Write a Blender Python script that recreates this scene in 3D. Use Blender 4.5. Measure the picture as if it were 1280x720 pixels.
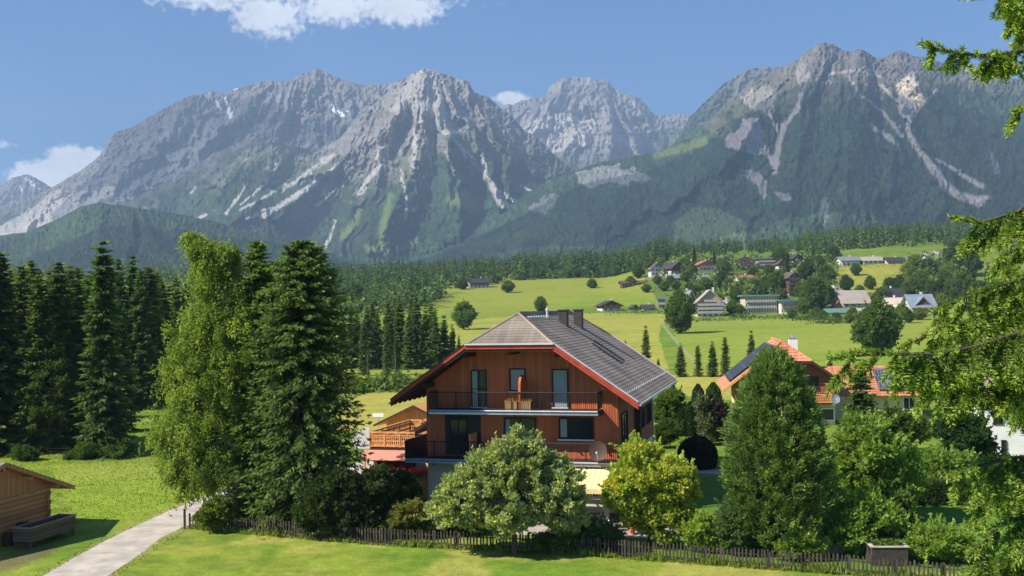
import bpy, math, random
import numpy as np
from math import radians as RAD, sin, cos, pi, atan2
for _o in list(bpy.data.objects): bpy.data.objects.remove(_o)
SC = bpy.context.scene
COL = SC.collection
# ------------------------------------------------------------------ camera
FPX = 1300.0; ROLL = RAD(-1.0); PITCH = RAD(1.23); EYE = np.array([0.0, 0.0, 11.2])
def _rot():
    a = pi/2 + PITCH; c, s = cos(ROLL), sin(ROLL)
    return np.array([[1,0,0],[0,cos(a),-sin(a)],[0,sin(a),cos(a)]]) @ np.array([[c,-s,0],[s,c,0],[0,0,1]])
CM = _rot()
cam = bpy.data.cameras.new('camera'); co = bpy.data.objects.new('camera', cam); COL.objects.link(co)
from mathutils import Matrix, Vector
co.matrix_world = Matrix.Translation(EYE) @ Matrix(CM.tolist()).to_4x4()
cam.sensor_width = 36.0; cam.lens = 36.0*FPX/1280; cam.clip_start = 0.2; cam.clip_end = 40000
SC.camera = co
# ------------------------------------------------------------------ light
SUN_AZ = atan2(-0.93, -0.37)       # towards the sun, measured from +Y to +X
SUN_EL = RAD(42)
sd = Vector((sin(SUN_AZ)*cos(SUN_EL), cos(SUN_AZ)*cos(SUN_EL), sin(SUN_EL)))
sl = bpy.data.lights.new('sun', 'SUN'); sl.energy = 4.1; sl.angle = RAD(0.55); sl.color = (1.0, 0.93, 0.80)
so = bpy.data.objects.new('sun', sl); COL.objects.link(so)
so.rotation_euler = sd.to_track_quat('Z', 'Y').to_euler(); so.location = (-40, 20, 60)
SC.view_settings.view_transform = 'Standard'; SC.view_settings.look = 'None'
SC.view_settings.gamma = 1.0; SC.view_settings.use_curve_mapping = False
SC.view_settings.exposure = 0.95
SKY_STRENGTH = 0.15
SC.cycles.use_denoising = True; SC.cycles.denoising_prefilter = 'ACCURATE'
SC.cycles.max_bounces = 6; SC.cycles.diffuse_bounces = 3; SC.cycles.transmission_bounces = 3
SC.cycles.volume_bounces = 0; SC.cycles.transparent_max_bounces = 6
SC.cycles.use_fast_gi = False
W = bpy.data.worlds.new('World'); SC.world = W; W.use_nodes = True
def world():
    nt = W.node_tree; nt.nodes.clear(); N = nt.nodes.new; L = nt.links.new
    def M(op, a, b=None, c=None, clamp=False):
        n = N('ShaderNodeMath'); n.operation = op; n.use_clamp = clamp
        for i, v in enumerate((a, b, c)):
            if v is None: continue
            if isinstance(v, (int, float)): n.inputs[i].default_value = v
            else: L(v, n.inputs[i])
        return n.outputs[0]
    sky = N('ShaderNodeTexSky'); sky.sky_type = 'NISHITA'; sky.sun_disc = False
    sky.sun_elevation = SUN_EL; sky.sun_rotation = SUN_AZ
    sky.altitude = 1800; sky.air_density = 0.85; sky.dust_density = 0.15; sky.ozone_density = 4.5
    tc = N('ShaderNodeTexCoord'); sx = N('ShaderNodeSeparateXYZ'); L(tc.outputs['Generated'], sx.inputs[0])
    az = M('MULTIPLY', M('ARCTAN2', sx.outputs[0], sx.outputs[1]), 57.2958)
    el = M('MULTIPLY', M('ARCSINE', sx.outputs[2]), 57.2958)
    cb = N('ShaderNodeCombineXYZ'); L(az, cb.inputs[0]); L(el, cb.inputs[1])
    def noise(scale, det, rough, z=0.0):
        n = N('ShaderNodeTexNoise'); n.noise_dimensions = '3D'; n.inputs['Scale'].default_value = scale
        n.inputs['Detail'].default_value = det; n.inputs['Roughness'].default_value = rough
        mp = N('ShaderNodeMapping'); mp.inputs['Location'].default_value = (0, 0, z); L(cb.outputs[0], mp.inputs[0]); L(mp.outputs[0], n.inputs['Vector'])
        return n.outputs[0]
    big = noise(0.45, 6, 0.55); fine = noise(2.4, 6, 0.5, 5.0)
    # (azimuth, elevation, half width, half height, softness) in degrees: banks of fair-weather cloud
    banks = [(-9.0,17.6,7.2,1.7,1.3),(-12.9,15.8,2.0,1.2,1.3),(-5.6,16.3,2.4,.9,1.3),(-16.6,17.0,3.4,1.2,1.3),(-19.5,17.0,1.6,.7,1.3),(-9.5,16.3,2.6,1.0,1.2),
             (-24.4,7.0,1.5,0.9,2.2),(-23.0,7.9,1.15,0.8,2.2),(-21.9,7.9,1.1,0.75,2.2),(-22.6,7.0,2.0,1.0,2.2),(-26.3,8.6,.7,0.3,0.75),
             (0.1,11.6,1.0,0.35,1.6),(0.7,11.3,1.2,0.3,1.6),
             (-60,18,16,5,1),(45,22,14,4,1),(80,14,14,4,1),(-110,20,20,6,1),(150,20,24,6,1)]
    tot = None
    for a, e, w, h, s in banks:
        dx = M('DIVIDE', M('SUBTRACT', az, a), w); dy = M('DIVIDE', M('SUBTRACT', el, e), h)
        r = M('SQRT', M('ADD', M('MULTIPLY', dx, dx), M('MULTIPLY', dy, dy)))
        v = M('MULTIPLY', M('SUBTRACT', 1.12, r), s)
        tot = v if tot is None else M('SMOOTH_MAX', tot, v, 0.25)
    d = M('ADD', tot, M('ADD', M('MULTIPLY', M('SUBTRACT', big, 0.5), 1.3), M('MULTIPLY', M('SUBTRACT', fine, 0.5), 2.1)))
    cov = N('ShaderNodeMapRange'); cov.interpolation_type = 'SMOOTHSTEP'; L(d, cov.inputs[0])
    cov.inputs[1].default_value = -0.1; cov.inputs[2].default_value = 0.8
    shade = M('ADD', 0.92, M('MULTIPLY', M('SUBTRACT', fine, 0.5), 0.22)); shade = M('MULTIPLY', shade, M('ADD', 1.0, M('MULTIPLY', M('MAXIMUM', M('SUBTRACT', 13.0, el), 0.0), 0.05)))
    low = M('MULTIPLY', M('SUBTRACT', big, 0.5), -0.5)
    shade = M('MULTIPLY', M('ADD', shade, low), 4.9)
    cc = N('ShaderNodeCombineColor'); L(M('MULTIPLY', shade, .97), cc.inputs[0]); L(M('MULTIPLY', shade, 1.0), cc.inputs[1]); L(M('MULTIPLY', shade, 1.07), cc.inputs[2])
    # sky colour made more saturated and darker
    hs = N('ShaderNodeHueSaturation'); hs.inputs['Saturation'].default_value = 1.22; hs.inputs['Value'].default_value = .63; L(sky.outputs[0], hs.inputs['Color'])
    mx = N('ShaderNodeMixRGB'); L(M('MULTIPLY', cov.outputs[0], 0.93), mx.inputs[0]); L(hs.outputs[0], mx.inputs[1]); L(cc.outputs[0], mx.inputs[2])
    bg = N('ShaderNodeBackground'); bg.inputs[1].default_value = SKY_STRENGTH; L(mx.outputs[0], bg.inputs[0])
    out = N('ShaderNodeOutputWorld'); L(bg.outputs[0], out.inputs[0])
world()
# ------------------------------------------------------------------ pixel helpers (photograph pixel -> place in the scene)
def ray(px, py): return CM @ np.array([(px-640)/FPX, -(py-360)/FPX, -1.0])
def atY(px, py, y): r = ray(px, py); return EYE + r*(y/r[1])
def atG(px, py, z=0.0): r = ray(px, py); return EYE + r*((z-EYE[2])/r[2])
def proj(P):
    v = (np.asarray(P) - EYE) @ CM; d = -v[..., 2]; d = np.where(np.abs(d) < 1e-6, 1e-6, d)
    return 640 + FPX*v[..., 0]/d, 360 - FPX*v[..., 1]/d
_D = np.array([0, 120, 177, 230, 300, 400, 480, 560, 680, 800, 1000, 1300, 1700, 2500, 12000.])
_P = np.array([0, 0, 470, 450, 430, 410, 397, 385, 370, 355, 347, 340, 338, 340, 0.])
_Z = EYE[2] - (_P-388)/FPX*_D; _Z[0] = _Z[1] = 0; _Z[2] = 0.15; _Z[-1] = _Z[-2] + 20
def zg(x, y):
    x = np.asarray(x, float); y = np.asarray(y, float)
    d = np.sqrt(x*x*0.35 + y*y); d = np.where(y < 0, 0, d)
    z = np.interp(d, _D, _Z)
    k = np.clip((d-350)/500, 0, 1)
    z = z + k*(np.sin(x*0.011+1)*1.5 + np.sin(x*0.023 + y*0.008)*1.0)
    u = x/np.maximum(d, 1); k2 = np.clip((u-.08)/.09, 0, 1); k2 = k2*k2*(3-2*k2)
    z = z + k2*(.72+.28*np.clip((u-.25)/.1, 0, 1))*np.interp(d, [540,640,700,780,850,1000,1300], [0,7,13,18,22,28,32])
    z = z + np.clip((d-60)/100, 0, 1)*0.25*np.sin(x*0.05+y*0.03)
    return z
def T(px, py):
    """where the line of sight through a pixel meets the terrain"""
    r = ray(px, py); r = r/r[1]; ts = np.geomspace(30, 3000, 2500)
    P = EYE + ts[:, None]*r; b = P[:, 2] <= zg(P[:, 0], P[:, 1])
    i = int(np.argmax(b)) if b.any() else len(ts)-1
    p = P[i].copy(); p[2] = float(zg(p[0], p[1])); return p
# ------------------------------------------------------------------ noise
def _hash(ix, iy, s):
    h = (ix.astype(np.int64)*374761393 + iy.astype(np.int64)*668265263 + s*974634777) & 0xffffffff
    h = ((h ^ (h >> 13))*1274126177) & 0xffffffff
    return ((h ^ (h >> 16)) & 0xffffff)/float(0xffffff)
def vn(x, y, s=0):
    ix = np.floor(x); iy = np.floor(y); fx = x-ix; fy = y-iy
    fx = fx*fx*fx*(fx*(fx*6-15)+10); fy = fy*fy*fy*(fy*(fy*6-15)+10)
    ix = ix.astype(np.int64); iy = iy.astype(np.int64)
    a = _hash(ix, iy, s); b = _hash(ix+1, iy, s); c = _hash(ix, iy+1, s); d = _hash(ix+1, iy+1, s)
    return (a*(1-fx)+b*fx)*(1-fy) + (c*(1-fx)+d*fx)*fy
def fbm(x, y, o=5, s=0, g=0.5):
    t = 0; a = 1; n = 0
    for i in range(o):
        t = t + a*vn(x*2**i + 17.3*i, y*2**i - 9.1*i, s+i); n += a; a *= g; x, y = x*.8-y*.6, x*.6+y*.8
    return t/n
def ridged(x, y, o=5, s=0, g=0.5):
    t = 0; a = 1; n = 0; w = 1
    for i in range(o):
        x, y = x*.8-y*.6, x*.6+y*.8
        v = 1-np.abs(2*vn(x*2**i + 31.7*i, y*2**i + 11.9*i, s+i)-1); v = v*v
        t = t + a*v*w; n += a; a *= g; w = np.clip(v*1.6, 0, 1)
    return t/n
# ------------------------------------------------------------------ materials
MATS = {}
def mat(name, col, rough=0.8, var=0.15, scale=3.0, bump=0.0, bscale=20.0, metal=0.0, spec=0.3, stretch=(1,1,1), col2=None, obj=True, vmix=None):
    """procedural surface: base colour broken up by noise, optional second colour and bump"""
    if name in MATS: return MATS[name]
    m = bpy.data.materials.new(name); m.use_nodes = True; MATS[name] = m
    nt = m.node_tree; N = nt.nodes.new; L = nt.links.new
    b = nt.nodes['Principled BSDF']; b.inputs['Roughness'].default_value = rough
    b.inputs['Metallic'].default_value = metal; b.inputs['Specular IOR Level'].default_value = spec
    tc = N('ShaderNodeTexCoord'); mp = N('ShaderNodeMapping'); mp.inputs['Scale'].default_value = stretch
    L(tc.outputs['Object'], mp.inputs[0])
    n = N('ShaderNodeTexNoise'); n.inputs['Scale'].default_value = scale; n.inputs['Detail'].default_value = 6; n.inputs['Roughness'].default_value = 0.6
    L(mp.outputs[0], n.inputs['Vector'])
    c1 = [max(0, v*(1-var)) for v in col]; c2 = [min(1, v*(1+var)) for v in (col2 or col)]
    r = N('ShaderNodeValToRGB'); r.color_ramp.elements[0].position = 0.34; r.color_ramp.elements[1].position = 0.66
    r.color_ramp.elements[0].color = (*c1, 1); r.color_ramp.elements[1].color = (*c2, 1)
    L(n.outputs[0], r.inputs[0]); L(r.outputs[0], b.inputs['Base Color'])
    if bump:
        n2 = N('ShaderNodeTexNoise'); n2.inputs['Scale'].default_value = bscale; n2.inputs['Detail'].default_value = 4; L(mp.outputs[0], n2.inputs['Vector'])
        bp = N('ShaderNodeBump'); bp.inputs['Strength'].default_value = bump; bp.inputs['Distance'].default_value = 0.02
        L(n2.outputs[0], bp.inputs['Height']); L(bp.outputs[0], b.inputs['Normal'])
    return m
def plank_mat(name, col, col2, axis='x', width=0.14, rough=0.75, gap=0.35, grain=6.0, weather=0.0):
    """wooden boards: each board its own tone, dark joints, grain along the board"""
    m = bpy.data.materials.new(name); m.use_nodes = True; MATS[name] = m
    nt = m.node_tree; N = nt.nodes.new; L = nt.links.new
    b = nt.nodes['Principled BSDF']; b.inputs['Roughness'].default_value = rough; b.inputs['Specular IOR Level'].default_value = 0.25
    tc = N('ShaderNodeTexCoord'); sx = N('ShaderNodeSeparateXYZ'); L(tc.outputs['Object'], sx.inputs[0])
    def M(op, a, bb=None):
        n = N('ShaderNodeMath'); n.operation = op
        for i, v in enumerate((a, bb)):
            if v is None: continue
            if isinstance(v, (int, float)): n.inputs[i].default_value = v
            else: L(v, n.inputs[i])
        return n.outputs[0]
    src = {'x': sx.outputs[0], 'y': sx.outputs[1], 'z': sx.outputs[2], 'xy': M('ADD', sx.outputs[0], sx.outputs[1])}[axis]
    t = M('DIVIDE', src, width); fl = M('FLOOR', t); fr = M('FRACT', t)
    wn = N('ShaderNodeTexWhiteNoise'); wn.noise_dimensions = '1D'; L(fl, wn.inputs['W'])
    mp = N('ShaderNodeMapping'); mp.inputs['Scale'].default_value = {'z': (0.6,0.6,9)}.get(axis, (9,9,0.6)); L(tc.outputs['Object'], mp.inputs[0])
    g = N('ShaderNodeTexNoise'); g.inputs['Scale'].default_value = grain*0.4; g.inputs['Detail'].default_value = 6; L(mp.outputs[0], g.inputs['Vector'])
    big = N('ShaderNodeTexNoise'); big.inputs['Scale'].default_value = 0.5; big.inputs['Detail'].default_value = 4; L(tc.outputs['Object'], big.inputs['Vector'])
    f = M('ADD', M('MULTIPLY', wn.outputs[0], 0.45), M('ADD', M('MULTIPLY', g.outputs[0], 0.7), M('MULTIPLY', big.outputs[0], 0.7)))
    f = M('SUBTRACT', f, 0.42)
    mx = N('ShaderNodeMixRGB'); L(f, mx.inputs[0]); mx.inputs[1].default_value = (*col, 1); mx.inputs[2].default_value = (*col2, 1); mx.use_clamp = True
    edge = M('LESS_THAN', M('ABSOLUTE', M('SUBTRACT', fr, 0.5)), 0.44)
    e2 = M('ADD', M('MULTIPLY', edge, 1-gap), gap)
    mm = N('ShaderNodeMixRGB'); mm.blend_type = 'MULTIPLY'; mm.inputs[0].default_value = 1
    cx = N('ShaderNodeCombineColor'); [L(e2, cx.inputs[i]) for i in range(3)]
    L(mx.outputs[0], mm.inputs[1]); L(cx.outputs[0], mm.inputs[2]); L(mm.outputs[0], b.inputs['Base Color'])
    bp = N('ShaderNodeBump'); bp.inputs['Strength'].default_value = 0.5; bp.inputs['Distance'].default_value = 0.02
    L(M('ADD', edge, M('MULTIPLY', g.outputs[0], 0.4)), bp.inputs['Height']); L(bp.outputs[0], b.inputs['Normal'])
    return m
def leaf_mat(name, transl=0.5, gloss=0.015, rvar=0.2):
    m = bpy.data.materials.new(name); m.use_nodes = True; nt = m.node_tree; nt.nodes.clear(); N = nt.nodes.new; L = nt.links.new
    at = N('ShaderNodeAttribute'); at.attribute_name = 'Col'
    oi = N('ShaderNodeObjectInfo')
    hv = N('ShaderNodeHueSaturation'); L(at.outputs['Color'], hv.inputs['Color'])
    mr = N('ShaderNodeMapRange'); L(oi.outputs['Random'], mr.inputs[0]); mr.inputs[3].default_value = 1-rvar; mr.inputs[4].default_value = 1+rvar
    L(mr.outputs[0], hv.inputs['Value'])
    mr2 = N('ShaderNodeMapRange'); L(oi.outputs['Random'], mr2.inputs[0]); mr2.inputs[3].default_value = 0.515; mr2.inputs[4].default_value = 0.49
    L(mr2.outputs[0], hv.inputs['Hue'])
    df = N('ShaderNodeBsdfDiffuse'); L(hv.outputs[0], df.inputs[0])
    tr = N('ShaderNodeBsdfTranslucent')
    tint = N('ShaderNodeMixRGB'); tint.blend_type = 'MULTIPLY'; tint.inputs[0].default_value = 1; L(hv.outputs[0], tint.inputs[1]); tint.inputs[2].default_value = (1.75, 1.6, 0.5, 1)
    L(tint.outputs[0], tr.inputs[0])
    m1 = N('ShaderNodeMixShader'); m1.inputs[0].default_value = transl; L(df.outputs[0], m1.inputs[1]); L(tr.outputs[0], m1.inputs[2])
    gl = N('ShaderNodeBsdfGlossy'); gl.inputs['Roughness'].default_value = 0.6
    m2 = N('ShaderNodeMixShader'); m2.inputs[0].default_value = gloss; L(m1.outputs[0], m2.inputs[1]); L(gl.outputs[0], m2.inputs[2])
    o = N('ShaderNodeOutputMaterial'); L(m2.outputs[0], o.inputs[0])
    MATS[name] = m; return m
LEAF = leaf_mat('leaves'); NEEDLE = leaf_mat('needles', 0.3, 0.015)
BARK = mat('bark', (.09,.065,.045), .95, .4, 6, .8, 30, stretch=(1,1,.3))
BIRCH = mat('birch_bark', (.6,.58,.53), .8, .5, 5, .3, 20, stretch=(1,1,3))
# ------------------------------------------------------------------ object helpers
def tag(o, label=None, cat=None, group=None, kind=None):
    if label: o['label'] = label
    if cat: o['category'] = cat
    if group: o['group'] = group
    if kind: o['kind'] = kind
    return o
def empty(name, loc, rz=0.0, label=None, cat=None, group=None):
    o = bpy.data.objects.new(name, None); COL.objects.link(o); o.location = [float(v) for v in loc]; o.rotation_euler = (0, 0, rz)
    o.empty_display_size = 0.3
    return tag(o, label, cat, group)
def link(name, me, parent=None, loc=None, rz=None):
    o = bpy.data.objects.new(name, me); COL.objects.link(o)
    if parent is not None: o.parent = parent
    if loc is not None: o.location = [float(v) for v in loc]
    if rz is not None: o.rotation_euler = (0, 0, rz)
    return o
def copy_tree(o, parent=None):
    c = o.copy(); COL.objects.link(c); c.parent = parent
    for ch in o.children: copy_tree(ch, c)
    return c
def nmesh(name, verts, faces, m, col=None, smooth=False):
    """numpy -> mesh; faces is an (n,k) index array"""
    verts = np.asarray(verts, np.float32); faces = np.asarray(faces, np.int32)
    me = bpy.data.meshes.new(name); k = faces.shape[1]
    me.vertices.add(len(verts)); me.vertices.foreach_set('co', verts.ravel())
    me.loops.add(faces.size); me.loops.foreach_set('vertex_index', faces.ravel())
    me.polygons.add(len(faces)); me.polygons.foreach_set('loop_start', np.arange(0, faces.size, k, dtype=np.int32))
    if smooth: me.polygons.foreach_set('use_smooth', np.ones(len(faces), bool))
    if col is not None:
        a = me.color_attributes.new('Col', 'FLOAT_COLOR', 'POINT')
        c = np.ones((len(verts), 4), np.float32); c[:, :3] = col; a.data.foreach_set('color', c.ravel())
    me.update(calc_edges=True); me.materials.append(m)
    return me
class MB:
    """collects solids, then links them as ONE mesh object"""
    def __init__(s): s.v = []; s.f = []; s.mi = []; s.cur = 0
    def add(s, vs, fs):
        n = len(s.v); s.v += [tuple(float(c) for c in v) for v in vs]
        for f in fs: s.f.append(tuple(i+n for i in f)); s.mi.append(s.cur)
        return s
    def box(s, x0, x1, y0, y1, z0, z1):
        return s.add([(x0,y0,z0),(x1,y0,z0),(x1,y1,z0),(x0,y1,z0),(x0,y0,z1),(x1,y0,z1),(x1,y1,z1),(x0,y1,z1)],
                     [(0,3,2,1),(4,5,6,7),(0,1,5,4),(1,2,6,5),(2,3,7,6),(3,0,4,7)])
    def prism(s, poly, a, b, axis='y'):
        """poly in the plane across `axis`, extruded from a to b"""
        n = len(poly)
        def P(p, t): return {'y': (p[0], t, p[1]), 'x': (t, p[0], p[1]), 'z': (p[0], p[1], t)}[axis]
        vs = [P(p, a) for p in poly] + [P(p, b) for p in poly]
        fs = [tuple(range(n))[::-1], tuple(range(n, 2*n))] + [(i, (i+1) % n, n+(i+1) % n, n+i) for i in range(n)]
        return s.add(vs, fs)
    def slab(s, a, b, c, d, th):
        """quad a,b,c,d (counter-clockwise from outside) with thickness th behind it"""
        A = [np.array(p, float) for p in (a, b, c, d)]
        n = np.cross(A[1]-A[0], A[3]-A[0]); n /= np.linalg.norm(n)
        B = [p - n*th for p in A]
        return s.add(A+B, [(0,1,2,3),(7,6,5,4),(0,4,5,1),(1,5,6,2),(2,6,7,3),(3,7,4,0)])
    def tube(s, pts, r, n=6, r2=None):
        P = [np.array(p, float) for p in pts]; rs = np.linspace(r, r if r2 is None else r2, len(P))
        base = []
        for i, p in enumerate(P):
            t = P[min(i+1, len(P)-1)] - P[max(i-1, 0)]; t /= (np.linalg.norm(t)+1e-9)
            a = np.array([0,0,1.]) if abs(t[2]) < 0.9 else np.array([1.,0,0]); u = np.cross(t, a); u /= np.linalg.norm(u); w = np.cross(t, u)
            base += [p + rs[i]*(cos(2*pi*k/n)*u + sin(2*pi*k/n)*w) for k in range(n)]
        fs = [tuple(range(n))[::-1], tuple(range(len(base)-n, len(base)))]
        for i in range(len(P)-1):
            for k in range(n): fs.append((i*n+k, i*n+(k+1) % n, (i+1)*n+(k+1) % n, (i+1)*n+k))
        return s.add(base, fs)
    def lathe(s, prof, c=(0,0,0), n=12):
        vs = [(c[0]+r*cos(2*pi*k/n), c[1]+r*sin(2*pi*k/n), c[2]+z) for r, z in prof for k in range(n)]
        fs = [(i*n+k, i*n+(k+1) % n, (i+1)*n+(k+1) % n, (i+1)*n+k) for i in range(len(prof)-1) for k in range(n)]
        fs += [tuple(range(n))[::-1], tuple(range(len(vs)-n, len(vs)))]
        return s.add(vs, fs)
    def mesh(s, name, mats):
        me = bpy.data.meshes.new(name); me.from_pydata(s.v, [], s.f)
        for m in (mats if isinstance(mats, (list, tuple)) else [mats]): me.materials.append(m)
        me.polygons.foreach_set('material_index', s.mi); me.update(); return me
    def build(s, name, mats, parent=None, loc=None, rz=None):
        return link(name, s.mesh(name, mats), parent, loc, rz)
def struct(o): o['kind'] = 'structure'; return o
def pip(px, py, poly):
    """points in polygon, vectorised"""
    r = np.zeros(px.shape, bool); n = len(poly)
    for i in range(n):
        x1, y1 = poly[i]; x2, y2 = poly[(i+1) % n]
        if y1 == y2: continue
        c = ((y1 > py) != (y2 > py)) & (px < (x2-x1)*(py-y1)/(y2-y1)+x1); r ^= c
    return r
def dline(px, py, pts):
    """distance to a polyline and the parameter along it"""
    best = np.full(px.shape, 1e9); tt = np.zeros(px.shape); L = len(pts)-1
    for i in range(L):
        x1, y1 = pts[i][:2]; x2, y2 = pts[i+1][:2]; dx, dy = x2-x1, y2-y1
        t = np.clip(((px-x1)*dx+(py-y1)*dy)/(dx*dx+dy*dy+1e-9), 0, 1)
        d = np.hypot(px-x1-t*dx, py-y1-t*dy); m = d < best; best = np.where(m, d, best); tt = np.where(m, (i+t)/L, tt)
    return best, tt
#@@SETTING
# ================================================================== THE SETTING
# ------------------------------------------------------------------ ground
def vcol_mat(name, rough=0.95, nscale=0.6, amt=0.35, bump=0.4, bscale=4.0, bdist=0.1, stretch=(1,1,1), n2=None):
    m = bpy.data.materials.new(name); m.use_nodes = True; MATS[name] = m; nt = m.node_tree; N = nt.nodes.new; L = nt.links.new
    b = nt.nodes['Principled BSDF']; b.inputs['Roughness'].default_value = rough; b.inputs['Specular IOR Level'].default_value = 0.1
    at = N('ShaderNodeAttribute'); at.attribute_name = 'Col'; tc = N('ShaderNodeTexCoord')
    mp = N('ShaderNodeMapping'); mp.inputs['Scale'].default_value = stretch; L(tc.outputs['Object'], mp.inputs[0])
    cur = at.outputs['Color']; h = None
    for sc_, am in [(nscale, amt)] + (n2 or []):
        n = N('ShaderNodeTexNoise'); n.inputs['Scale'].default_value = sc_; n.inputs['Detail'].default_value = 8; n.inputs['Roughness'].default_value = 0.65; L(mp.outputs[0], n.inputs['Vector'])
        r = N('ShaderNodeMapRange'); L(n.outputs[0], r.inputs[0]); r.inputs[1].default_value = 0.3; r.inputs[2].default_value = 0.7; r.inputs[3].default_value = 1-am; r.inputs[4].default_value = 1+am
        cx = N('ShaderNodeCombineColor'); [L(r.outputs[0], cx.inputs[i]) for i in range(3)]
        mm = N('ShaderNodeMixRGB'); mm.blend_type = 'MULTIPLY'; mm.inputs[0].default_value = 1; L(cur, mm.inputs[1]); L(cx.outputs[0], mm.inputs[2]); cur = mm.outputs[0]
    L(cur, b.inputs['Base Color'])
    n = N('ShaderNodeTexNoise'); n.inputs['Scale'].default_value = bscale; n.inputs['Detail'].default_value = 6; L(mp.outputs[0], n.inputs['Vector'])
    bp = N('ShaderNodeBump'); bp.inputs['Strength'].default_value = bump; bp.inputs['Distance'].default_value = bdist; L(n.outputs[0], bp.inputs['Height']); L(bp.outputs[0], b.inputs['Normal'])
    return m
GRASSM = vcol_mat('meadow', nscale=0.35, amt=0.16, bump=0.45, bscale=5, bdist=0.1, n2=[(1.6, 0.22), (9.0, 0.2), (40.0, 0.22)])
def ground():
    az = np.concatenate([np.linspace(-180, -34, 30), np.linspace(-33, 33, 900), np.linspace(34, 180, 30)[:-1]])
    D = np.concatenate([[0.5, 4, 10, 17, 24], np.geomspace(29, 1200, 330), np.geomspace(1260, 2600, 26), np.geomspace(3000, 14000, 8)])
    A, DD = np.meshgrid(np.radians(az), D); x = DD*np.sin(A); y = DD*np.cos(A); z = zg(x, y)
    nr, nc = x.shape; P = np.stack([x, y, z], -1).reshape(-1, 3)
    px, py = proj(P); front = P[:, 1] > 20; px = np.where(front, px, -999); py = np.where(front, py, -999)
    X, Y = P[:, 0], P[:, 1]
    # wobble so that field edges are not ruler-straight
    wx = px + 5*(fbm(px/25, py/6, 3, 5)-.5); wy = py + 2.0*(fbm(px/18, py/7, 3, 9)-.5)
    c = np.empty((len(P), 3)); c[:] = (.125, .205, .022)
    def blend(col, mask): nonlocal c; m = np.clip(mask, 0, 1)[:, None]; c = c*(1-m) + np.array(col)*m
    def poly(col, pts, a=1.0): blend(col, pip(wx, wy, pts)*a)
    big = fbm(X/9, Y/9, 4, 2); mid = fbm(X/2.5, Y/2.5, 4, 3)
    near = front & (Y < 110)
    blend((.20, .25, .032), near*np.clip((big-.42)*4.5, 0, .85)); blend((.085, .155, .018), near*np.clip((.5-fbm(X/1.3, Y/1.3, 4, 66))*4, 0, .5))
    blend((.32, .30, .07), near*np.clip((mid-.45)*4.5, 0, .7)*(py > 640)*np.clip((px-150)/150, 0, 1))        # dry tufts in the front meadow
    blend((.21, .29, .03), near*pip(wx, wy, [(60,585),(250,575),(250,625),(120,660),(92,640)])*.7)
    blend((.30, .29, .07), near*np.clip(1-np.abs(py-592+(px-100)*.05)/16, 0, 1)*(px > 70)*(px < 235)*.5)
    # verge of the lane
    for pts in ([(54,720),(133,675.5),(189,649),(229,631)], [(136,720),(178,691),(211,667),(235,657)]):
        d, _ = dline(px, py, pts); blend((.30, .27, .12), near*np.clip(1.1-d/5.5, 0, .8)*(mid*1.3))
    # bare earth by the hut
    blend((.13, .10, .06), near*pip(wx, wy, [(-40,700),(40,672),(80,684),(20,712),(-40,730)])*np.clip(mid*2-.55, 0, .75))
    # garden lawn, its shade put into the darker green
    poly((.09, .17, .02), [(690,600),(1260,585),(1260,715),(1060,714),(880,700),(660,684)])
    # meadows behind the chalet
    poly((.36, .31, .07), [(380,497),(450,494),(545,486),(560,535),(440,538),(380,540)])
    blend((.20, .25, .035), pip(wx, wy, [(380,455),(560,455),(560,488),(445,493),(380,498)]))
    # village fields
    poly((.215, .285, .03), [(380,330),(840,330),(840,383),(700,383),(560,402),(380,420)])
    poly((.25, .29, .035), [(500,352),(850,345),(850,372),(500,384)])
    poly((.20, .25, .03), [(555,388),(700,380),(705,386),(650,398),(556,396)])
    poly((.34, .33, .06), [(690,391),(838,392),(832,404),(826,420),(838,470),(690,478),(560,470),(560,402)])
    poly((.105, .20, .02), [(826,404),(836,402),(850,430),(862,470),(840,470),(824,425)])
    poly((.20, .27, .03), [(838,398),(1260,392),(1260,470),(860,472),(848,432)])
    poly((.36, .33, .07), [(815,470),(1100,458),(1100,480),(930,482),(925,500),(812,492)])
    d, _ = dline(px, py, [(826,402),(838,418),(850,432),(868,452),(872,470)]); blend((.33,.30,.24), np.clip(1.6-d/1.2, 0, .8)*(py < 472)*(py > 395))
    poly((.33, .32, .05), [(1035,362),(1048,334),(1140,327),(1150,334),(1140,360),(1100,368)])
    poly((.17, .25, .03), [(1150,372),(1195,335),(1260,330),(1260,400),(1180,420)])
    poly((.28, .28, .06), [(905,335),(965,333),(970,352),(920,352)])
    blend((.085, .145, .03), pip(wx, wy, [(806,326),(1010,318),(1034,345),(1012,392),(905,392),(830,385),(806,352)])*.9); blend((.085, .145, .03), pip(wx, wy, [(1012,372),(1040,366),(1140,366),(1185,372),(1180,398),(1012,398)])*.85)
    fz = .5*fbm(X/70, Y/70, 4, 8) + .5*fbm((X+.3*Y)/60, (Y-.3*X)/5, 4, 18); blend((.27, .27, .05), front*(Y > 110)*np.clip((fz-.45)*3.2, 0, .5)); blend((.12, .20, .025), front*(Y > 110)*np.clip((.5-fz)*3, 0, .45))
    i = np.arange(nr-1)[:, None]*nc; j = np.arange(nc); j2 = (j+1) % nc
    F = np.stack([i+j, i+j2, i+nc+j2, i+nc+j], -1).reshape(-1, 4)
    return struct(link('ground', nmesh('ground', P, F[:, ::-1], GRASSM, c, True)))
ground()
GRAVEL = mat('lane_gravel', (.43,.38,.33), .95, .22, .9, .8, 40)
PAVE = mat('patio_stone', (.36,.31,.27), .9, .25, 2.0, .3, 30)
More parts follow.
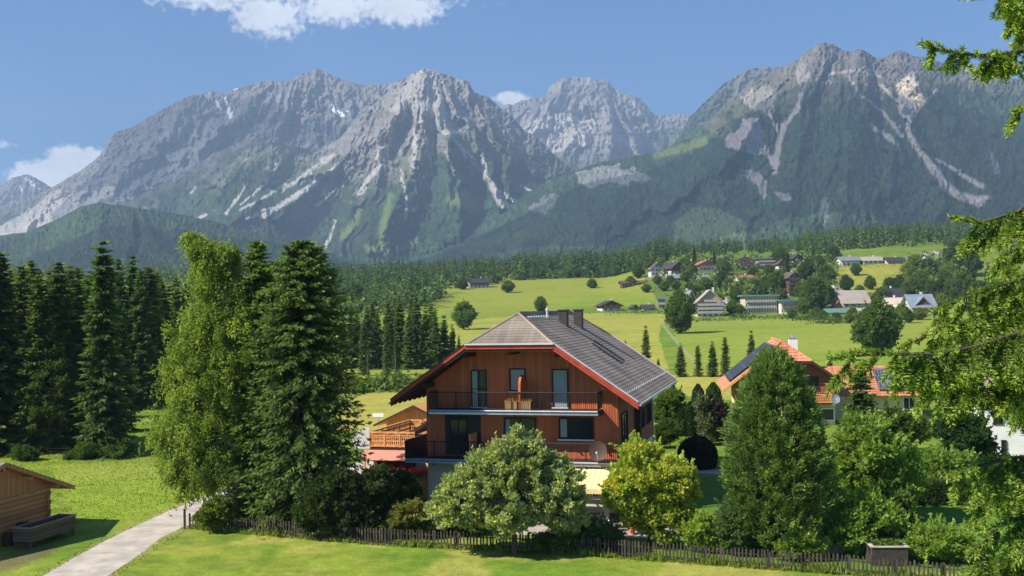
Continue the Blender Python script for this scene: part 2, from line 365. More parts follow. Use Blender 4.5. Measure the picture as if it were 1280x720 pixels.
def sheet(name, m, L_, R_, n=24, lift=0.006, wob=0.22):
    """a strip between two pixel-traced edges lying on the ground"""
    def res(pts, k):
        pts = np.array(pts, float); t = np.linspace(0, len(pts)-1, k); i = np.minimum(t.astype(int), len(pts)-2); f = (t-i)[:, None]
        return pts[i]*(1-f) + pts[i+1]*f
    a, b = res(L_, n), res(R_, n); cols = 8; V = []
    for k in range(n):
        for c in range(cols):
            f = c/(cols-1); p = a[k]*(1-f)+b[k]*f; w = wob*(float(fbm(np.array([k*.45+c*0]), np.array([f*7.]), 3, 4)[0])-.5) if c in (0, cols-1) else 0
            V.append((p[0]+w*2, p[1]+w, float(zg(p[0], p[1]))+lift))
    F = [(k*cols+c, k*cols+c+1, (k+1)*cols+c+1, (k+1)*cols+c) for k in range(n-1) for c in range(cols-1)]
    return struct(link(name, nmesh(name, V, F, m)))
def gxy(*pts): return [tuple(atG(*p)[:2]) for p in pts]
laneL = [(-21.2, 30), (-20.8, 38)] + gxy((54,720),(133,675.5),(189,649),(229,631)) + [(-19.0, 66), (-17.5, 71.5), (-14.5, 76), (-10, 79), (-6.5, 79)]
laneR = [(-18.0, 30), (-17.8, 38)] + gxy((136,720),(178,691),(211,667),(235,657)) + [(-16.2, 62), (-14.6, 67), (-12.6, 70.5), (-9.5, 72.5), (-7.0, 72.5)]
sheet('lane', GRAVEL, laneL, laneR, 60)
sheet('patio', PAVE, [(-1.2, 52.2), (2.5, 51.7), (8.6, 50.3)], [(-.6, 56.0), (2.5, 55.4), (8.6, 54.0)], 12, .01, 0)
sheet('garden_path', PAVE, [tuple(atG(835,588)[:2]), tuple(atG(905,594)[:2]), tuple(atG(1000,596)[:2])], [tuple(atG(835,583)[:2]), tuple(atG(905,588)[:2]), tuple(atG(1000,590)[:2])], 12, .01, .05)
sheet('house_path', PAVE, [(-6.4,55.5), (-6.2,58.0), (-7.5,62.5)], [(-4.4,55.5), (-4.9,58.0), (-6.0,62.5)], 10, .01, .05)
sheet('field_path', GRAVEL, gxy((444,562),(440,548),(452,536)), gxy((470,562),(462,545),(462,534)), 10, .012, .05)
# ------------------------------------------------------------------ mountains: one heightfield per range, at its real distance
ROCKM = vcol_mat('mountain_side', nscale=0.012, amt=0.16, bump=0.8, bscale=0.03, bdist=26.0, n2=[(0.05, 0.25), (0.16, 0.22)])
FOOT = 352.0
def mountain(name, sky, Df, Dc, paint, flute, amp=1.0, jag=1.2, x0=-170, x1=1450, step=1.05, rows=200, spurs=(), bow=1.0):
    sky = np.array(sky, float); xs = np.arange(max(x0, sky[0, 0]), min(x1, sky[-1, 0])+.1, step)
    s = np.interp(xs, sky[:, 0], sky[:, 1])
    hj = (ridged(xs/26, xs*0+3.3, 5, 11, .6)-.45)*6*jag + (vn(xs/3.2, xs*0, 7)-.5)*2.0*jag
    s = s - hj*np.clip((FOOT-s)/60, 0, 1)*.55
    t = np.linspace(0, 1, rows)**1.0
    PX = np.repeat(xs[None], rows, 0); PY = FOOT + (s[None]-FOOT)*t[:, None]; Tt = np.repeat(t[:, None], len(xs), 1)
    h = (FOOT-PY)
    rad = np.hypot(PX-flute[0], (PY-flute[1])); ang = np.arctan2(PX-flute[0], PY-flute[1])
    wob = (fbm(PX/60, PY/60, 4, 21)-.5); wob = wob + .35*(fbm(PX/19+7, PY/22, 4, 23)-.5)
    r1 = ridged(ang*flute[2] + wob*1.5, rad/240 + wob*.5, 3, 31)                     # spurs running down from the summit
    r2 = .45*ridged(ang*flute[2]*2.7 + wob*4.5, rad/110 + wob, 4, 41, .55) + .55*ridged(PX/50 + wob*2.2, PY/95 - wob*1.5, 5, 43, .55)
    r3 = .35*ridged(ang*flute[2]*8 + wob*9, rad/50 + wob*2, 4, 51, .6) + .65*ridged(PX/15 + wob*3, PY/24 - wob*3, 4, 53, .6)
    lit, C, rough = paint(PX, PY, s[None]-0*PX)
    win = np.clip(Tt*6, 0, 1)*np.clip((1-Tt)*5, 0.18, 1)
    rel = (r1-.45)*330 + (r2-.45)*200*(.4+.6*rough) + (r3-.42)*120*rough + (fbm(PX/5, PY/11, 3, 61)-.5)*26
    for pts, A, wd in spurs:
        d, u = dline(PX, PY, pts); rel = rel + A*np.clip(1-d/(wd*(.5+u)), 0, 1)
    base = Df + (Dc-Df)*np.clip(Tt, 0, 1)**bow
    D = base - rel*win*amp*(Dc/6500.)
    # forest: crowns stand up from the slope
    D = D - (1-rough)*(vn(PX/2.6, PY/4.2, 71)-.5)*44 - rough*(ridged(PX/4.0, PY/5, 3, 73)-.4)*48
    r = CM @ np.stack([(PX.ravel()-640)/FPX, -(PY.ravel()-360)/FPX, -np.ones(PX.size)])
    r = r/r[1]; P = EYE[:, None] + r*D.ravel(); P = P.T.reshape(rows, len(xs), 3)
    back = [P[-1] + np.array([0, 250., -120.])*k for k in (1, 3, 7)]
    P = np.concatenate([P, np.array(back)], 0); C = np.concatenate([C, np.repeat(C[-1:], 3, 0)], 0)
    nr, nc = P.shape[:2]; i = np.arange(nr-1)[:, None]*nc; j = np.arange(nc-1)
    F = np.stack([i+j, i+j+1, i+nc+j+1, i+nc+j], -1).reshape(-1, 4)
    return struct(link(name, nmesh(name, P.reshape(-1, 3), F, ROCKM, np.clip(C.reshape(-1, 3), 0, 1), False)))
def mixc(C, col, m): m = np.clip(m, 0, 1)[..., None]; return C*(1-m) + np.array(col)*m
ROCK = (.27,.245,.225); PALE = (.44,.405,.37); SCREE = (.46,.43,.395); FOREST = (.034,.062,.028); ALP = (.105,.12,.055); SNOW = (.86,.88,.9); DARKR = (.13,.125,.125)
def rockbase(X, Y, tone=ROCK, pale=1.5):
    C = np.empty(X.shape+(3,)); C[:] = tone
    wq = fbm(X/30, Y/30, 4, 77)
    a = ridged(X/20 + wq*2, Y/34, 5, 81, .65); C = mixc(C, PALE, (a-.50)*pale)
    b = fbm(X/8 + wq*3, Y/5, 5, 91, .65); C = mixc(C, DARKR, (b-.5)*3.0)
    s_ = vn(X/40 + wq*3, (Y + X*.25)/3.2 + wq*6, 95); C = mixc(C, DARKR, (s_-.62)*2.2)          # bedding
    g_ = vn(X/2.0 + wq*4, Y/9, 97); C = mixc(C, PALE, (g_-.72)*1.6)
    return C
def streak(C, X, Y, pts, w0, w1, col=SCREE, k=1.0):
    d, u = dline(X + 3*(vn(X/4, Y/7, 5)-.5), Y, pts); d = d + 3.2*(fbm(X/3.2, Y/5, 3, 35)-.5); w = w0+(w1-w0)*u
    return mixc(C, col, (1.25-d/w)*2*k*(.55+.9*vn(X/2.5, Y/3, 15)))
def blob(C, X, Y, pts, col, k=1.0, ed=5):
    wx = X + ed*(fbm(X/6, Y/8, 4, 6)-.5)*2; wy = Y + ed*(fbm(X/7, Y/6, 4, 16)-.5)*2
    return mixc(C, col, pip(wx, wy, pts)*k*(.6+.6*vn(X/2.2, Y/3, 25)))
def forest(C, X, Y, tl, fuzz=16, col=FOREST, krumm=0.0):
    """woods below the tree line, breaking up into patches towards it"""
    n = fbm(X/14, Y/11, 5, 101, .6); m = (Y - tl)/fuzz + (n-.5)*4.0
    C = mixc(C, ALP, np.clip(m+1.3, 0, .75))
    f = np.clip(m*1.6, 0, 1)
    t = .35 + 1.7*vn(X/2.2, Y/3.6, 111)*fbm(X/30, Y/22, 4, 121) + .35*vn(X/5, Y/7, 113); fc = np.array(col)*t[..., None]*1.15
    f = f[..., None]; C = C*(1-f)+fc*f
    return C, 1-.75*f[..., 0]
def p_far(X, Y, S):
    C = rockbase(X, Y, (.24,.225,.215))
    for p in ([(34,224),(44,232)],[(24,234),(28,238)],[(40,230),(50,236)]): C = streak(C, X, Y, p, 2.2, 1.5, SNOW)
    return None, C, np.ones(X.shape)
def p_back(X, Y, S):
    C = rockbase(X, Y, (.25,.225,.215), .8)
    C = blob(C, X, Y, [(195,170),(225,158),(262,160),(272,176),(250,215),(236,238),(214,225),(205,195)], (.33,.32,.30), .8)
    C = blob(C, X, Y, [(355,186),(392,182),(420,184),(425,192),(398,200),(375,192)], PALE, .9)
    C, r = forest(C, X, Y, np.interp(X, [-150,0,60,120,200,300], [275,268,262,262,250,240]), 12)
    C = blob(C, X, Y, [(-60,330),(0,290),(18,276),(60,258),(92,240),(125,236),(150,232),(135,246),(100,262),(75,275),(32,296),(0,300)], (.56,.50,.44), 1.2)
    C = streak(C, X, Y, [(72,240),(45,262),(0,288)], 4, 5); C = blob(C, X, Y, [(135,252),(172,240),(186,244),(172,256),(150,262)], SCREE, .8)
    for p, a, b in (([(271,128),(275,136)],1.6,1.2),([(281,124),(286,136),(289,146)],1.8,2.2),([(414,132),(421,141),(430,144)],2.2,2.0),([(400,168),(406,167)],1.8,1.5),([(434,140),(440,138)],1.2,1),
                    ([(290,110),(302,106)],2.2,2.0),([(310,104),(316,103)],1.0,1.0)): C = streak(C, X, Y, p, a, b, SNOW, 1.3)
    return None, C, r
def p_front(X, Y, S):
    C = rockbase(X, Y, (.27,.245,.22))
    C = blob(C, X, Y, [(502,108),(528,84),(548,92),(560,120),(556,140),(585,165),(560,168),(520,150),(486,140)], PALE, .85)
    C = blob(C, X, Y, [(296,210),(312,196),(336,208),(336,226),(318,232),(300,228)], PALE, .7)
    C, r = forest(C, X, Y, np.interp(X, [90,150,200,260,320,400,450,500,530,560,600,650,720], [262,258,240,222,196,218,236,226,208,188,180,196,226]), 24)
    for p, a, b in (([(415,195),(385,215),(352,240)],2.4,1.4),([(422,205),(390,232),(347,259),(330,270)],2.2,3.4),([(357,230),(322,252),(300,262)],1.6,1.6),([(440,219),(418,240),(395,257)],1.3,1.7),
                    ([(480,202),(462,222),(450,241)],2.0,3.6),([(310,230),(290,257),(282,268)],1.3,1.5),([(405,197),(375,230)],1.8,1.2),([(330,232),(300,256)],1.2,1.2),([(520,162),(517,200),(515,215)],2.8,2.2),
                    ([(537,190),(540,217)],1.6,1.6),([(500,210),(507,240),(509,256),(508,272)],1.4,2.4),([(576,186),(590,202),(605,217),(620,242),(631,260)],2.0,4.2),([(620,236),(646,254)],2.2,2.2),
                    ([(602,186),(606,214)],1.6,2.2),([(558,190),(568,221)],1.2,1.6),([(532,156),(562,168),(592,200)],1.6,1.6),([(419,275),(413,295),(405,312)],1.0,1.6),([(655,235),(667,240)],1.4,1.4),
                    ([(245,234),(239,240)],1.5,1.2),([(258,268),(240,277)],1.8,1.2),([(300,280),(330,262),(350,258)],1.6,1.3),([(478,180),(470,200)],2.2,2.0),([(490,170),(484,196)],2.0,1.6),([(345,205),(340,220)],1.6,1.3)):
        C = streak(C, X, Y, p, a*1.15, b*1.15, SCREE, 1.0)
    G = (.13,.185,.055)
    for p, a, b in (([(452,260),(444,276),(430,296)],4,7),([(488,246),(482,270),(476,300)],6,6),([(566,250),(580,248),(594,260)],9,9),([(462,310),(482,312)],7,7),([(500,312),(520,300)],4,4)): C = streak(C, X, Y, p, a, b, G, .65)
    return None, C, r
def p_centre(X, Y, S):
    C = rockbase(X, Y, (.33,.30,.265))
    C = blob(C, X, Y, [(650,160),(690,140),(740,150),(756,134),(742,165),(735,185),(700,195),(664,182)], (.56,.51,.44), .9)  # sunlit rock: the sunlight is painted in as paler beige
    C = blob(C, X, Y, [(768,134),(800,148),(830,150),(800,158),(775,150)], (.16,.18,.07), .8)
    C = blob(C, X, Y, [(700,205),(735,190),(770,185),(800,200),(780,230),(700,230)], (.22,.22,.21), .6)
    C = streak(C, X, Y, [(776,170),(790,186),(800,192)], 2, 3)
    C, r = forest(C, X, Y, np.interp(X, [600,700,760,830,900], [215,212,215,180,190]), 20)
    return None, C, r
def p_shoulder(X, Y, S):
    C = rockbase(X, Y, (.19,.18,.16)); C, r = forest(C, X, Y, np.interp(X, [840,900,1000], [150,130,120]), 16); return None, C, r
def p_right(X, Y, S):
    C = rockbase(X, Y, (.18,.165,.15), .8)
    tl = np.interp(X, [400,640,760,860,900,950,1000,1050,1100,1180,1230,1290,1450], [300,225,180,160,150,128,122,112,120,104,106,120,140])
    C, r = forest(C, X, Y, tl, 22)
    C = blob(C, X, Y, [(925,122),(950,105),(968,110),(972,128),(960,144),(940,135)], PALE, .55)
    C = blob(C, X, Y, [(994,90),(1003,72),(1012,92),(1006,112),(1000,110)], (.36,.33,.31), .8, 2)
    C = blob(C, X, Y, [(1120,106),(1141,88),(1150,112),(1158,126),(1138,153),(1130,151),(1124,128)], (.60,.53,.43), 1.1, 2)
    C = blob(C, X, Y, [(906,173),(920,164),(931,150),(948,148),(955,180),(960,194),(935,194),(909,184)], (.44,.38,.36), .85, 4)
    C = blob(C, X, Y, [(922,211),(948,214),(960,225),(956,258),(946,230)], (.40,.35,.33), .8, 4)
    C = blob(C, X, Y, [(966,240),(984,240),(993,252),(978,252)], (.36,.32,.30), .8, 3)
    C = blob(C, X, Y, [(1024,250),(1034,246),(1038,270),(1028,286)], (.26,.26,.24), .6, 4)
    C = blob(C, X, Y, [(722,214),(760,206),(815,216),(812,226),(760,232),(724,232)], (.33,.33,.33), .7, 7)
    C = blob(C, X, Y, [(660,262),(688,240),(700,246),(680,268)], (.28,.28,.28), .6, 6)
    for p, a, b in (([(1122,158),(1130,152),(1145,183),(1165,209),(1185,235),(1201,245),(1224,252)],2.5,6.5),([(1171,199),(1204,219),(1226,232)],2,3.5),([(1004,108),(997,137),(980,157),(973,180),(968,215)],2.2,4.4),
                    ([(962,142),(972,162)],1.6,2.4),([(1060,95),(1077,120),(1105,142),(1127,170)],1.8,2.8),([(1100,105),(1120,125),(1132,152)],1.8,2),([(1157,125),(1138,153)],2.4,1.6),([(1170,112),(1158,126)],1.6,1.6),
                    ([(1240,190),(1246,214)],2.5,4.5),([(1090,158),(1120,178)],3.2,3.6),([(930,150),(960,190),(966,205)],2,3),([(940,110),(930,128)],1.6,1.4),([(1036,92),(1075,88),(1100,96)],1.8,1.4),([(1210,250),(1236,246)],2.2,2.8)):
        C = streak(C, X, Y, p, a, b, (.42,.37,.35), .75)
    C = blob(C, X, Y, [(843,278),(866,258),(900,262),(930,276),(934,330),(840,330)], (.12,.17,.06), .9, 4)
    C = streak(C, X, Y, [(820,194),(850,186),(880,176)], 5, 6, (.13,.17,.05), .7)  # lit slope: sun put into the colour as a lighter green band
    C = blob(C, X, Y, [(1160,150),(1200,140),(1230,118),(1290,125),(1290,300),(1230,240),(1215,200)], (.06,.085,.04), .5, 12)
    C = streak(C, X, Y, [(600,300),(660,292),(640,310)], 5, 8, (.06,.09,.035), .5)
    return None, C, r
def p_hill(X, Y, S):
    C, r = forest(rockbase(X, Y), X, Y, S-60, 16)
    C = blob(C, X, Y, [(40,300),(75,274),(100,262),(104,276),(80,300),(50,312)], (.07,.105,.045), .6, 10)
    C = blob(C, X, Y, [(0,320),(60,310),(110,318),(60,332)], (.05,.08,.04), .5, 8)
    return None, C, r
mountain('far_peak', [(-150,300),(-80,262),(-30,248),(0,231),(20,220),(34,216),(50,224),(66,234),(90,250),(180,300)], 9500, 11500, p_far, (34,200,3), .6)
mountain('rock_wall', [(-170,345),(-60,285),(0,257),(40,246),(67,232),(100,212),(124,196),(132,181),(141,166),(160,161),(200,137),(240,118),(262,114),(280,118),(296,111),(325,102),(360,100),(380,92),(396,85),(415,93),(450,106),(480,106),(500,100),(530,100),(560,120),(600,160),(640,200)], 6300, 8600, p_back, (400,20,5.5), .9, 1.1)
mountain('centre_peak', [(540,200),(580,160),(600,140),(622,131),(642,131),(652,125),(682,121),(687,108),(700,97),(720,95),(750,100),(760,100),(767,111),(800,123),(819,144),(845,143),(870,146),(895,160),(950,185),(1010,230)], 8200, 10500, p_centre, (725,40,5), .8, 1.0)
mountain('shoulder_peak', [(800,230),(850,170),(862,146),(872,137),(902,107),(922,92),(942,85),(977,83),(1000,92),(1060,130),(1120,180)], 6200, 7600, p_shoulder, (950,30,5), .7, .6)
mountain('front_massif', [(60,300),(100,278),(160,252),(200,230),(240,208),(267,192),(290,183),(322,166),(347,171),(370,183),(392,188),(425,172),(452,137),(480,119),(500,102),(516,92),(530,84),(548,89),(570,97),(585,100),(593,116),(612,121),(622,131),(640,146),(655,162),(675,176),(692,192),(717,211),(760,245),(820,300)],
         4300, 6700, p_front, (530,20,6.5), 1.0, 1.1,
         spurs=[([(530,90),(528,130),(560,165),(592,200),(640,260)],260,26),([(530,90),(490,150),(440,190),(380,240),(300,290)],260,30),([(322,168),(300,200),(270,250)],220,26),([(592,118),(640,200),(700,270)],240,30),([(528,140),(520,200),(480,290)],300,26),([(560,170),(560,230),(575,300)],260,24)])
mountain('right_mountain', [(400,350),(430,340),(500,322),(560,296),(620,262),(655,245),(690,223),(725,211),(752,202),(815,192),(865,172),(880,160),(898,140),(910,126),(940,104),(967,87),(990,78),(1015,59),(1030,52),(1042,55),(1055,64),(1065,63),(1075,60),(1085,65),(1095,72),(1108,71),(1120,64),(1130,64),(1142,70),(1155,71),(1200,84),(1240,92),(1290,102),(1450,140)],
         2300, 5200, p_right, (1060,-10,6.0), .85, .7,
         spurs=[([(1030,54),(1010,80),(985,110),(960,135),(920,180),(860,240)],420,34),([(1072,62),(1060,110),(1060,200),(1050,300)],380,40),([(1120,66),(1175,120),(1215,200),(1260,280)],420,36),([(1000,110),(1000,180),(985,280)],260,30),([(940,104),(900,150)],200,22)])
mountain('foothill', [(-170,305),(-60,300),(0,294),(32,290),(75,272),(100,258),(125,253),(160,258),(190,262),(240,270),(300,285),(360,300),(430,322),(500,345)], 2600, 4000, p_hill, (120,150,5), .7, .5)
# ------------------------------------------------------------------ clouds outside the frame whose shade lies on the mountains
CLOUDM = mat('cloud', (.85,.85,.87), 1.0, .03, .001)
_n = CLOUDM.node_tree; _t = _n.nodes.new('ShaderNodeBsdfTransparent'); _m = _n.nodes.new('ShaderNodeMixShader'); _m.inputs[0].default_value = .68      # thin vapour lets part of the sun through
_n.links.new(_n.nodes['Principled BSDF'].outputs[0], _m.inputs[1]); _n.links.new(_t.outputs[0], _m.inputs[2]); _n.links.new(_m.outputs[0], _n.nodes['Material Output'].inputs[0])
def cloud(name, c, sx, sy, sz, seed, label):
    rs = np.random.RandomState(seed); n1, n2 = 56, 28
    u, v = np.meshgrid(np.linspace(0, 2*pi, n1, endpoint=False), np.linspace(0.02, pi-.02, n2))
    k = 1 + .9*(fbm(u*1.2*2+seed, v*2.5, 4, seed)-.5)*np.sin(v) ; k = k*0 + 1 + .55*np.sin(v)*(fbm(2*np.cos(u)+9+seed, 2*np.sin(u)+v*2, 5, seed)-.4)
    P = np.stack([c[0]+sx*k*np.sin(v)*np.cos(u), c[1]+sy*k*np.sin(v)*np.sin(u), c[2]+sz*np.cos(v)*np.where(np.cos(v) < 0, .35, 1)*k], -1).reshape(-1, 3)
    i = np.arange(n2-1)[:, None]*n1; j = np.arange(n1); F = np.stack([i+j, i+(j+1) % n1, i+n1+(j+1) % n1, i+n1+j], -1).reshape(-1, 4)
    o = link(name, nmesh(name, P, F[:, ::-1], CLOUDM, None, True)); struct(o)
for a in (((-1430, 2850, 3100), 1700, 950, 300, 3, ''), ((-5560, 6180, 4300), 1350, 1250, 350, 8, ''), ((-3700, 2150, 3000), 620, 430, 180, 12, '')): cloud('cloud', *a)
# ------------------------------------------------------------------ the air
hz = MB().box(-9000, 9500, -60, 12600, -2.0, 2560).build('haze', []) 
hz['kind'] = 'stuff'; hz.display_type = 'WIRE'
hm = bpy.data.materials.new('haze'); hm.use_nodes = True; nt = hm.node_tree; nt.nodes.clear()
pv = nt.nodes.new('ShaderNodeVolumePrincipled'); pv.inputs['Color'].default_value = (.54,.74,1.0,1); pv.inputs['Density'].default_value = HAZE = 0.0001
pv.inputs['Anisotropy'].default_value = 0.1
om = nt.nodes.new('ShaderNodeOutputMaterial'); nt.links.new(pv.outputs[0], om.inputs['Volume']); hz.data.materials.append(hm)
# ================================================================== BUILDINGS NEAR BY
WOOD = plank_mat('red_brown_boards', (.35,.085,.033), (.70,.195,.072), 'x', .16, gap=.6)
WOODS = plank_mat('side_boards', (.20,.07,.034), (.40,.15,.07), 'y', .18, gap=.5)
WOODD = mat('dark_timber', (.045,.022,.014), .8, .35, 4, .4, 30)
REDP = mat('red_verge_paint', (.36,.055,.03), .55, .2, 3)
ORANGE = plank_mat('orange_boards', (.50,.20,.06), (.74,.36,.12), 'x', .12, gap=.6)
ORW = mat('orange_wood', (.66,.30,.11), .7, .25, 5, .3, 30)
PLAST = mat('cream_render', (.62,.56,.44), .9, .08, 1.5, .2, 60)
WHITE = mat('white_render', (.72,.71,.68), .9, .06, 1.2, .15, 60)
WHITEP = mat('white_paint', (.74,.74,.72), .5, .05, 4)
METAL = mat('grey_metal', (.42,.44,.47), .4, .12, 3, metal=.6)
ZINC = mat('zinc_sheet', (.58,.57,.56), .45, .1, 2, metal=.2)
IRON = mat('black_iron', (.02,.02,.022), .5, .2, 6)
CURT = mat('net_curtain', (.30,.34,.32), .9, .22, 14, stretch=(4,4,1))
def glass_mat(name, col=(.02,.025,.03)):
    m = bpy.data.materials.new(name); m.use_nodes = True; b = m.node_tree.nodes['Principled BSDF']
    b.inputs['Base Color'].default_value = (*col, 1); b.inputs['Roughness'].default_value = .08; b.inputs['Specular IOR Level'].default_value = .6; MATS[name] = m
    return m
GLASS = glass_mat('window_glass'); GLASSF = glass_mat('far_window_glass', (.05,.06,.07))
def tile_mat(name, c1, c2, mortar, cw=.3, rh=.3, axes='yx'):
    m = bpy.data.materials.new(name); m.use_nodes = True; nt = m.node_tree; N = nt.nodes.new; L = nt.links.new; MATS[name] = m
    b = nt.nodes['Principled BSDF']; b.inputs['Roughness'].default_value = .75; b.inputs['Specular IOR Level'].default_value = .3
    tc = N('ShaderNodeTexCoord'); sx = N('ShaderNodeSeparateXYZ'); L(tc.outputs['Object'], sx.inputs[0]); cb = N('ShaderNodeCombineXYZ')
    ix = {'x': 0, 'y': 1, 'z': 2}; L(sx.outputs[ix[axes[0]]], cb.inputs[0]); L(sx.outputs[ix[axes[1]]], cb.inputs[1])
    br = N('ShaderNodeTexBrick'); br.inputs['Scale'].default_value = 1; br.inputs['Brick Width'].default_value = cw; br.inputs['Row Height'].default_value = rh
    br.inputs['Mortar Size'].default_value = .012; br.inputs['Color1'].default_value = (*c1, 1); br.inputs['Color2'].default_value = (*c2, 1); br.inputs['Mortar'].default_value = (*mortar, 1); L(cb.outputs[0], br.inputs['Vector'])
    n = N('ShaderNodeTexNoise'); n.inputs['Scale'].default_value = .6; n.inputs['Detail'].default_value = 7; L(tc.outputs['Object'], n.inputs['Vector'])
    mr = N('ShaderNodeMapRange'); L(n.outputs[0], mr.inputs[0]); mr.inputs[1].default_value = .3; mr.inputs[2].default_value = .7; mr.inputs[3].default_value = .72; mr.inputs[4].default_value = 1.28
    cx = N('ShaderNodeCombineColor'); [L(mr.outputs[0], cx.inputs[i]) for i in range(3)]
    mm = N('ShaderNodeMixRGB'); mm.blend_type = 'MULTIPLY'; mm.inputs[0].default_value = 1; L(br.outputs[0], mm.inputs[1]); L(cx.outputs[0], mm.inputs[2]); L(mm.outputs[0], b.inputs['Base Color'])
    return m
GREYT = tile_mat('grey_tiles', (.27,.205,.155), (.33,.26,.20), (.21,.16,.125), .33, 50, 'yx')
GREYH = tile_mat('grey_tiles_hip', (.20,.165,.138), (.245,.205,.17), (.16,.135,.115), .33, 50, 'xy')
ORT = tile_mat('orange_tiles', (.46,.17,.09), (.60,.26,.14), (.20,.07,.04), .26, 50, 'yx')
ORH = tile_mat('orange_tiles_hip', (.46,.17,.09), (.60,.26,.14), (.20,.07,.04), .26, 50, 'xy')
def courses(mb, poly, n, th=.045, step=.03):
    """tiled slope: poly = eave-left, eave-right, top-right, top-left; rows of tiles overlapping like real courses"""
    a, b, c, d = [np.array(p, float) for p in poly]
    nv = np.cross(b-a, d-a); nv /= np.linalg.norm(nv)
    for i in range(n):
        t0, t1 = i/n, min(1, (i+1.12)/n)
        p0, p1 = a+(d-a)*t0, b+(c-b)*t0; q0, q1 = a+(d-a)*t1, b+(c-b)*t1
        if np.linalg.norm(q1-q0) < .05: q0 = q1 = (q0+q1)/2; q1 = q1+(b-a)/np.linalg.norm(b-a)*.02
        mb.slab(p0+nv*step, p1+nv*step, q1, q0, th)
def window(parent, x, z, w, h, y=0.0, frame=WOODD, pane=GLASS, name='window', sill=None, mull=1, trans=0, fw=.07, axis='y', out=-1, curtain=0, label=None, ft=.09):
    """opening with a casing proud of the wall, leaves and panes; x,z is its lower left corner"""
    f = MB(); o = out
    def bx(mb, a0, a1, d0, d1, z0, z1):
        d0, d1 = sorted((y+o*d0, y+o*d1))
        return mb.box(a0, a1, d0, d1, z0, z1) if axis == 'y' else mb.box(d0, d1, a0, a1, z0, z1)
    bx(f, x-fw, x, .003, ft, z-fw, z+h+fw); bx(f, x+w, x+w+fw, .003, ft, z-fw, z+h+fw); bx(f, x, x+w, .003, ft, z+h, z+h+fw); bx(f, x, x+w, .003, ft, z-fw, z)
    for k in range(1, mull+1):
        if mull > 0: xm = x+w*k/(mull+1); bx(f, xm-.03, xm+.03, .02, .06, z, z+h)
    for k in range(1, trans+1): zm = z+h*k/(trans+1); bx(f, x, x+w, .022, .056, zm-.02, zm+.02)
    fo = f.build(name, frame, parent)
    if label: fo['label'] = label
    p = MB(); bx(p, x, x+w, .004, .02, z, z+h); p.build('pane', pane, fo)
    if curtain:
        cxs = (x, x+w) if curtain > 1 else (x, x)
        c = MB(); bx(c, x+.02, x+w*min(.99, curtain), .0205, .03, z+.02, z+h-.02); c.build('curtain', CURT, fo)
    if sill is not None:
        s_ = MB(); bx(s_, x-.12, x+w+.12, .003, .2, z-fw-.07, z-fw-.003); s_.build('sill', sill, fo)
    return fo
def railing(name, parent, pts, z0, z1, m=IRON, pitch=.11, postpitch=1.3, label=None):
    """top rail, bottom rail and thin balusters along a polyline of (x, y); posts as sub-parts"""
    r = MB(); P = [np.array(p, float) for p in pts]; posts = []
    for a, b in zip(P[:-1], P[1:]):
        Ln = np.linalg.norm(b-a); d = (b-a)/Ln; n = max(1, int(Ln/pitch))
        for z, rr in ((z1, .028), (z0+.08, .016)): r.tube([(*a, z), (*b, z)], rr, 5)
        for i in range(n+1):
            p = a+d*Ln*i/n; r.tube([(*p, z0+.08), (*p, z1)], .013, 4)
        k = max(1, round(Ln/postpitch))
        for i in range(k+1):
            p = a+d*Ln*i/k; posts.append(MB().tube([(*p, z0-.25), (*p, z1+.01)], .026, 5))
    o = r.build(name, m, parent); [q.build('post', m, o) for q in posts[:-1] if 1]; return o
def dish(parent, name, c, r, m, facing=(0,-1,.15), label=None):
    """satellite dish: shallow bowl, arm with receiver, wall bracket"""
    f = Vector(facing).normalized(); q = f.to_track_quat('Z', 'Y'); b = MB(); n = 20; vs = []; rings = 5
    for side in (0, 1):
        for i in range(rings):
            rr = r*(i+.001)/(rings-1)
            for k in range(n): v = q @ Vector((rr*cos(2*pi*k/n), rr*1.08*sin(2*pi*k/n), .22*rr*rr/r - side*.018)); vs.append((c[0]+v.x, c[1]+v.y, c[2]+v.z))
    fs = []
    for side in (0, 1):
        for i in range(rings-1):
            for k in range(n):
                a = side*rings*n + i*n + k; b_ = side*rings*n + i*n + (k+1) % n; qd = (a, b_, b_+n, a+n); fs.append(qd if side == 0 else qd[::-1])
    e = (rings-1)*n
    for k in range(n): fs.append((e+k, e+(k+1) % n, e+rings*n+(k+1) % n, e+rings*n+k))
    b.add(vs, fs); o = b.build(name, m, parent)
    if label: o['label'] = label
    C = Vector(c); a = MB(); tip = C + f*r*.95 + Vector((0,0,-.15*r)); low = C + (q @ Vector((0,-r*.9,.1)))
    a.tube([low, tip], .014, 5); a.lathe([(.03,-.05),(.045,-.03),(.045,.04),(.02,.06)], tip, 8); a.build('receiver_arm', WHITEP, o)
    s_ = MB().tube([C - f*.02, C - f*.25], .03, 6); s_.tube([C - f*.25, C - f*.25 - Vector((0,0,.35))], .03, 6); s_.build('bracket', IRON, o)
    return o
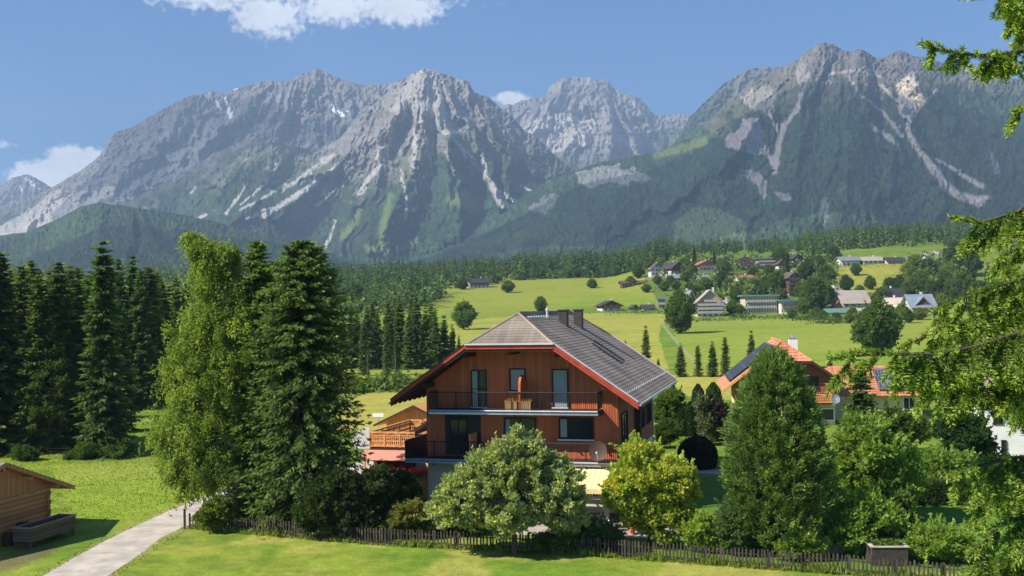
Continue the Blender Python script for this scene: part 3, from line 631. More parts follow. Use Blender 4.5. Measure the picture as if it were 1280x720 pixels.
# ------------------------------------------------------------------ the chalet
TH = RAD(15); CH = (5.696, 57.0)
def house_world(x, y, z=0, th=TH, c=CH): return (c[0]+x*cos(th)+y*sin(th), c[1]-x*sin(th)+y*cos(th), z)
def chalet():
    R = empty('chalet', (CH[0], CH[1], 0), -TH, 'large red brown wooden chalet with a grey half hipped roof and two balconies', 'house')
    W_, D_ = 11.1, 14.4; s = .69; ez = 6.2; xr = -5.6; rz = ez + 7.0*s
    def rh(x): return rz - abs(x-xr)*s - .26
    # masonry base
    b = MB(); b.box(-W_, 0, 0.06, D_, -0.3, 2.6); b.build('base_wall', PLAST, R)
    # timber storeys: front gable, back gable, sides
    w = MB(); hz_ = 9.05; xl, xh = xr-(rz-.26-hz_)/s, xr+(rz-.26-hz_)/s
    poly = [(-W_, 2.6), (0, 2.6), (0, rh(0)), (xh, hz_), (xl, hz_), (-W_, rh(-W_))]
    w.prism(poly, -.0, .16); w.build('wall', WOOD, R); MB().prism(poly, D_-.16, D_).build('wall', WOOD, R)
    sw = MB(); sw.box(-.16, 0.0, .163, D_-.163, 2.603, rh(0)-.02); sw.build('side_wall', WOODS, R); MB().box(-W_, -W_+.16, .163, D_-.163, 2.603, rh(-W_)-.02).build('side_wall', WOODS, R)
    # roof
    y0, y1 = -2.0, 16.4; ax0, ax1 = .2, 14.3; hx = 2.45; hzz = rz-hx*s
    rf = MB(); rh_ = MB()
    for sg, ex in ((1, 7.0), (-1, 6.9)):
        e = xr+sg*ex; ezz = rz-ex*s; h = xr+sg*hx
        lo = [(e, y0, ezz), (e, y1, ezz), (h, y1, hzz), (h, y0, hzz)]; up = [(h, y0, hzz), (h, y1, hzz), (xr, ax1, rz), (xr, ax0, rz)]
        if sg < 0: lo = [lo[1], lo[0], lo[3], lo[2]]; up = [up[1], up[0], up[3], up[2]]
        courses(rf, lo, 23, .035, .013); courses(rf, up, 12, .035, .013)
    for yy, ay, fl in ((y0, ax0, 0), (y1, ax1, 1)):
        q = [(xr-hx, yy, hzz), (xr+hx, yy, hzz), (xr+.02, ay, rz), (xr-.02, ay, rz)]
        if fl: q = [q[1], q[0], q[3], q[2]]
        courses(rh_, q, 12, .04, .02); rh_.build('roof_hip', GREYH, R); rh_ = MB()
    ro = rf.build('roof', GREYT, R)
    # deck and soffit boards below the tiles
    dk = MB()
    for sg, ex in ((1, 7.0), (-1, 6.9)):
        e = xr+sg*(ex-.06); ezz = rz-ex*s; h = xr+sg*hx
        a = [(e, y0+.06, ezz-.05), (e, y1-.06, ezz-.05), (h, y1-.06, hzz-.06), (h, y0+.06, hzz-.06)]; u2 = [(h, y0+.06, hzz-.06), (h, y1-.06, hzz-.06), (xr, ax1-.1, rz-.07), (xr, ax0+.1, rz-.07)]
        for q in (a, u2):
            if sg < 0: q = [q[1], q[0], q[3], q[2]]
            dk.slab(*q, .14)
    for yy, ay, fl in ((y0+.06, ax0+.1, 0), (y1-.06, ax1-.1, 1)):
        q = [(xr-hx, yy, hzz-.06), (xr+hx, yy, hzz-.06), (xr+.02, ay, rz-.07), (xr-.02, ay, rz-.07)]
        if fl: q = [q[1], q[0], q[3], q[2]]
        dk.slab(*q, .14)
    dk.build('roof_deck', WOODD, R)
    # rafters and purlins under the eaves
    rt = MB()
    for sg, ex in ((1, 6.9), (-1, 6.8)):
        for i in range(24):
            y = y0+.15 + i*(y1-y0-.3)/23; a = xr+sg*ex; b_ = xr+sg*5.2; t = .07
            za, zb = rz-ex*s-.21, rz-5.2*s-.21
            q = [(a, y-t, za), (b_, y-t, zb), (b_, y+t, zb), (a, y+t, za)]
            rt.slab(*(q if sg < 0 else q[::-1]), .13)
        rt.build('rafters', WOODD, R); rt = MB()
    pu = MB()
    for x in (-10.7, -8.2, -5.6, -3.0, -.5):
        z = min(rh(x), 9.1)-.05; MB().box(x-.11, x+.11, y0+.25, -.003, z-.28, z).build('purlin', WOODD, R)
    # verge boards, red, along the front edges, with the pale flashing on the hip eave
    for yy in (y0-.05, y1+.005):
        for sg, ex in ((1, 7.0), (-1, 6.9)):
            e, h = xr+sg*ex, xr+sg*hx
            q = [(e, rz-ex*s-.17), (e, rz-ex*s+.05), (h, hzz+.05), (h, hzz-.17)]
            MB().prism(q if sg > 0 else q[::-1], yy, yy+.045).build('verge_board', REDP, R)
            q = [(e, rz-ex*s-.34), (e, rz-ex*s-.15), (h, hzz-.15), (h, hzz-.34)]
            MB().prism(q if sg > 0 else q[::-1], yy+.05, yy+.09).build('lower_verge_board', REDP if sg > 0 else WOODD, R)
            q = [(e, rz-ex*s+.055), (e, rz-ex*s+.11), (h, hzz+.11), (h, hzz+.055)]
            MB().prism(q if sg > 0 else q[::-1], yy-.03, yy+.20).build('verge_flashing', ZINC if sg > 0 else WOODD, R)
        MB().box(xr-hx, xr+hx, yy, yy+.045, hzz-.24, hzz-.02).build('eave_board', REDP, R)
        v = MB(); v.box(xr-hx, xr+hx, yy+.06, yy+.09, hzz-.33, hzz-.2)
        for i in range(36): x = xr-hx + (i+.5)*2*hx/36; v.prism([(x-.055, hzz-.33), (x, hzz-.42), (x+.055, hzz-.33)], yy+.06, yy+.09)
        v.build('scalloped_trim', WOODD, R)
        yb = yy-.10 if yy < 0 else yy+.06
        MB().box(xr-hx-.05, xr+hx+.05, yb, yb+.16, hzz-.01, hzz+.075).build('hip_gutter', ZINC, R)
    # ridge cap, hip caps
    rc = MB(); rc.tube([(xr, ax0, rz+.02), (xr, ax1, rz+.02)], .09, 6)
    for sg in (1, -1):
        rc.tube([(xr, ax0, rz+.02), (xr+sg*hx, y0, hzz+.02)], .07, 6); rc.tube([(xr, ax1, rz+.02), (xr+sg*hx, y1, hzz+.02)], .07, 6)
    rc.build('ridge_cap', GREYT, R)
    sg_ = MB()
    for i in range(9): y = 1.0 + i*.62; MB().box(xr+.32, xr+.42, y, y+.24, rz-.33, rz-.17).build('ridge_vent', ZINC, R)
    # gutters and downpipes on the long eaves
    for sg, ex in ((1, 7.0), (-1, 6.9)):
        e = xr+sg*(ex+.06); g = MB(); g.tube([(e, y0, ez-.08), (e, y1, ez-.10)], .075, 8); go = g.build('gutter', ZINC, R)
        wx = 0.06 if sg > 0 else -W_-.06
        MB().tube([(e, D_-.3, ez-.12), (e, D_-.3, ez-.35), (wx, D_-.3, ez-.95), (wx, D_-.3, 0.0)], .05, 8).build('downpipe', ZINC, go)
    # chimneys with their leaning caps, a vent pipe, ladders for the sweep
    CHM = mat('chimney_cladding', (.055,.048,.045), .7, .25, 4, .3, 20)
    for x0, x1, ya, yb in ((-4.8, -4.28, 7.0, 7.6), (-4.50, -3.97, 10.2, 10.8)):
        zb = rz-abs(x1-xr)*s-.1; c = MB(); c.box(x0, x1, ya, yb, zb-.3, 11.12); cc = c.build('chimney', CHM, R)
        MB().box(x0-.05, x1+.05, ya-.05, yb+.05, 11.123, 11.2).build('chimney_cap', CHM, cc)
        fl = MB(); fl.box(x0-.08, x1+.1, ya-.08, yb+.08, zb-.3, zb+.12); fl.build('flashing', IRON, cc)
    MB().tube([(-5.1, 5.2, rz-.5), (-5.1, 5.2, rz+.12)], .07, 8).lathe([(.1,0),(.1,.1),(.03,.16)], (-5.1,5.2,rz+.12), 8).build('vent_pipe', ZINC, R)
    for (xa, xb, y) in ((-2.6, -.75, 6.4), (-2.75, -.9, 8.0)):
        l = MB(); z = lambda x: rz-abs(x-xr)*s+.13
        l.tube([(xa, y, z(xa)), (xb, y+.2, z(xb))], .022, 5); l.tube([(xa, y+.3, z(xa)), (xb, y+.5, z(xb))], .022, 5)
        for i in range(7): x = xa+(xb-xa)*(i+.5)/7; l.tube([(x, y+.05, z(x)), (x, y+.45, z(x))], .016, 4)
        l.build('roof_ladder', IRON, R)
    sn = MB()
    for y in np.arange(y0+.4, y1, .9):
        for x in (.75,): zz = rz-(x-xr)*s; MB().box(x-.03, x+.03, y, y+.06, zz+.03, zz+.14).build('snow_guard', ZINC, R)
    # openings, upper storey
    d = window(R, -8.33, 5.78, .80, 2.02, name='balcony_door', frame=WOODD, mull=1, trans=1, fw=.06); MB().box(-8.32, -8.02, -.034, -.022, 5.8, 7.78).build('curtain', CURT, d)
    window(R, -6.06, 6.72, .80, 1.15, frame=WOODD, pane=CURT, mull=0, sill=WHITEP)
    window(R, -3.62, 5.78, .80, 2.05, name='balcony_door', frame=WOODD, pane=CURT, mull=0, label='balcony door closed behind a pale net curtain')
    [MB().box(xa, xa+.96, -.14, -.1, 5.72, 5.78).build('threshold', WHITEP, R) for xa in (-8.4, -3.7)]
    # lower storey
    a = MB(); a.box(-10.0, -7.86, -.012, -.004, 3.06, 5.32); al = a.build('loggia_shade', IRON, R)  # thin black sheet standing in for the shade of a recessed alcove
    window(al, -9.66, 3.12, .95, 1.9, y=-.02, name='glazed_door', frame=WOODD, mull=1, trans=0)
    MB().box(-8.18, -8.10, -1.3, -.02, 3.07, 4.35).build('partition', ORW, R)
    w1 = window(R, -6.42, 3.5, 1.72, 1.62, frame=WOODD, mull=1, sill=None); MB().box(-6.4, -6.15, -.036, -.022, 3.55, 5.08).build('curtain', CURT, w1)
    w2 = window(R, -3.27, 4.1, 1.82, 1.05, frame=WOODD, mull=0, sill=WHITEP, label='wide window with a pale curtain drawn to its left edge'); MB().box(-3.25, -2.88, -.036, -.022, 4.13, 5.12).build('curtain', CURT, w2)
    # ground floor
    window(R, -9.6, .9, 1.3, 1.2, y=.06, frame=WHITEP, sill=WHITEP); window(R, -6.4, .1, 1.9, 2.0, y=.06, name='terrace_door', frame=WOODD, mull=1)
    window(R, -3.1, .1, 1.0, 2.1, y=.06, name='terrace_door', frame=WOODD, mull=0); window(R, -1.5, .9, .9, 1.1, y=.06, frame=WHITEP, sill=WHITEP)
    # side windows, each with shutters
    kw = dict(y=0, axis='x', out=1, frame=WOODD, mull=1)
    window(R, .9, 3.75, 1.9, 1.55, **kw); 
    for yy in (8.1, 11.4):
        o = window(R, yy, 3.7, 1.5, 1.15, **kw)
        for q in (yy-.62, yy+1.57): MB().box(.003, .05, q, q+.55, 3.65, 4.9).build('shutter', WOODD, o)
    MB().box(.003, .35, 5.9, 6.5, -.2, 5.75).build('dark_column', WOODD, R)  # tall dark timber box on the side wall
    window(R, 3.0, .8, 1.2, 1.2, **{**kw, 'frame': WHITEP}); window(R, 9.4, .8, 1.2, 1.2, **{**kw, 'frame': WHITEP})
    # balconies
    def balcony(x0, x1, y, zs, parts, left=True, right=True):
        s_ = MB(); s_.box(x0, x1, y, -.003, zs-.2, zs-.02); bo = s_.build('balcony', WOODD, R)
        f = MB(); f.box(x0-.02, x1+.02, y-.05, y-.003, zs-.24, zs-.12); f.tube([(x0, y-.07, zs-.04), (x1, y-.07, zs-.04)], .055, 8); f.build('balcony_gutter', METAL, bo)
        br = MB(); n = parts
        for i in range(n+1):
            x = x0+(x1-x0)*i/n; br.prism([(-.003, zs-.2), (y, zs-.2), (y, zs-.3), (-.003, zs-.5)], x-.05, x+.05, 'x') if 0 else br.box(x-.045, x+.045, y-.14, -.003, zs-.31, zs-.245)
        br.build('brackets', IRON, bo)
        pts = ([(x0, -.05)] if left else []) + [(x0, y-.02), (x1, y-.02)] + ([(x1, -.05)] if right else [])
        railing('railing', bo, pts, zs, zs+.98, postpitch=(x1-x0)/n); return bo
    balcony(-10.45, -.88, -1.4, 5.72, 6); lb = balcony(-11.9, .15, -1.4, 2.98, 7)
    sc = MB(); sc.box(-11.93, -11.88, -1.38, 2.9, 2.8, 3.95); sc.build('side_screen', IRON, lb)
    ls = MB(); ls.box(-11.9, -11.12, 0, 3.0, 2.74, 2.9); ls.build('side_gallery', WOODD, lb)
    MB().box(-.02,.1,-1.4,-1.28,-.1,2.6).box(-11.9,-11.78,-1.4,-1.28,-.1,2.7).box(-5.7,-5.58,-1.4,-1.28,-.1,2.7).build('balcony_posts', WOODD, R)
    # rounded wooden screen between the two halves of the upper balcony
    pr = [(-1.38, 5.74), (-1.38, 6.55)] + [(-.72-.66*cos(t)*1.0, 6.9+.72*sin(t)) for t in np.linspace(.35, pi-.55, 12)] + [(-.02, 7.0), (-.02, 5.74)]
    MB().prism([(a_, b_) for a_, b_ in pr][::-1], -5.3, -5.16, 'x').build('divider_screen', WOOD, R)
    dish(R, 'satellite_dish', (-.85, -1.66, 3.62), .5, mat('brown_dish', (.085,.05,.04), .6, .1, 4), (.0,-1,.1))
    # low porch roof on the far side
    pf = MB(); pf.slab((-13.4, 3.6, 3.75), (-11.1, 3.6, 5.1), (-11.1, 8.5, 5.1), (-13.4, 8.5, 3.75), .14); po = pf.build('porch_roof', GREYT, R)
    MB().slab((-13.45, 3.54, 3.74), (-13.4, 3.54, 3.92), (-11.12, 3.54, 5.26), (-11.12, 3.54, 5.06), .05).build('verge_board', WOODD, po)
    MB().tube([(-13.3, 3.5, 3.7), (-12.9, 3.5, 3.3), (-12.3, 3.5, 3.12), (-11.3, 3.5, 3.2)], .045, 8).build('downpipe', WOODD, po)
    # terrace over the garage on the far side
    t = MB(); t.box(-15.75, -11.103, 3.1, 9.9, -.1, 2.72); to = t.build('garage_wall', PLAST, R)
    MB().box(-15.9, -11.103, 3.0, 10.0, 2.723, 2.95).build('terrace_slab', WOODD, to)
    window(to, -13.95, 1.75, .9, .55, y=3.1, frame=WOODD)
    window(to, -15.4, .05, 1.3, 2.0, y=3.1, name='side_door', frame=WOODD, mull=0)
    cp = MB(); cp.slab((-16.25, 2.05, 2.32), (-12.9, 2.05, 2.32), (-12.9, 3.0, 2.8), (-16.25, 3.0, 2.8), .05); cp.build('terrace_canopy', mat('pink_metal_sheet', (.55,.24,.17), .5, .1, 3, stretch=(6,1,1)), to)
    pp = MB(); pp.box(-15.95, -15.85, 2.1, 2.2, -.1, 2.3); pp.build('canopy_post', ORW, to)
    # carved balustrade, orange
    for nm, pts in (('balustrade', [(-15.9, 3.0), (-12.95, 3.0)]), ('balustrade', [(-15.9, 3.0), (-15.9, 9.9)]), ('balustrade', [(-15.9, 9.9), (-11.2, 9.9)])):
        a, b_ = [np.array(p, float) for p in pts]; Ln = np.linalg.norm(b_-a); d_ = (b_-a)/Ln; nrm = np.array([-d_[1], d_[0]]); m = MB()
        def board(u0, u1, z0, z1, t=.03, off=0):
            p = [a+d_*u0+nrm*(off-t), a+d_*u1+nrm*(off-t), a+d_*u1+nrm*(off+t), a+d_*u0+nrm*(off+t)]
            m.add([(*q, z0) for q in p]+[(*q, z1) for q in p], [(0,3,2,1),(4,5,6,7),(0,1,5,4),(1,2,6,5),(2,3,7,6),(3,0,4,7)])
        board(0, Ln, 3.82, 3.92, .07); board(0, Ln, 3.0, 3.1, .05); board(0, Ln, 3.66, 3.74, .035)
        k = max(2, int(Ln/.98))
        for i in range(k+1): board(max(0, Ln*i/k-.05), min(Ln, Ln*i/k+.05), 2.98, 3.86, .05)
        nb = int(Ln/.13)
        for i in range(nb):
            u = (i+.5)*Ln/nb; z = 3.1
            for (z0, z1, hw) in ((3.1, 3.2, .05), (3.2, 3.3, .028), (3.3, 3.42, .058), (3.42, 3.52, .022), (3.52, 3.66, .05)): board(u-hw, u+hw, z0, z1, .014)
        m.build(nm, ORW, to)
    return R
chalet()
def flower_box(name, c, length, rz, label, cols=((.65,.05,.06),(.75,.18,.22)), box=ORW, group=None, n=420, cat='flower box', seed=1, droop=.25):
    R = empty(name, c, rz, label, cat, group); rs = np.random.RandomState(seed)
    b = MB(); b.box(-length/2, length/2, -.11, .11, 0, .2); b.box(-length/2-.02, length/2+.02, -.13, .13, .2, .225); b.build('box', box, R)
    for nm, k, sz, zz, colset in (('leaves', n, .10, .18, ((.05,.12,.02),(.08,.17,.03))), ('blossoms', n, .085, .32, cols)):
        P = np.stack([rs.uniform(-length/2, length/2, k), rs.normal(-.05, .13, k), zz + rs.normal(0, .1, k)], 1); P[:, 2] -= droop*np.clip(-P[:, 1]-.1, 0, 1)*2
        P[:, 2] += .06*np.sin(P[:, 0]*9)
        link(nm, quads(nm, P, sz, rs, colset), R)
    return R
def quads(nm, P, size, rs, colset, elong=1.0, jitter=.35, m=None, dirs=None):
    """loose leaf-like quads at points P, random orientation, colours drawn from colset"""
    n = len(P); a = rs.normal(size=(n, 3)) if dirs is None else dirs + rs.normal(size=(n, 3))*.45
    a /= np.linalg.norm(a, axis=1, keepdims=True)+1e-9; b = np.cross(a, rs.normal(size=(n, 3))); b /= np.linalg.norm(b, axis=1, keepdims=True)+1e-9
    s = size*(1+jitter*rs.uniform(-1, 1, n))[:, None]
    V = np.stack([P - a*s*elong*.5, P + b*s*.5, P + a*s*elong*.5, P - b*s*.5], 1).reshape(-1, 3)
    cs = np.array(colset); t = rs.uniform(0, 1, (n, 1)); C = cs[0]*(1-t)+cs[-1]*t; C = C*(1+.25*rs.uniform(-1, 1, (n, 1)))
    return nmesh(nm, V, np.arange(n*4).reshape(-1, 4), m or LEAF, np.repeat(C, 4, 0))
hw = lambda x, y, z=0: house_world(x, y, z)
flower_box('flower_box', hw(-14.3, 2.3, 1.35), 2.7, -TH, 'long orange box of red and pink geraniums under the terrace canopy', n=900, seed=2)
flower_box('flower_box', hw(-12.1, 1.7, 1.45), 1.3, -TH, 'short box of red geraniums on the orange board fence beside the chalet', n=450, seed=3)
flower_box('flower_box', hw(-13.2, 9.6, 3.5), 3.4, -TH, 'box of dark red flowers at the back of the lattice terrace', n=700, seed=4, cols=((.3,.03,.03),(.5,.12,.12)), box=WOODD)
bf = empty('board_fence', hw(-13.9, 1.9, 0), -TH, 'orange board fence carrying geranium boxes at the left of the chalet', 'fence')
m = MB(); [m.box(-2.2+i*.16, -2.2+i*.16+.145, -.02, .02, .15, 1.3) for i in range(31)]; m.box(-2.2, 2.75, .0205, .07, .4, .5); m.box(-2.2, 2.75, .0205, .07, 1.05, 1.15); m.build('board_panel', ORW, bf)
m = MB(); [m.box(x, x+.1, .072, .17, -.1, 1.35) for x in (-2.2, -.6, 1.0, 2.6)]; m.build('posts', WOODD, bf)
for i, x in enumerate((-5.72, -4.92)):
    p = empty('planter', hw(x, -1.18, 5.73), -TH, ('square light wood planter left of the balcony divider', 'square light wood planter right of the balcony divider')[i], 'planter', 'planters on the upper balcony')
    m = MB(); [m.box(-.33+j*.11, -.33+j*.11+.1, -.2, -.17, .02, .46) for j in range(6)]; m.box(-.33, .33, -.169, .17, .02, .45); m.build('slats', plank_mat('light_planter_wood%d' % i, (.5,.27,.09), (.78,.48,.2), 'x', .11) if i == 0 else MATS['light_planter_wood0'], p)
    m = MB(); m.box(-.36, .36, -.22, .2, .463, .5); m.build('rim', ORW, p)
    rs = np.random.RandomState(40+i); P = np.stack([rs.uniform(-.3,.3,120), rs.uniform(-.15,.15,120), rs.uniform(.5,.62,120)], 1); link('plants', quads('plants', P, .08, rs, ((.12,.16,.05),(.35,.33,.22))), p)
# awning
aw = empty('awning', hw(-2.9, -1.45, 0), -TH, 'yellow and orange striped awning let down below the lower balcony', 'awning')
def stripe_mat():
    m = bpy.data.materials.new('awning_stripes'); m.use_nodes = True; nt = m.node_tree; N = nt.nodes.new; L = nt.links.new; b = nt.nodes['Principled BSDF']; b.inputs['Roughness'].default_value = .9
    tc = N('ShaderNodeTexCoord'); sx = N('ShaderNodeSeparateXYZ'); L(tc.outputs['Object'], sx.inputs[0]); q = N('ShaderNodeMath'); q.operation = 'MULTIPLY'; q.inputs[1].default_value = 3.6; L(sx.outputs[0], q.inputs[0])
    f = N('ShaderNodeMath'); f.operation = 'FRACT'; L(q.outputs[0], f.inputs[0]); g = N('ShaderNodeMath'); g.operation = 'GREATER_THAN'; g.inputs[1].default_value = .5; L(f.outputs[0], g.inputs[0])
    mx = N('ShaderNodeMixRGB'); L(g.outputs[0], mx.inputs[0]); mx.inputs[1].default_value = (.80,.70,.40,1); mx.inputs[2].default_value = (.78,.52,.20,1); L(mx.outputs[0], b.inputs['Base Color']); return m
m = MB(); n_ = 14
for k in range(n_):
    t0, t1 = k/n_, (k+1)/n_; sg = lambda t: -.12*sin(pi*t); y_ = lambda t: -.0-1.9*t; z_ = lambda t: 2.62-.75*t+sg(t)
    m.slab((-1.9, y_(t1), z_(t1)), (2.9, y_(t1), z_(t1)), (2.9, y_(t0), z_(t0)), (-1.9, y_(t0), z_(t0)), .012)
m.build('canopy', stripe_mat(), aw)
m = MB(); [m.prism([(-1.9+i*.16, 1.86), (-1.9+i*.16, 1.66), (-1.82+i*.16, 1.62), (-1.74+i*.16, 1.66), (-1.74+i*.16, 1.86)], -1.93, -1.915) for i in range(30)]; m.build('valance', MATS.get('aw') or mat('valance_cloth', (.78,.60,.25), .9, .1, 3), aw)
m = MB().tube([(-1.9, -1.9, 1.87), (2.9, -1.9, 1.87)], .035, 6); [m.tube([(x, -1.9, 1.87), (x+.2, -1.0, 2.0), (x, -.0, 2.3)], .022, 5) for x in (-1.5, 2.4)]; m.build('arms', METAL, aw)
# ------------------------------------------------------------------ shed behind the chalet
def shed():
    c = hw(-17.4, 14.5, 0); R = empty('shed', c, RAD(-24), 'small orange wooden shed with a low gable behind the lattice terrace', 'shed')
    m = MB(); m.prism([(-2.2,0),(2.6,0),(2.6,3.45),(.4,4.35),(-2.2,3.2)], 0, 5.5); m.build('wall', ORANGE, R)
    m = MB(); m.slab((-2.9,-.6,3.02),(-2.9,6,3.02),(.4,6,4.48),(.4,-.6,4.48),.1) if 0 else m.slab((-2.9,6,3.02),(-2.9,-.6,3.02),(.4,-.6,4.48),(.4,6,4.48),.1); m.slab((3.2,-.6,3.3),(3.2,6,3.3),(.403,6,4.48),(.403,-.6,4.48),.1); m.build('roof', ORW, R)
    m = MB(); m.prism([(-2.92,2.88),(-2.92,3.05),(.4,4.52),(.4,4.34)], -.66, -.61); m.prism([(.403,4.34),(.403,4.52),(3.22,3.33),(3.22,3.16)], -.66, -.61); m.build('verge_board', WOODD, R)
    window(R, .6, 1.0, .9, .9, frame=WOODD)
shed()
# ------------------------------------------------------------------ log hut at the lower left
def hut():
    al = RAD(14); LOG = plank_mat('weathered_logs', (.27,.12,.05), (.62,.31,.13), 'z', .235, gap=.3, grain=7)
    BRD = plank_mat('weathered_boards', (.33,.14,.06), (.60,.29,.13), 'y', .17, gap=.4); SHK = mat('grey_shingles', (.20,.18,.155), .9, .4, 3, .9, 14, stretch=(1,4,1))
    c = (-25.03, 55.86); R = empty('log_hut', (c[0], c[1], 0), -al, 'weathered log hut with a low gable roof at the lower left beside the lane', 'hut')
    # local +x points out of the visible gable, +y away; the far corner is the origin
    h = 4.0; zt = 2.45; za = 4.0; s = (za-zt)/h; w = MB()
    w.prism([(-2*h,-.1),(0,-.1),(0,2.05),(-2*h,2.05)], -6.5, 0, 'x'); w.build('wall', LOG, R)
    g = MB(); g.prism([(-2*h-.02,2.1),(.02,2.1),(.02,zt-.05),(-h,za-.05),(-2*h-.02,zt-.05)], -6.4, .05, 'x'); g.build('gable_boards', BRD, R)
    m = MB(); m.box(.055, .11, -2*h-.1, .08, 2.0, 2.14); m.build('tie_beam', mat('light_beam', (.42,.26,.13), .8, .3, 6), R)
    e = MB()
    for y in (-.1, -2*h+.1):
        for k in range(8): e.box(.003, .16, y-.1, y+.1, .02+k*.25, .22+k*.25) if k % 2 == 0 else e.box(-.2, .12, y+.1 if y > -1 else y-.2, y+.22 if y > -1 else y-.1, .02+k*.25, .22+k*.25)
    e.build('log_ends', LOG, R); MB().box(.0, .12, -.06, .06, -.1, 2.4).build('corner_post', BRD, R)
    ov = 1.25; z0 = zt-ov*s+.08; zz = za+.08; r = MB()
    courses(r, [(-7.2,-2*h-ov,z0),(.75,-2*h-ov,z0),(.75,-h,zz),(-7.2,-h,zz)], 16, .05, .04); courses(r, [(.75,ov,z0),(-7.2,ov,z0),(-7.2,-h,zz),(.75,-h,zz)], 16, .05, .04); ro = r.build('roof', SHK, R)
    rd = MB(); rd.slab((-7.1,-2*h-ov+.05,z0-.07),(.7,-2*h-ov+.05,z0-.07),(.7,-h,zz-.08),(-7.1,-h,zz-.08),.09); rd.slab((.7,ov-.05,z0-.07),(-7.1,ov-.05,z0-.07),(-7.1,-h,zz-.08),(.7,-h,zz-.08),.09); rd.build('roof_boards', BRD, ro)
    for a, b in (((-2*h-ov, z0), (-h, zz)), ((ov, z0), (-h, zz))): q = [(a[0], a[1]-.2), (b[0], b[1]-.2), (b[0], b[1]-.02), (a[0], a[1]-.02)]; MB().prism(q, .705, .745, 'x').build('verge_board', BRD, ro)
    [MB().box(-.3, .66, y-.09, y+.09, z-.2, z).build('purlin', BRD, ro) for y, z in ((.0, zt-.08), (-2*h, zt-.08), (-h, za-.18), (-h/2, (zt+za)/2-.14), (-1.5*h, (zt+za)/2-.14))]
    MB().box(.003, .05, -5.6, -4.7, .05, 1.9).build('door', BRD, R)
    return R
hut()
def trough():
    a = np.array(atG(38, 687)[:2]); al = RAD(14); R = empty('water_trough', (a[0], a[1], 0), -al, 'old wooden trough on legs standing against the log hut', 'trough')
    WD = plank_mat('trough_wood', (.07,.05,.035), (.18,.125,.08), 'z', .16); GREYW = mat('grey_wood', (.24,.19,.145), .9, .3, 6, .4, 20, stretch=(1,.2,1))
    m = MB(); L_ = 3.4; m.box(-1.0,-.93,0,L_,.35,.98); m.box(-.07,0,0,L_,.30,.98); m.box(-.93,-.07,0,.08,.35,.98); m.box(-.93,-.07,L_-.08,L_,.35,.98); m.box(-.93,-.07,.08,L_-.08,.35,.45); m.build('tub', WD, R)
    MB().box(-.09,.03,-.04,L_+.04,.985,1.05).box(-1.03,-.91,-.04,L_+.04,.985,1.05).box(-.9,-.1,-.04,.1,.985,1.05).box(-.9,-.1,L_-.1,L_+.04,.985,1.05).build('rim', GREYW, R)
    MB().box(-.92,-.08,.09,L_-.09,.46,.82).build('soil', mat('dark_soil', (.04,.03,.02), 1, .3, 8), R)
    for x in (-.98, -.14):
        for y in (.05, L_-.17): MB().box(x, x+.12, y, y+.12, -.05, .3).build('leg', WD, R)
    MB().box(-.99,-.01,.5,.62,.1,.2).build('stretcher', WD, R)
trough()
for i, (dx, dy, h) in enumerate(((-1.55, 1.0, 1.0), (-1.6, 2.6, 1.35))):
    a = atG(38, 687)[:2]; R = empty('wooden_tub', (a[0]+dx, a[1]+dy, 0), .2*i, ('low dark half barrel behind the trough by the hut wall', 'taller dark churn behind the trough by the hut wall')[i], 'tub', 'tubs by the hut wall')
    MB().lathe([(.26,0),(.32,h*.35),(.30,h*.6)], n=14).build('staves', WOODD, R); MB().lathe([(.33,h*.3),(.335,h*.34)], n=14).build('hoop', IRON, R)
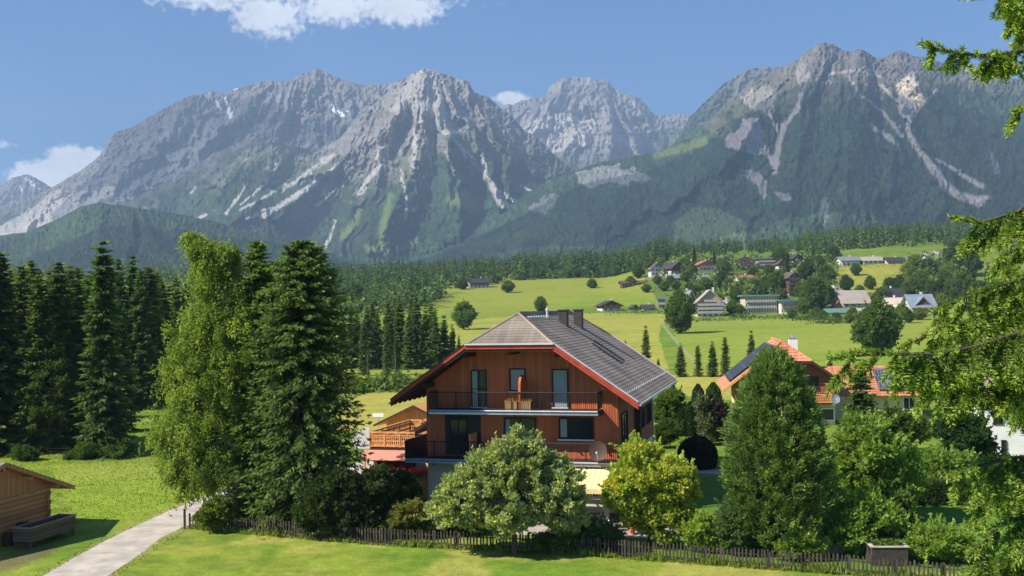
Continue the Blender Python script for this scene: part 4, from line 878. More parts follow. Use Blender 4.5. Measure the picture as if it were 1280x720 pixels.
# ------------------------------------------------------------------ second chalet, orange roof
T2 = RAD(9); C2 = (29.86, 98.0)
def chalet2():
    R = empty('chalet', (C2[0], C2[1], .3), -T2, 'chalet with an orange tiled roof, solar panels and a small balcony behind the pine', 'house'); z0 = .3
    YEL = mat('yellow_render', (.66,.55,.27), .9, .08, 2); WD2 = plank_mat('brown_cladding', (.16,.06,.03), (.36,.15,.07), 'z', .2, gap=.45)
    xr, rz = -4.4, 7.75-z0; sL, sR = .80, .70; hx = 2.55
    eL, eR = -10.1, 1.2
    zl = rz-(xr-eL)*sL+.1; zr_ = rz-(eR-xr)*sR
    W0, W1, D_ = -8.7, .3, 11
    hz_ = rz-.75*hx*.75-.3
    poly = [(W0, 1.6), (W1, 1.6), (W1, rz-(W1-xr)*sR-.2), (xr+1.9, rz-1.9*sR-.2), (xr-1.9, rz-1.9*sL-.25), (W0, rz-(xr-W0)*sL-.2)]
    MB().prism(poly, 0, D_).build('wall', WD2, R); MB().box(W0+.02, W1-.02, .02, D_-.02, -.6, 1.597).build('base_wall', YEL, R)
    r = MB(); rr = MB(); y0, y1 = -1.2, 12; a0, a1 = .5, 10.4
    hR, zR = xr+hx, rz-hx*sR; hL, zL = xr-hx*.85, rz-hx*.85*sL
    courses(r, [(eR,y0,zr_),(eR,y1,zr_),(hR,y1,zR),(hR,y0,zR)], 9, .06, .05); courses(r, [(hR,y0,zR),(hR,y1,zR),(xr,a1,rz),(xr,a0,rz)], 7, .06, .05)
    courses(r, [(eL,y1,zl),(eL,y0,zl),(hL,y0,zL),(hL,y1,zL)], 14, .06, .05); courses(r, [(hL,y1,zL),(hL,y0,zL),(xr,a0,rz),(xr,a1,rz)], 7, .06, .05); ro = r.build('roof', ORT, R)
    courses(rr, [(hL,y0,zL),(hR,y0,zR),(xr+.02,a0,rz),(xr-.02,a0,rz)], 7, .06, .05); rr.build('roof_hip', ORH, R); rr = MB(); courses(rr, [(hR,y1,zR),(hL,y1,zL),(xr-.02,a1,rz),(xr+.02,a1,rz)], 7, .06, .05); rr.build('roof_hip', ORH, R)
    d = MB(); d.slab((eR-.05,y0+.05,zr_-.06),(eR-.05,y1-.05,zr_-.06),(xr,a1,rz-.08),(xr,a0,rz-.08),.12); d.slab((eL+.05,y1-.05,zl-.06),(eL+.05,y0+.05,zl-.06),(xr,a0,rz-.08),(xr,a1,rz-.08),.12); d.build('roof_deck', WOODD, R)
    m = MB(); m.tube([(xr,a0,rz+.05),(xr,a1,rz+.05)], .13, 6)
    for ex, zz in ((hR,zR),(hL,zL)): m.tube([(xr,a0,rz+.05),(ex,y0,zz+.05)], .11, 6)
    m.build('ridge_cap', ORT, R)
    m = MB(); m.prism([(eL,zl-.2),(hL,zL-.2),(hL,zL+.06),(eL,zl+.06)], y0-.05, y0-.01); m.build('verge_board', ORW, R)
    m = MB(); m.prism([(hR,zR-.25),(eR,zr_-.25),(eR,zr_+.06),(hR,zR+.06)], y0-.05, y0-.01); m.box(hL,hR,y0-.05,y0-.01,min(zL,zR)-.22,min(zL,zR)-.02); m.build('verge_board', WOODD, R)
    n = np.array([-sL, 0, 1.]); n /= np.linalg.norm(n)
    SOL = tile_mat('solar_cells', (.02,.024,.032), (.025,.03,.04), (.22,.24,.27), 1.1, 1.3, 'yx'); SOL.node_tree.nodes['Principled BSDF'].inputs['Roughness'].default_value = .3
    def onL(x, y, off): return tuple(np.array([x, y, rz-(xr-x)*(rz-zl)/(xr-eL)]) + n*off)
    m = MB(); m.slab(onL(-9.3,10.8,.2), onL(-9.3,.2,.2), onL(-5.0,.2,.2), onL(-5.0,10.8,.2), .06); m.build('solar_panel', SOL, ro)
    m = MB(); m.box(-3.05,-2.2,7.0,7.8,5.4,7.55); co_ = m.build('chimney', WHITE, R); MB().box(-3.11,-2.14,6.94,7.86,7.553,7.67).build('chimney_cap', METAL, co_); MB().tube([(-2.65,7.4,7.6),(-2.65,7.4,7.95)], .12, 8).build('flue', METAL, co_)
    window(R, -2.15, 2.95, .95, 1.15, frame=WOODD); window(R, -7.2, 2.6, 1.0, 1.4, frame=WOODD)
    window(R, -.85, .1, 1.0, 1.0, frame=WHITEP, y=.02, mull=0, fw=.12); window(R, -4.3, .3, 1.3, 1.1, frame=WHITEP, y=.02); window(R, -7.4, .3, 1.3, 1.1, frame=WHITEP, y=.02)
    b = MB(); b.box(-4.8, -.1, -1.2, -.003, 1.62, 1.75); bo = b.build('balcony', WOODD, R); m = MB(); m.box(-4.8,-.1,-1.24,-1.16,2.5,2.6); m.box(-4.8,-.1,-1.22,-1.18,1.8,1.9)
    for i in range(30): x = -4.75+i*.155; m.box(x,x+.03,-1.215,-1.185,1.9,2.5); m.box(x-.035,x+.065,-1.213,-1.187,2.05,2.12); m.box(x-.035,x+.065,-1.213,-1.187,2.3,2.37)
    for i in range(10): y = -1.15+i*.12; m.box(-.14,-.1,y,y+.03,1.8,2.5)
    m.box(-.14,-.1,-1.2,0,2.5,2.58)
    m.build('balustrade', ORW, bo)
    dish(R, 'satellite_dish', (.15, -1.3, 2.15), .42, METAL, (.25,-1,.25))
    # wing to the right with its own orange roof and panels
    w = MB(); w.prism([(5.0,-.6),(12.6,-.6),(12.6,2.2),(9.0,4.3),(5.0,2.3)], .5, 9.2, 'x'); wo = w.build('wing_wall', YEL, R)
    r = MB(); courses(r, [(.3,4.2,1.95),(9.8,4.2,1.95),(9.8,9.0,4.6),(.3,9.0,4.6)], 14, .06, .05); courses(r, [(9.8,13.4,2.1),(.3,13.4,2.1),(.3,9.0,4.6),(9.8,9.0,4.6)], 12, .06, .05); wr = r.build('wing_roof', ORH, wo)
    nn = np.array([0,-2.65,4.8]); nn /= np.linalg.norm(nn)
    def onW(x, y, off): return tuple(np.array([x, y, 1.95+(y-4.2)*2.65/4.8])+nn*off)
    SOL2 = tile_mat('solar_tubes', (.03,.04,.06), (.05,.06,.09), (.35,.38,.42), .28, 1.0, 'xy'); SOL2.node_tree.nodes['Principled BSDF'].inputs['Roughness'].default_value = .25
    m = MB(); m.slab(onW(5.2,4.9,.2), onW(7.9,4.9,.2), onW(7.9,8.3,.2), onW(5.2,8.3,.2), .07); m.build('solar_panel', SOL2, wr)
    window(wo, 3.2, .6, 1.0, 1.1, y=5.0, frame=WHITEP); window(wo, 7.5, .6, 1.0, 1.1, y=5.0, frame=WHITEP)
chalet2()
def white_house():
    c = atY(1236, 590, 74.); R = empty('house', (c[0], c[1], 0), RAD(-10), 'white rendered house with a wooden balcony seen through the spruce at the right edge', 'house')
    MB().box(0, 9, 0, 9, -.3, 5.0).build('wall', WHITE, R); MB().prism([(0,5.003),(9,5.003),(4.5,7.0)], 0, 9).build('gable', WOOD, R)
    r = MB(); courses(r, [(-1,10,4.55),(-1,-1.2,4.55),(4.5,-1.2,7.2),(4.5,10,7.2)], 12); courses(r, [(10,-1.2,4.55),(10,10,4.55),(4.503,10,7.2),(4.503,-1.2,7.2)], 12); r.build('roof', GREYT, R)
    window(R, .45, 2.6, .5, 1.3, frame=WOODD, mull=0); window(R, 3.6, 2.3, 1.1, 1.3, frame=WOODD); window(R, 3.6, .1, 1.1, 1.3, frame=WOODD); window(R, .9, .3, .28, 1.1, frame=WOODD, mull=0, fw=.03)
    b = MB(); b.box(2.3, 7, -1.1, -.003, 3.0, 3.12); bo = b.build('balcony', WOODD, R); m = MB(); m.box(2.3,7,-1.12,-1.06,3.9,4.0); [m.box(2.3+i*.15, 2.3+i*.15+.1, -1.1, -1.07, 3.1, 3.92) for i in range(31)]; m.build('balustrade', ORW, bo)
white_house()
# ================================================================== PLANTS
def tri_cat(parts):
    V, F, C, n = [], [], [], 0
    for v, f, c in parts: V.append(v); F.append(f+n); C.append(c); n += len(v)
    return np.concatenate(V), np.concatenate(F), np.concatenate(C)
def rhombs(P, a, b, L_, W_, C, mid=.45):
    """pointed leaf shapes: base P, direction a, side b"""
    L_ = np.broadcast_to(L_, len(P))[:, None]; W_ = np.broadcast_to(W_, len(P))[:, None]
    V = np.stack([P, P+a*L_*mid+b*W_, P+a*L_, P+a*L_*mid-b*W_], 1).reshape(-1, 3)
    return V, np.arange(len(P)*4).reshape(-1, 4), np.repeat(C, 4, 0)
def unit(v): return v/(np.linalg.norm(v, axis=-1, keepdims=True)+1e-9)
def trunk_mesh(nm, H, r0, r1=.02, lean=(0,0), m=BARK, limbs=(), n=8, wob=.0, seed=0):
    mb = MB(); rs = np.random.RandomState(seed); k = 9; pts = []
    for i in range(k+1): t = i/k; pts.append((lean[0]*t*t*H + wob*rs.normal()*t, lean[1]*t*t*H + wob*rs.normal()*t, -.25+(H+.25)*t))
    mb.tube(pts, r0, n, r1)
    for a, b, r in limbs:
        a = np.array(a, float); b = np.array(b, float); c = (a+b)/2 + np.array([0,0,.12*np.linalg.norm(b-a)]); mb.tube([a, (a+c)/2*1.0, c, b], r, 5, r*.35)
    me = mb.mesh(nm, m); return me
def conifer(H, rad, nw=40, nb=9, tw=10, Lt=.55, droop=.35, up=.12, seed=0, base=.06, cols=((.018,.042,.014),(.04,.085,.022)), tip=(.10,.17,.04), wid=.22, hang=.35, tipk=.5, gap=.0, lean=0, twigs=2):
    """spruce or fir crown: whorls of drooping boughs with side twigs; rad(t) = bough length at relative height t"""
    rs = np.random.RandomState(seed); z = base + (1-base)*(np.arange(nw)+rs.uniform(-.4, .4, nw))/nw; z = np.clip(z, base, .985)
    Z = np.repeat(z, nb); nB = len(Z); az = rs.uniform(0, 2*pi, nB); Rr = rad(Z)*rs.uniform(.62, 1.12, nB)*np.where(rs.rand(nB) < gap, .5, 1)
    lob = 1 + .16*np.sin(az*2+seed)+.10*np.sin(az*5+Z*9); Rr = Rr*lob
    dr = droop*(1-Z*.75)*rs.uniform(.7, 1.3, nB)
    s = (np.arange(tw)+.6)/tw; S = np.tile(s, nB)+rs.uniform(-.05, .05, nB*tw); B = np.repeat(np.arange(nB), tw)
    ca, sa = np.cos(az[B]), np.sin(az[B]); R_ = Rr[B]
    zz = Z[B]*H + R_*(up*S - dr[B]*S**1.4 + .16*dr[B]*np.clip(S-.7, 0, 1)*4*S)
    P = np.stack([ca*R_*S + lean*H*Z[B]**2, sa*R_*S, zz], 1)
    out = np.stack([ca, sa, up - dr[B]*1.2*S], 1); out = unit(out); side = np.stack([-sa, ca, 0*sa], 1)
    parts = []; c0, c1 = np.array(cols[0]), np.array(cols[1]); bv = rs.uniform(0, 1, (nB, 1))[B]
    env = R_*0+1
    for k in range(twigs*2):
        sg = 1 if k % 2 == 0 else -1; ang = rs.uniform(.35, 1.15, len(P))
        d = out*np.cos(ang)[:, None] + side*sg*np.sin(ang)[:, None]; d = d + np.array([0, 0, -1])*(hang*rs.uniform(.3, 1.5, len(P)))[:, None]; d = unit(d)
        n_ = unit(np.cross(d, rs.normal(size=P.shape) + np.array([0, 0, 1.4]))); LL = Lt*(1-.45*S)*rs.uniform(.6, 1.25, len(P))*np.clip(R_/(.9+.0*R_), .35, 1)
        t = np.clip(bv*.6+.4*rs.rand(len(P), 1), 0, 1); C = c0*(1-t)+c1*t; tt = (tipk*np.clip(S-.35, 0, 1)*rs.rand(len(P)))[:, None]; C = C*(1-tt)+np.array(tip)*tt
        parts.append(rhombs(P + rs.normal(0, .05, P.shape), d, n_, LL, LL*wid, C))
    # the end of each bough and the leader
    E_ = np.arange(nB); oe = unit(np.stack([np.cos(az), np.sin(az), up-dr*.6], 1)); Pe = P.reshape(nB, tw, 3)[:, -1]
    parts.append(rhombs(Pe, oe, unit(np.cross(oe, rs.normal(size=oe.shape))), Lt*.8, Lt*.14, np.tile((c1+np.array(tip))/2, (nB, 1))))
    return tri_cat(parts)
def add_tree(name, base, meshes, label, cat='tree', group=None, rz=0, sc=1.0, scz=None):
    """meshes: list of (part name, mesh)"""
    o = empty(name, base, rz, label, cat, group); o.scale = (sc, sc, scz or sc)
    for nm, me in meshes: link(nm, me, o)
    return o
def cone_r(w, p=.8, tip=.12): return lambda t: w*((1-t)**p)*.97 + tip
def branches_mesh(H, rad, seed, n=60, droop=.35, up=.12, base=.06):
    rs = np.random.RandomState(seed); mb = MB(); mb.tube([(0,0,-.2),(0,0,H*.5),(0,0,H*.99)], H*.017+.03, 7, .015)
    for i in range(n):
        z = base+(1-base)*(i+rs.rand())/n*.95; a = rs.uniform(0, 2*pi); r = rad(z)*.85; d = droop*(1-z*.75)
        mb.tube([(0,0,z*H), (cos(a)*r*.5, sin(a)*r*.5, z*H+r*(.5*up-.38*d)), (cos(a)*r, sin(a)*r, z*H+r*(up-d))], .03*(1-z)+.012, 4, .008)
    return mb.mesh('trunk', BARK)
def broad(lobes, clumps, leaves, size, cr, seed, cols, H, trunk_r=.15, trunk_top=.55, bark=BARK, elong=1.6, up=.3, hang=None, light=None, fork=None, nl=14, shell=.62, shoots=.35):
    """broadleaf: lobes are ellipsoids (cx,cy,cz,rx,ry,rz); leaf clumps sit towards their shells, with gaps between"""
    rs = np.random.RandomState(seed); vol = np.array([l[3]*l[4]*l[5] for l in lobes])**.72; pick = rs.choice(len(lobes), clumps, p=vol/vol.sum()); Lb = np.array(lobes, float)[pick]
    d = unit(rs.normal(size=(clumps, 3))); rr = (shell + (1-shell)*rs.rand(clumps)**.6)[:, None]*np.where(rs.rand(clumps) < .22, .6, 1)[:, None]
    Cn = Lb[:, :3] + d*Lb[:, 3:6]*rr
    ok = Cn[:, 2] > .12*H*0 + .15; Cn = Cn[ok]; d = d[ok]; clumps = len(Cn)
    cv = rs.uniform(0, 1, (clumps, 1)); csz = cr*rs.uniform(.6, 1.35, (clumps, 1))
    k = leaves; B = np.repeat(np.arange(clumps), k); off = rs.normal(size=(clumps*k, 3)); off = unit(off)*(rs.rand(clumps*k, 1)**.45)*csz[B]; off[:, 2] *= .72
    P = Cn[B]+off; a = unit(unit(off)*.8 + d[B]*.5 + np.array([0, 0, up]) + rs.normal(size=P.shape)*.5); b = unit(np.cross(a, rs.normal(size=P.shape)))
    c0, c1 = np.array(cols[0]), np.array(cols[1]); t = np.clip(cv[B]*.55 + .45*rs.rand(len(P), 1), 0, 1); C = c0*(1-t)+c1*t
    if light is not None: q = (rs.rand(len(P), 1) < .25*cv[B]*2); C = np.where(q, np.array(light)*(1+.2*rs.uniform(-1, 1, (len(P), 1))), C)
    ns = int(clumps*shoots)                                # young shoots that break the outline
    if ns:
        q = rs.choice(clumps, ns); Ls = cr*rs.uniform(1.0, 2.6, ns); dd = unit(d[q]*.75 + np.array([0, 0, .65]) + rs.normal(size=(ns, 3))*.35); kk = max(6, leaves//5); u = np.tile(np.linspace(.2, 1, kk), ns); Q = np.repeat(np.arange(ns), kk)
        Ps = Cn[q][Q] + dd[Q]*(Ls[Q]*u)[:, None] + rs.normal(size=(len(Q), 3))*(cr*.17*(1.1-.8*u))[:, None]; as_ = unit(dd[Q]*.6 + rs.normal(size=Ps.shape)*.6); bs_ = unit(np.cross(as_, rs.normal(size=Ps.shape))); t = rs.rand(len(Q), 1); Cs = (c0*(1-t)+c1*t)*1.1
        P = np.concatenate([P, Ps]); a = np.concatenate([a, as_]); b = np.concatenate([b, bs_]); C = np.concatenate([C, Cs])
    s_ = size*rs.uniform(.65, 1.3, len(P))
    V, F, CC = rhombs(P - a*s_[:, None]*.5, a, b, s_*elong/1.3, s_*.36, C)
    me = nmesh('crown', V, F, LEAF, CC)
    ht = H*trunk_top; limbs = []
    for i in rs.choice(clumps, min(nl, clumps), replace=False):
        z0 = ht*rs.uniform(.45, .98); limbs.append(((0, 0, z0), Cn[i]*.86+np.array([0, 0, z0])*.14, trunk_r*.42))
    tm = trunk_mesh('trunk', ht, trunk_r, trunk_r*.5, m=bark, limbs=limbs, wob=.03, seed=seed)
    return me, tm
# ------------------------------------------------------------------ the weeping birch and the two big spruces left of the chalet
def weeping(seed=5):
    rs = np.random.RandomState(seed); H = 15.2; mb = MB(); base = np.array(atG(292, 652)[:2])
    R = empty('weeping_birch', (base[0], base[1], 0), 0, 'light green weeping birch left of the two dark spruces, its top bent leftwards', 'tree')
    strands = []
    def px2l(px, py, dy=0.0): p = atY(px, py, base[1]+dy); return np.array([p[0]-base[0], p[1]-base[1], p[2]])
    tr = [px2l(296,652), px2l(292,560), px2l(286,470), px2l(278,390), px2l(268,340), px2l(252,315), px2l(236,303)]; mb.tube(tr, .20, 8, .03)
    # (crown pixel, spread, number of strands, length)
    spots = [((240,303),.5,26,.8),((252,318),.8,60,1.4),((268,335),1.0,90,2.2),((262,360),1.0,70,2.2),((285,325),.8,46,1.6),((262,400),1.5,150,2.3),((240,425),1.1,80,1.8),((290,400),1.6,130,2.4),((252,455),1.7,180,2.4),
             ((214,462),.7,30,.9),((228,478),1.0,80,1.9),((292,465),1.7,150,2.4),((230,520),1.4,130,2.3),((212,545),.9,70,2.0),((262,520),1.8,180,2.3),((236,570),1.4,120,2.0),((268,575),1.5,120,1.9),((214,590),.7,50,1.3),((250,600),1.1,80,1.3),((310,420),1.2,60,2),((305,520),1.2,60,2)]
    Ps, Ds, Cs = [], [], []
    for (q, sp, n, Ln) in spots:
        c = px2l(*q); n = int(n*.9); Ln *= .6; j = int(np.argmin([np.linalg.norm(c-t) for t in tr])); s0 = tr[max(0, j-1)]
        mb.tube([s0, (s0+c)/2+np.array([0,0,.5]), c+np.array([0,0,.1])], .06, 5, .015)
        for i in range(n):
            o = rs.normal(size=3)*np.array([.46, .7, .42])*sp; st = c+o+np.array([0, 0, .25]); L1 = Ln*rs.uniform(.45, 1.1); k = int(L1/.062)
            t = np.linspace(0, 1, k)[:, None]; sway = rs.normal(size=3)*.22; sway[2] = 0
            outw = np.array([o[0], o[1], 0]); outw = outw/(np.linalg.norm(outw)+.3)*.35
            p = st + np.array([0, 0, -1])*L1*t + (sway+outw)*np.sqrt(t) + rs.normal(0, .05, (k, 3)); Ps.append(p)
            Ds.append(unit(np.array([0, 0, -.8]) + rs.normal(size=(k, 3))*.7)); v = rs.rand(); cc = np.array((.09,.155,.026))*(1-v)+np.array((.225,.31,.06))*v; Cs.append(np.tile(cc, (k, 1))*(1+.25*rs.uniform(-1, 1, (k, 1))))
        m_ = int(16*sp*sp+10)
        for i in range(m_):
            cc_ = c + rs.normal(size=3)*np.array([.42,.7,.45])*sp; k = 130; q_ = unit(rs.normal(size=(k,3)))*(rs.rand(k,1)**.4)*np.array([.30,.30,.42])*rs.uniform(.7,1.4); Ps.append(cc_+q_); Ds.append(unit(q_*1.2+np.array([0,0,-.5])+rs.normal(size=(k,3))*.5)); v = rs.rand(); cl_ = np.array((.09,.155,.026))*(1-v)+np.array((.225,.31,.06))*v; Cs.append(np.tile(cl_,(k,1))*(1+.25*rs.uniform(-1,1,(k,1))))
    P = np.concatenate(Ps); D_ = np.concatenate(Ds); C = np.concatenate(Cs); b = unit(np.cross(D_, rs.normal(size=P.shape)))
    V, F, CC = rhombs(P, D_, b, .15*rs.uniform(.6, 1.3, len(P)), .047, C)
    mb.build('trunk', BIRCH, R); link('crown', nmesh('crown', V, F, LEAF, CC), R)
weeping()
def column_r(pts):
    zs, rs_ = zip(*pts); return lambda t: np.interp(t, zs, rs_)
def big_spruce(px, py, top, prof, seed, label, cols, tip, nw=95, nb=15, D=None):
    b = atG(px, py); H = atY(px, top, b[1])[2]; r = column_r(prof)
    V, F, C = conifer(H, r, nw, nb, 17, .46, .42, .10, seed, .03, cols, tip, .15, .5, .8, .18, twigs=2)
    add_tree('spruce', (b[0], b[1], 0), [('crown', nmesh('crown', V, F, NEEDLE, C)), ('trunk', branches_mesh(H, r, seed, 90, .42, .1, .03))], label)
big_spruce(384, 655, 297, [(0,3.2),(.12,3.5),(.4,3.45),(.6,3.3),(.78,2.8),(.9,1.9),(.97,.95),(1,.15)], 11, 'huge dark spruce standing just left of the chalet, the right one of the close pair', ((.045,.078,.016),(.11,.17,.034)), (.32,.42,.11))
big_spruce(327, 650, 298, [(0,2.2),(.2,2.5),(.5,2.2),(.75,1.5),(.9,.8),(.97,.35),(1,.08)], 12, 'slimmer yellow green spruce squeezed between the weeping birch and the huge dark spruce', ((.05,.09,.016),(.12,.19,.03)), (.26,.36,.08), 85, 12)
# ------------------------------------------------------------------ the dark wood at the left
SPR = []
for sd in range(5):
    H = 17.0; w = [2.9, 2.5, 3.2, 2.3, 2.7][sd]; r = cone_r(w, .72, .1); V, F, C = conifer(H, r, 52, 9, 9, .8, .45, .1, 60+sd, .03, ((.032,.06,.015),(.085,.14,.03)), (.17,.24,.05), .2, .5, .6, .1)
    SPR.append([('crown', nmesh('crown', V, F, NEEDLE, C)), ('trunk', branches_mesh(H, r, sd, 40))])
LAR = []
for sd in range(2):
    H = 17.0; r = cone_r(2.3, .6, .2); V, F, C = conifer(H, r, 46, 8, 9, .75, .3, .12, 80+sd, .05, ((.05,.10,.03),(.10,.17,.045)), (.14,.21,.06), .2, .6, .6, .25)
    LAR.append([('crown', nmesh('crown', V, F, LEAF, C)), ('trunk', branches_mesh(H, r, sd, 40))])
def place(name, px, py, top, kit, label, group=None, cat='tree', D=None, wide=1.0, rz=None, H0=17.0):
    b = T(px, py) if D is None else atY(px, py, D)
    z = float(zg(b[0], b[1])); H = atY(px, top, b[1])[2]-z; s = H/H0
    return add_tree(name, (b[0], b[1], z-.05), kit, label, cat, group, (px*12.9898) % 6.28 if rz is None else rz, s*wide, s)
ORD = ['first','second','third','fourth','fifth','sixth','seventh','eighth','ninth','tenth','eleventh','twelfth','thirteenth','fourteenth','fifteenth','sixteenth','seventeenth','eighteenth','nineteenth','twentieth','twenty first','twenty second','twenty third','twenty fourth']
G1 = 'tall spruces of the dark wood on the left'
place('spruce', 131, 569, 298, SPR[1], 'tallest spruce of the left wood, alone in front with a bare spire', G1, wide=.98)
row1 = [(-28,570,318,0),(2,566,312,2),(28,560,330,3),(52,566,345,4),(75,563,325,0),(100,560,352,3),(150,540,372,4)]
for i, (px, py, tp, k) in enumerate(row1): place('spruce', px, py, tp, SPR[k], 'dark spruce in the front row of the left wood, %s from the frame edge' % ORD[i], G1)
row2 = [(-10,518,322,1),(14,520,335,0),(40,516,322,2),(62,518,338,1),(88,515,330,4),(112,512,342,0),(150,512,322,3),(168,508,318,1),(188,506,330,2),(204,503,350,0),(222,500,345,3),(242,498,352,4),(262,497,345,1),(285,497,360,2)]
for i, (px, py, tp, k) in enumerate(row2): place('spruce', px, py, tp, SPR[k], 'dark spruce in the middle row of the left wood, %s counting from the left' % ORD[i], G1, wide=.9)
row3 = [(0,492,340,3),(25,491,345,2),(50,490,335,0),(78,489,342,1),(98,489,332,2),(120,488,350,4),(142,487,338,0),(178,486,342,3),(198,486,338,2),(214,485,356,1),(232,485,352,0),(252,484,360,3),(275,484,352,2),(300,484,365,4)]
for i, (px, py, tp, k) in enumerate(row3): place('spruce', px, py, tp, SPR[k], 'spruce at the back of the left wood, %s along from the left' % ORD[i], G1, wide=.95)
for i, (px, py, tp, k) in enumerate([(36,556,352,0),(178,512,334,1),(110,525,345,1),(230,500,366,0)]): place('larch', px, py, tp, LAR[k], 'light green larch among the dark spruces of the left wood, %s from the left' % ORD[i], 'larches in the left wood', wide=.95)
# birch with a white stem among them
me, tm = broad([(0,0,6,2.2,2.2,3),(0,.3,3.4,2.6,2.3,1.8),(.3,0,8.5,1.4,1.4,1.8)], 260, 70, .19, .55, 31, ((.035,.07,.018),(.075,.12,.028)), 10, .12, .8, BIRCH)
BIR = [('crown', me), ('trunk', tm)]
place('birch', 64, 566, 425, BIR, 'white stemmed birch in front of the dark wood at the left', H0=10)
me, tm = broad([(0,0,.9,1.4,1.2,.9),(.9,.2,.7,1,.9,.7),(-.9,0,.6,1,.8,.6)], 130, 60, .15, .38, 32, ((.035,.075,.018),(.075,.14,.03)), 1.8, .04, .4); BUSH = [('crown', me), ('stem', tm)]
for i, (px, py, tp, tx) in enumerate([(150,572,548,'low green bush at the foot of the tallest spruce'),(112,573,553,'small bush left of the foot of the tallest spruce'),(90,574,562,'low scrub by the meadow edge before the dark wood'),(28,576,556,'low scrub bush at the far left meadow edge')]): place('bush', px, py, tp, BUSH, tx, None, 'bush', H0=1.8)
# ------------------------------------------------------------------ garden trees in front of the chalet
# apple tree
b = atG(643, 693)
def L2(px, py, dy, rx, ry, rz): p = atY(px, py, b[1]+dy); k = b[1]/FPX; return (p[0]-b[0], dy, p[2], rx*k, ry, rz*k)
me, tm = broad([L2(640,612,0,58,2.0,44),L2(585,622,.2,42,1.6,34),L2(695,618,-.2,38,1.6,38),L2(645,575,0,42,1.5,32),L2(612,590,0,38,1.5,28),L2(680,590,.3,34,1.4,26),L2(566,636,0,30,1.2,22),L2(706,646,0,28,1.1,20),L2(650,552,0,14,.6,16),L2(632,645,-.7,44,1.1,22),L2(662,560,.5,10,.4,10)],
    1250, 70, .15, .27, 41, ((.19,.26,.095),(.37,.43,.21)), 4.6, .13, .42, BARK, 1.7, .45, light=(.55,.58,.34), nl=34)
add_tree('apple_tree', (b[0], b[1], 0), [('crown', me), ('trunk', tm)], 'pale silvery green apple tree in front of the chalet, casting shade over the fence')
# golden maple
b = atG(812, 682)
me, tm = broad([L2(812,600,0,42,1.5,38),L2(790,625,0,34,1.3,30),L2(842,618,0,30,1.3,34),L2(800,578,.2,26,1.0,24),L2(775,605,-.2,22,.9,20),L2(850,600,-.3,22,1.0,22),L2(825,650,0,32,1.3,24),L2(792,568,0,14,.7,14)],
    620, 85, .17, .34, 43, ((.19,.27,.04),(.38,.45,.08)), 4.4, .10, .4, BARK, 1.4, .5, light=(.50,.48,.08), nl=24)
add_tree('golden_maple', (b[0], b[1], 0), [('crown', me), ('trunk', tm)], 'golden yellow leaved small tree right of the apple tree at the chalet corner')
# dark stone pine
def pine():
    b = atG(980, 692); H = atY(970, 446, b[1])[2]; rs = np.random.RandomState(9); parts = []; k = b[1]/FPX
    spots = []; mb = MB(); mb.tube([(0,0,-.2),(0,0,H*.5),(-.2,0,H*.96)], .22, 8, .05)
    for i in range(1500):
        t = rs.rand()**.85; z = H*(.13+.85*t); R_ = np.interp(z/H, [0,.13,.3,.5,.7,.85,.95,1], [1.1,1.7,1.95,1.9,1.6,1.1,.6,.2]); a = rs.uniform(0, 2*pi); rr = R_*(.45+.55*rs.rand()**.4)*(1+.14*sin(3*a+z)+.1*sin(7*a-2*z))
        spots.append((cos(a)*rr-.2*t, sin(a)*rr, z - .25*rr))
        if i < 70: mb.tube([(0,0,max(.2,z-.9*rr)), (cos(a)*rr*.9, sin(a)*rr*.9, z-.3*rr)], .05, 4, .015)
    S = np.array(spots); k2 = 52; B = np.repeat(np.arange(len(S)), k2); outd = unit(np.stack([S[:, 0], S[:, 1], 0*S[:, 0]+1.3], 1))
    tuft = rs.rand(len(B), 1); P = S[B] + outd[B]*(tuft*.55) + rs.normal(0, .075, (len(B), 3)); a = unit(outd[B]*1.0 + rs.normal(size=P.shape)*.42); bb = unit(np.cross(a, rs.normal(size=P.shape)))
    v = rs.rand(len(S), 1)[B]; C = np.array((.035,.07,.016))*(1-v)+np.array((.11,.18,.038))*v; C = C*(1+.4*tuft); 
    V, F, CC = rhombs(P, a, bb, .24, .026, C)
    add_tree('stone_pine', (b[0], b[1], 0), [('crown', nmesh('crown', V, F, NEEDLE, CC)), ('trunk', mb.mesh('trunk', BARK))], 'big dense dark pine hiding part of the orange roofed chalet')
pine()
def leafy(name, px, py, lobes, clumps, leaves, size, cr, seed, cols, label, cat='tree', tr=.12, light=None, H=None, up=.4, elong=1.6, tt=.5, shell=.62):
    global b
    b = atG(px, py); Hh = atY(px, min(l[1]-l[5] for l in lobes), b[1])[2]
    me, tm = broad([L2(*l) for l in lobes], clumps, leaves, size, cr, seed, cols, Hh, tr, tt, BARK, elong, up, light=light, shell=shell)
    add_tree(name, (b[0], b[1], 0), [('crown', me), ('trunk' if cat == 'tree' else 'stem', tm)], label, cat)
MID = ((.13,.215,.035),(.27,.37,.07)); LITE = ((.19,.29,.045),(.36,.46,.09)); DARKL = ((.055,.095,.022),(.12,.185,.04))
leafy('leafy_tree', 1100, 652, [(1085,565,0,38,2.0,40),(1110,590,0,36,2.0,40),(1062,580,.5,26,1.5,34),(1075,538,0,22,1.2,20),(1124,612,0,18,1.2,24),(1134,580,.5,16,1.1,18),(1098,622,0,24,1.4,16)], 430, 90, .20, .45, 51, MID, 'broad mid green leafy tree right of the big dark pine', light=(.17,.27,.06))
leafy('round_tree', 1082, 694, [(1080,650,0,40,1.4,30),(1055,658,0,26,1.1,22),(1104,654,0,24,1.1,24),(1078,632,0,24,1.0,16)], 330, 85, .15, .32, 52, LITE, 'rounded light green shrub tree behind the raised planter', light=(.22,.32,.07), tr=.08)
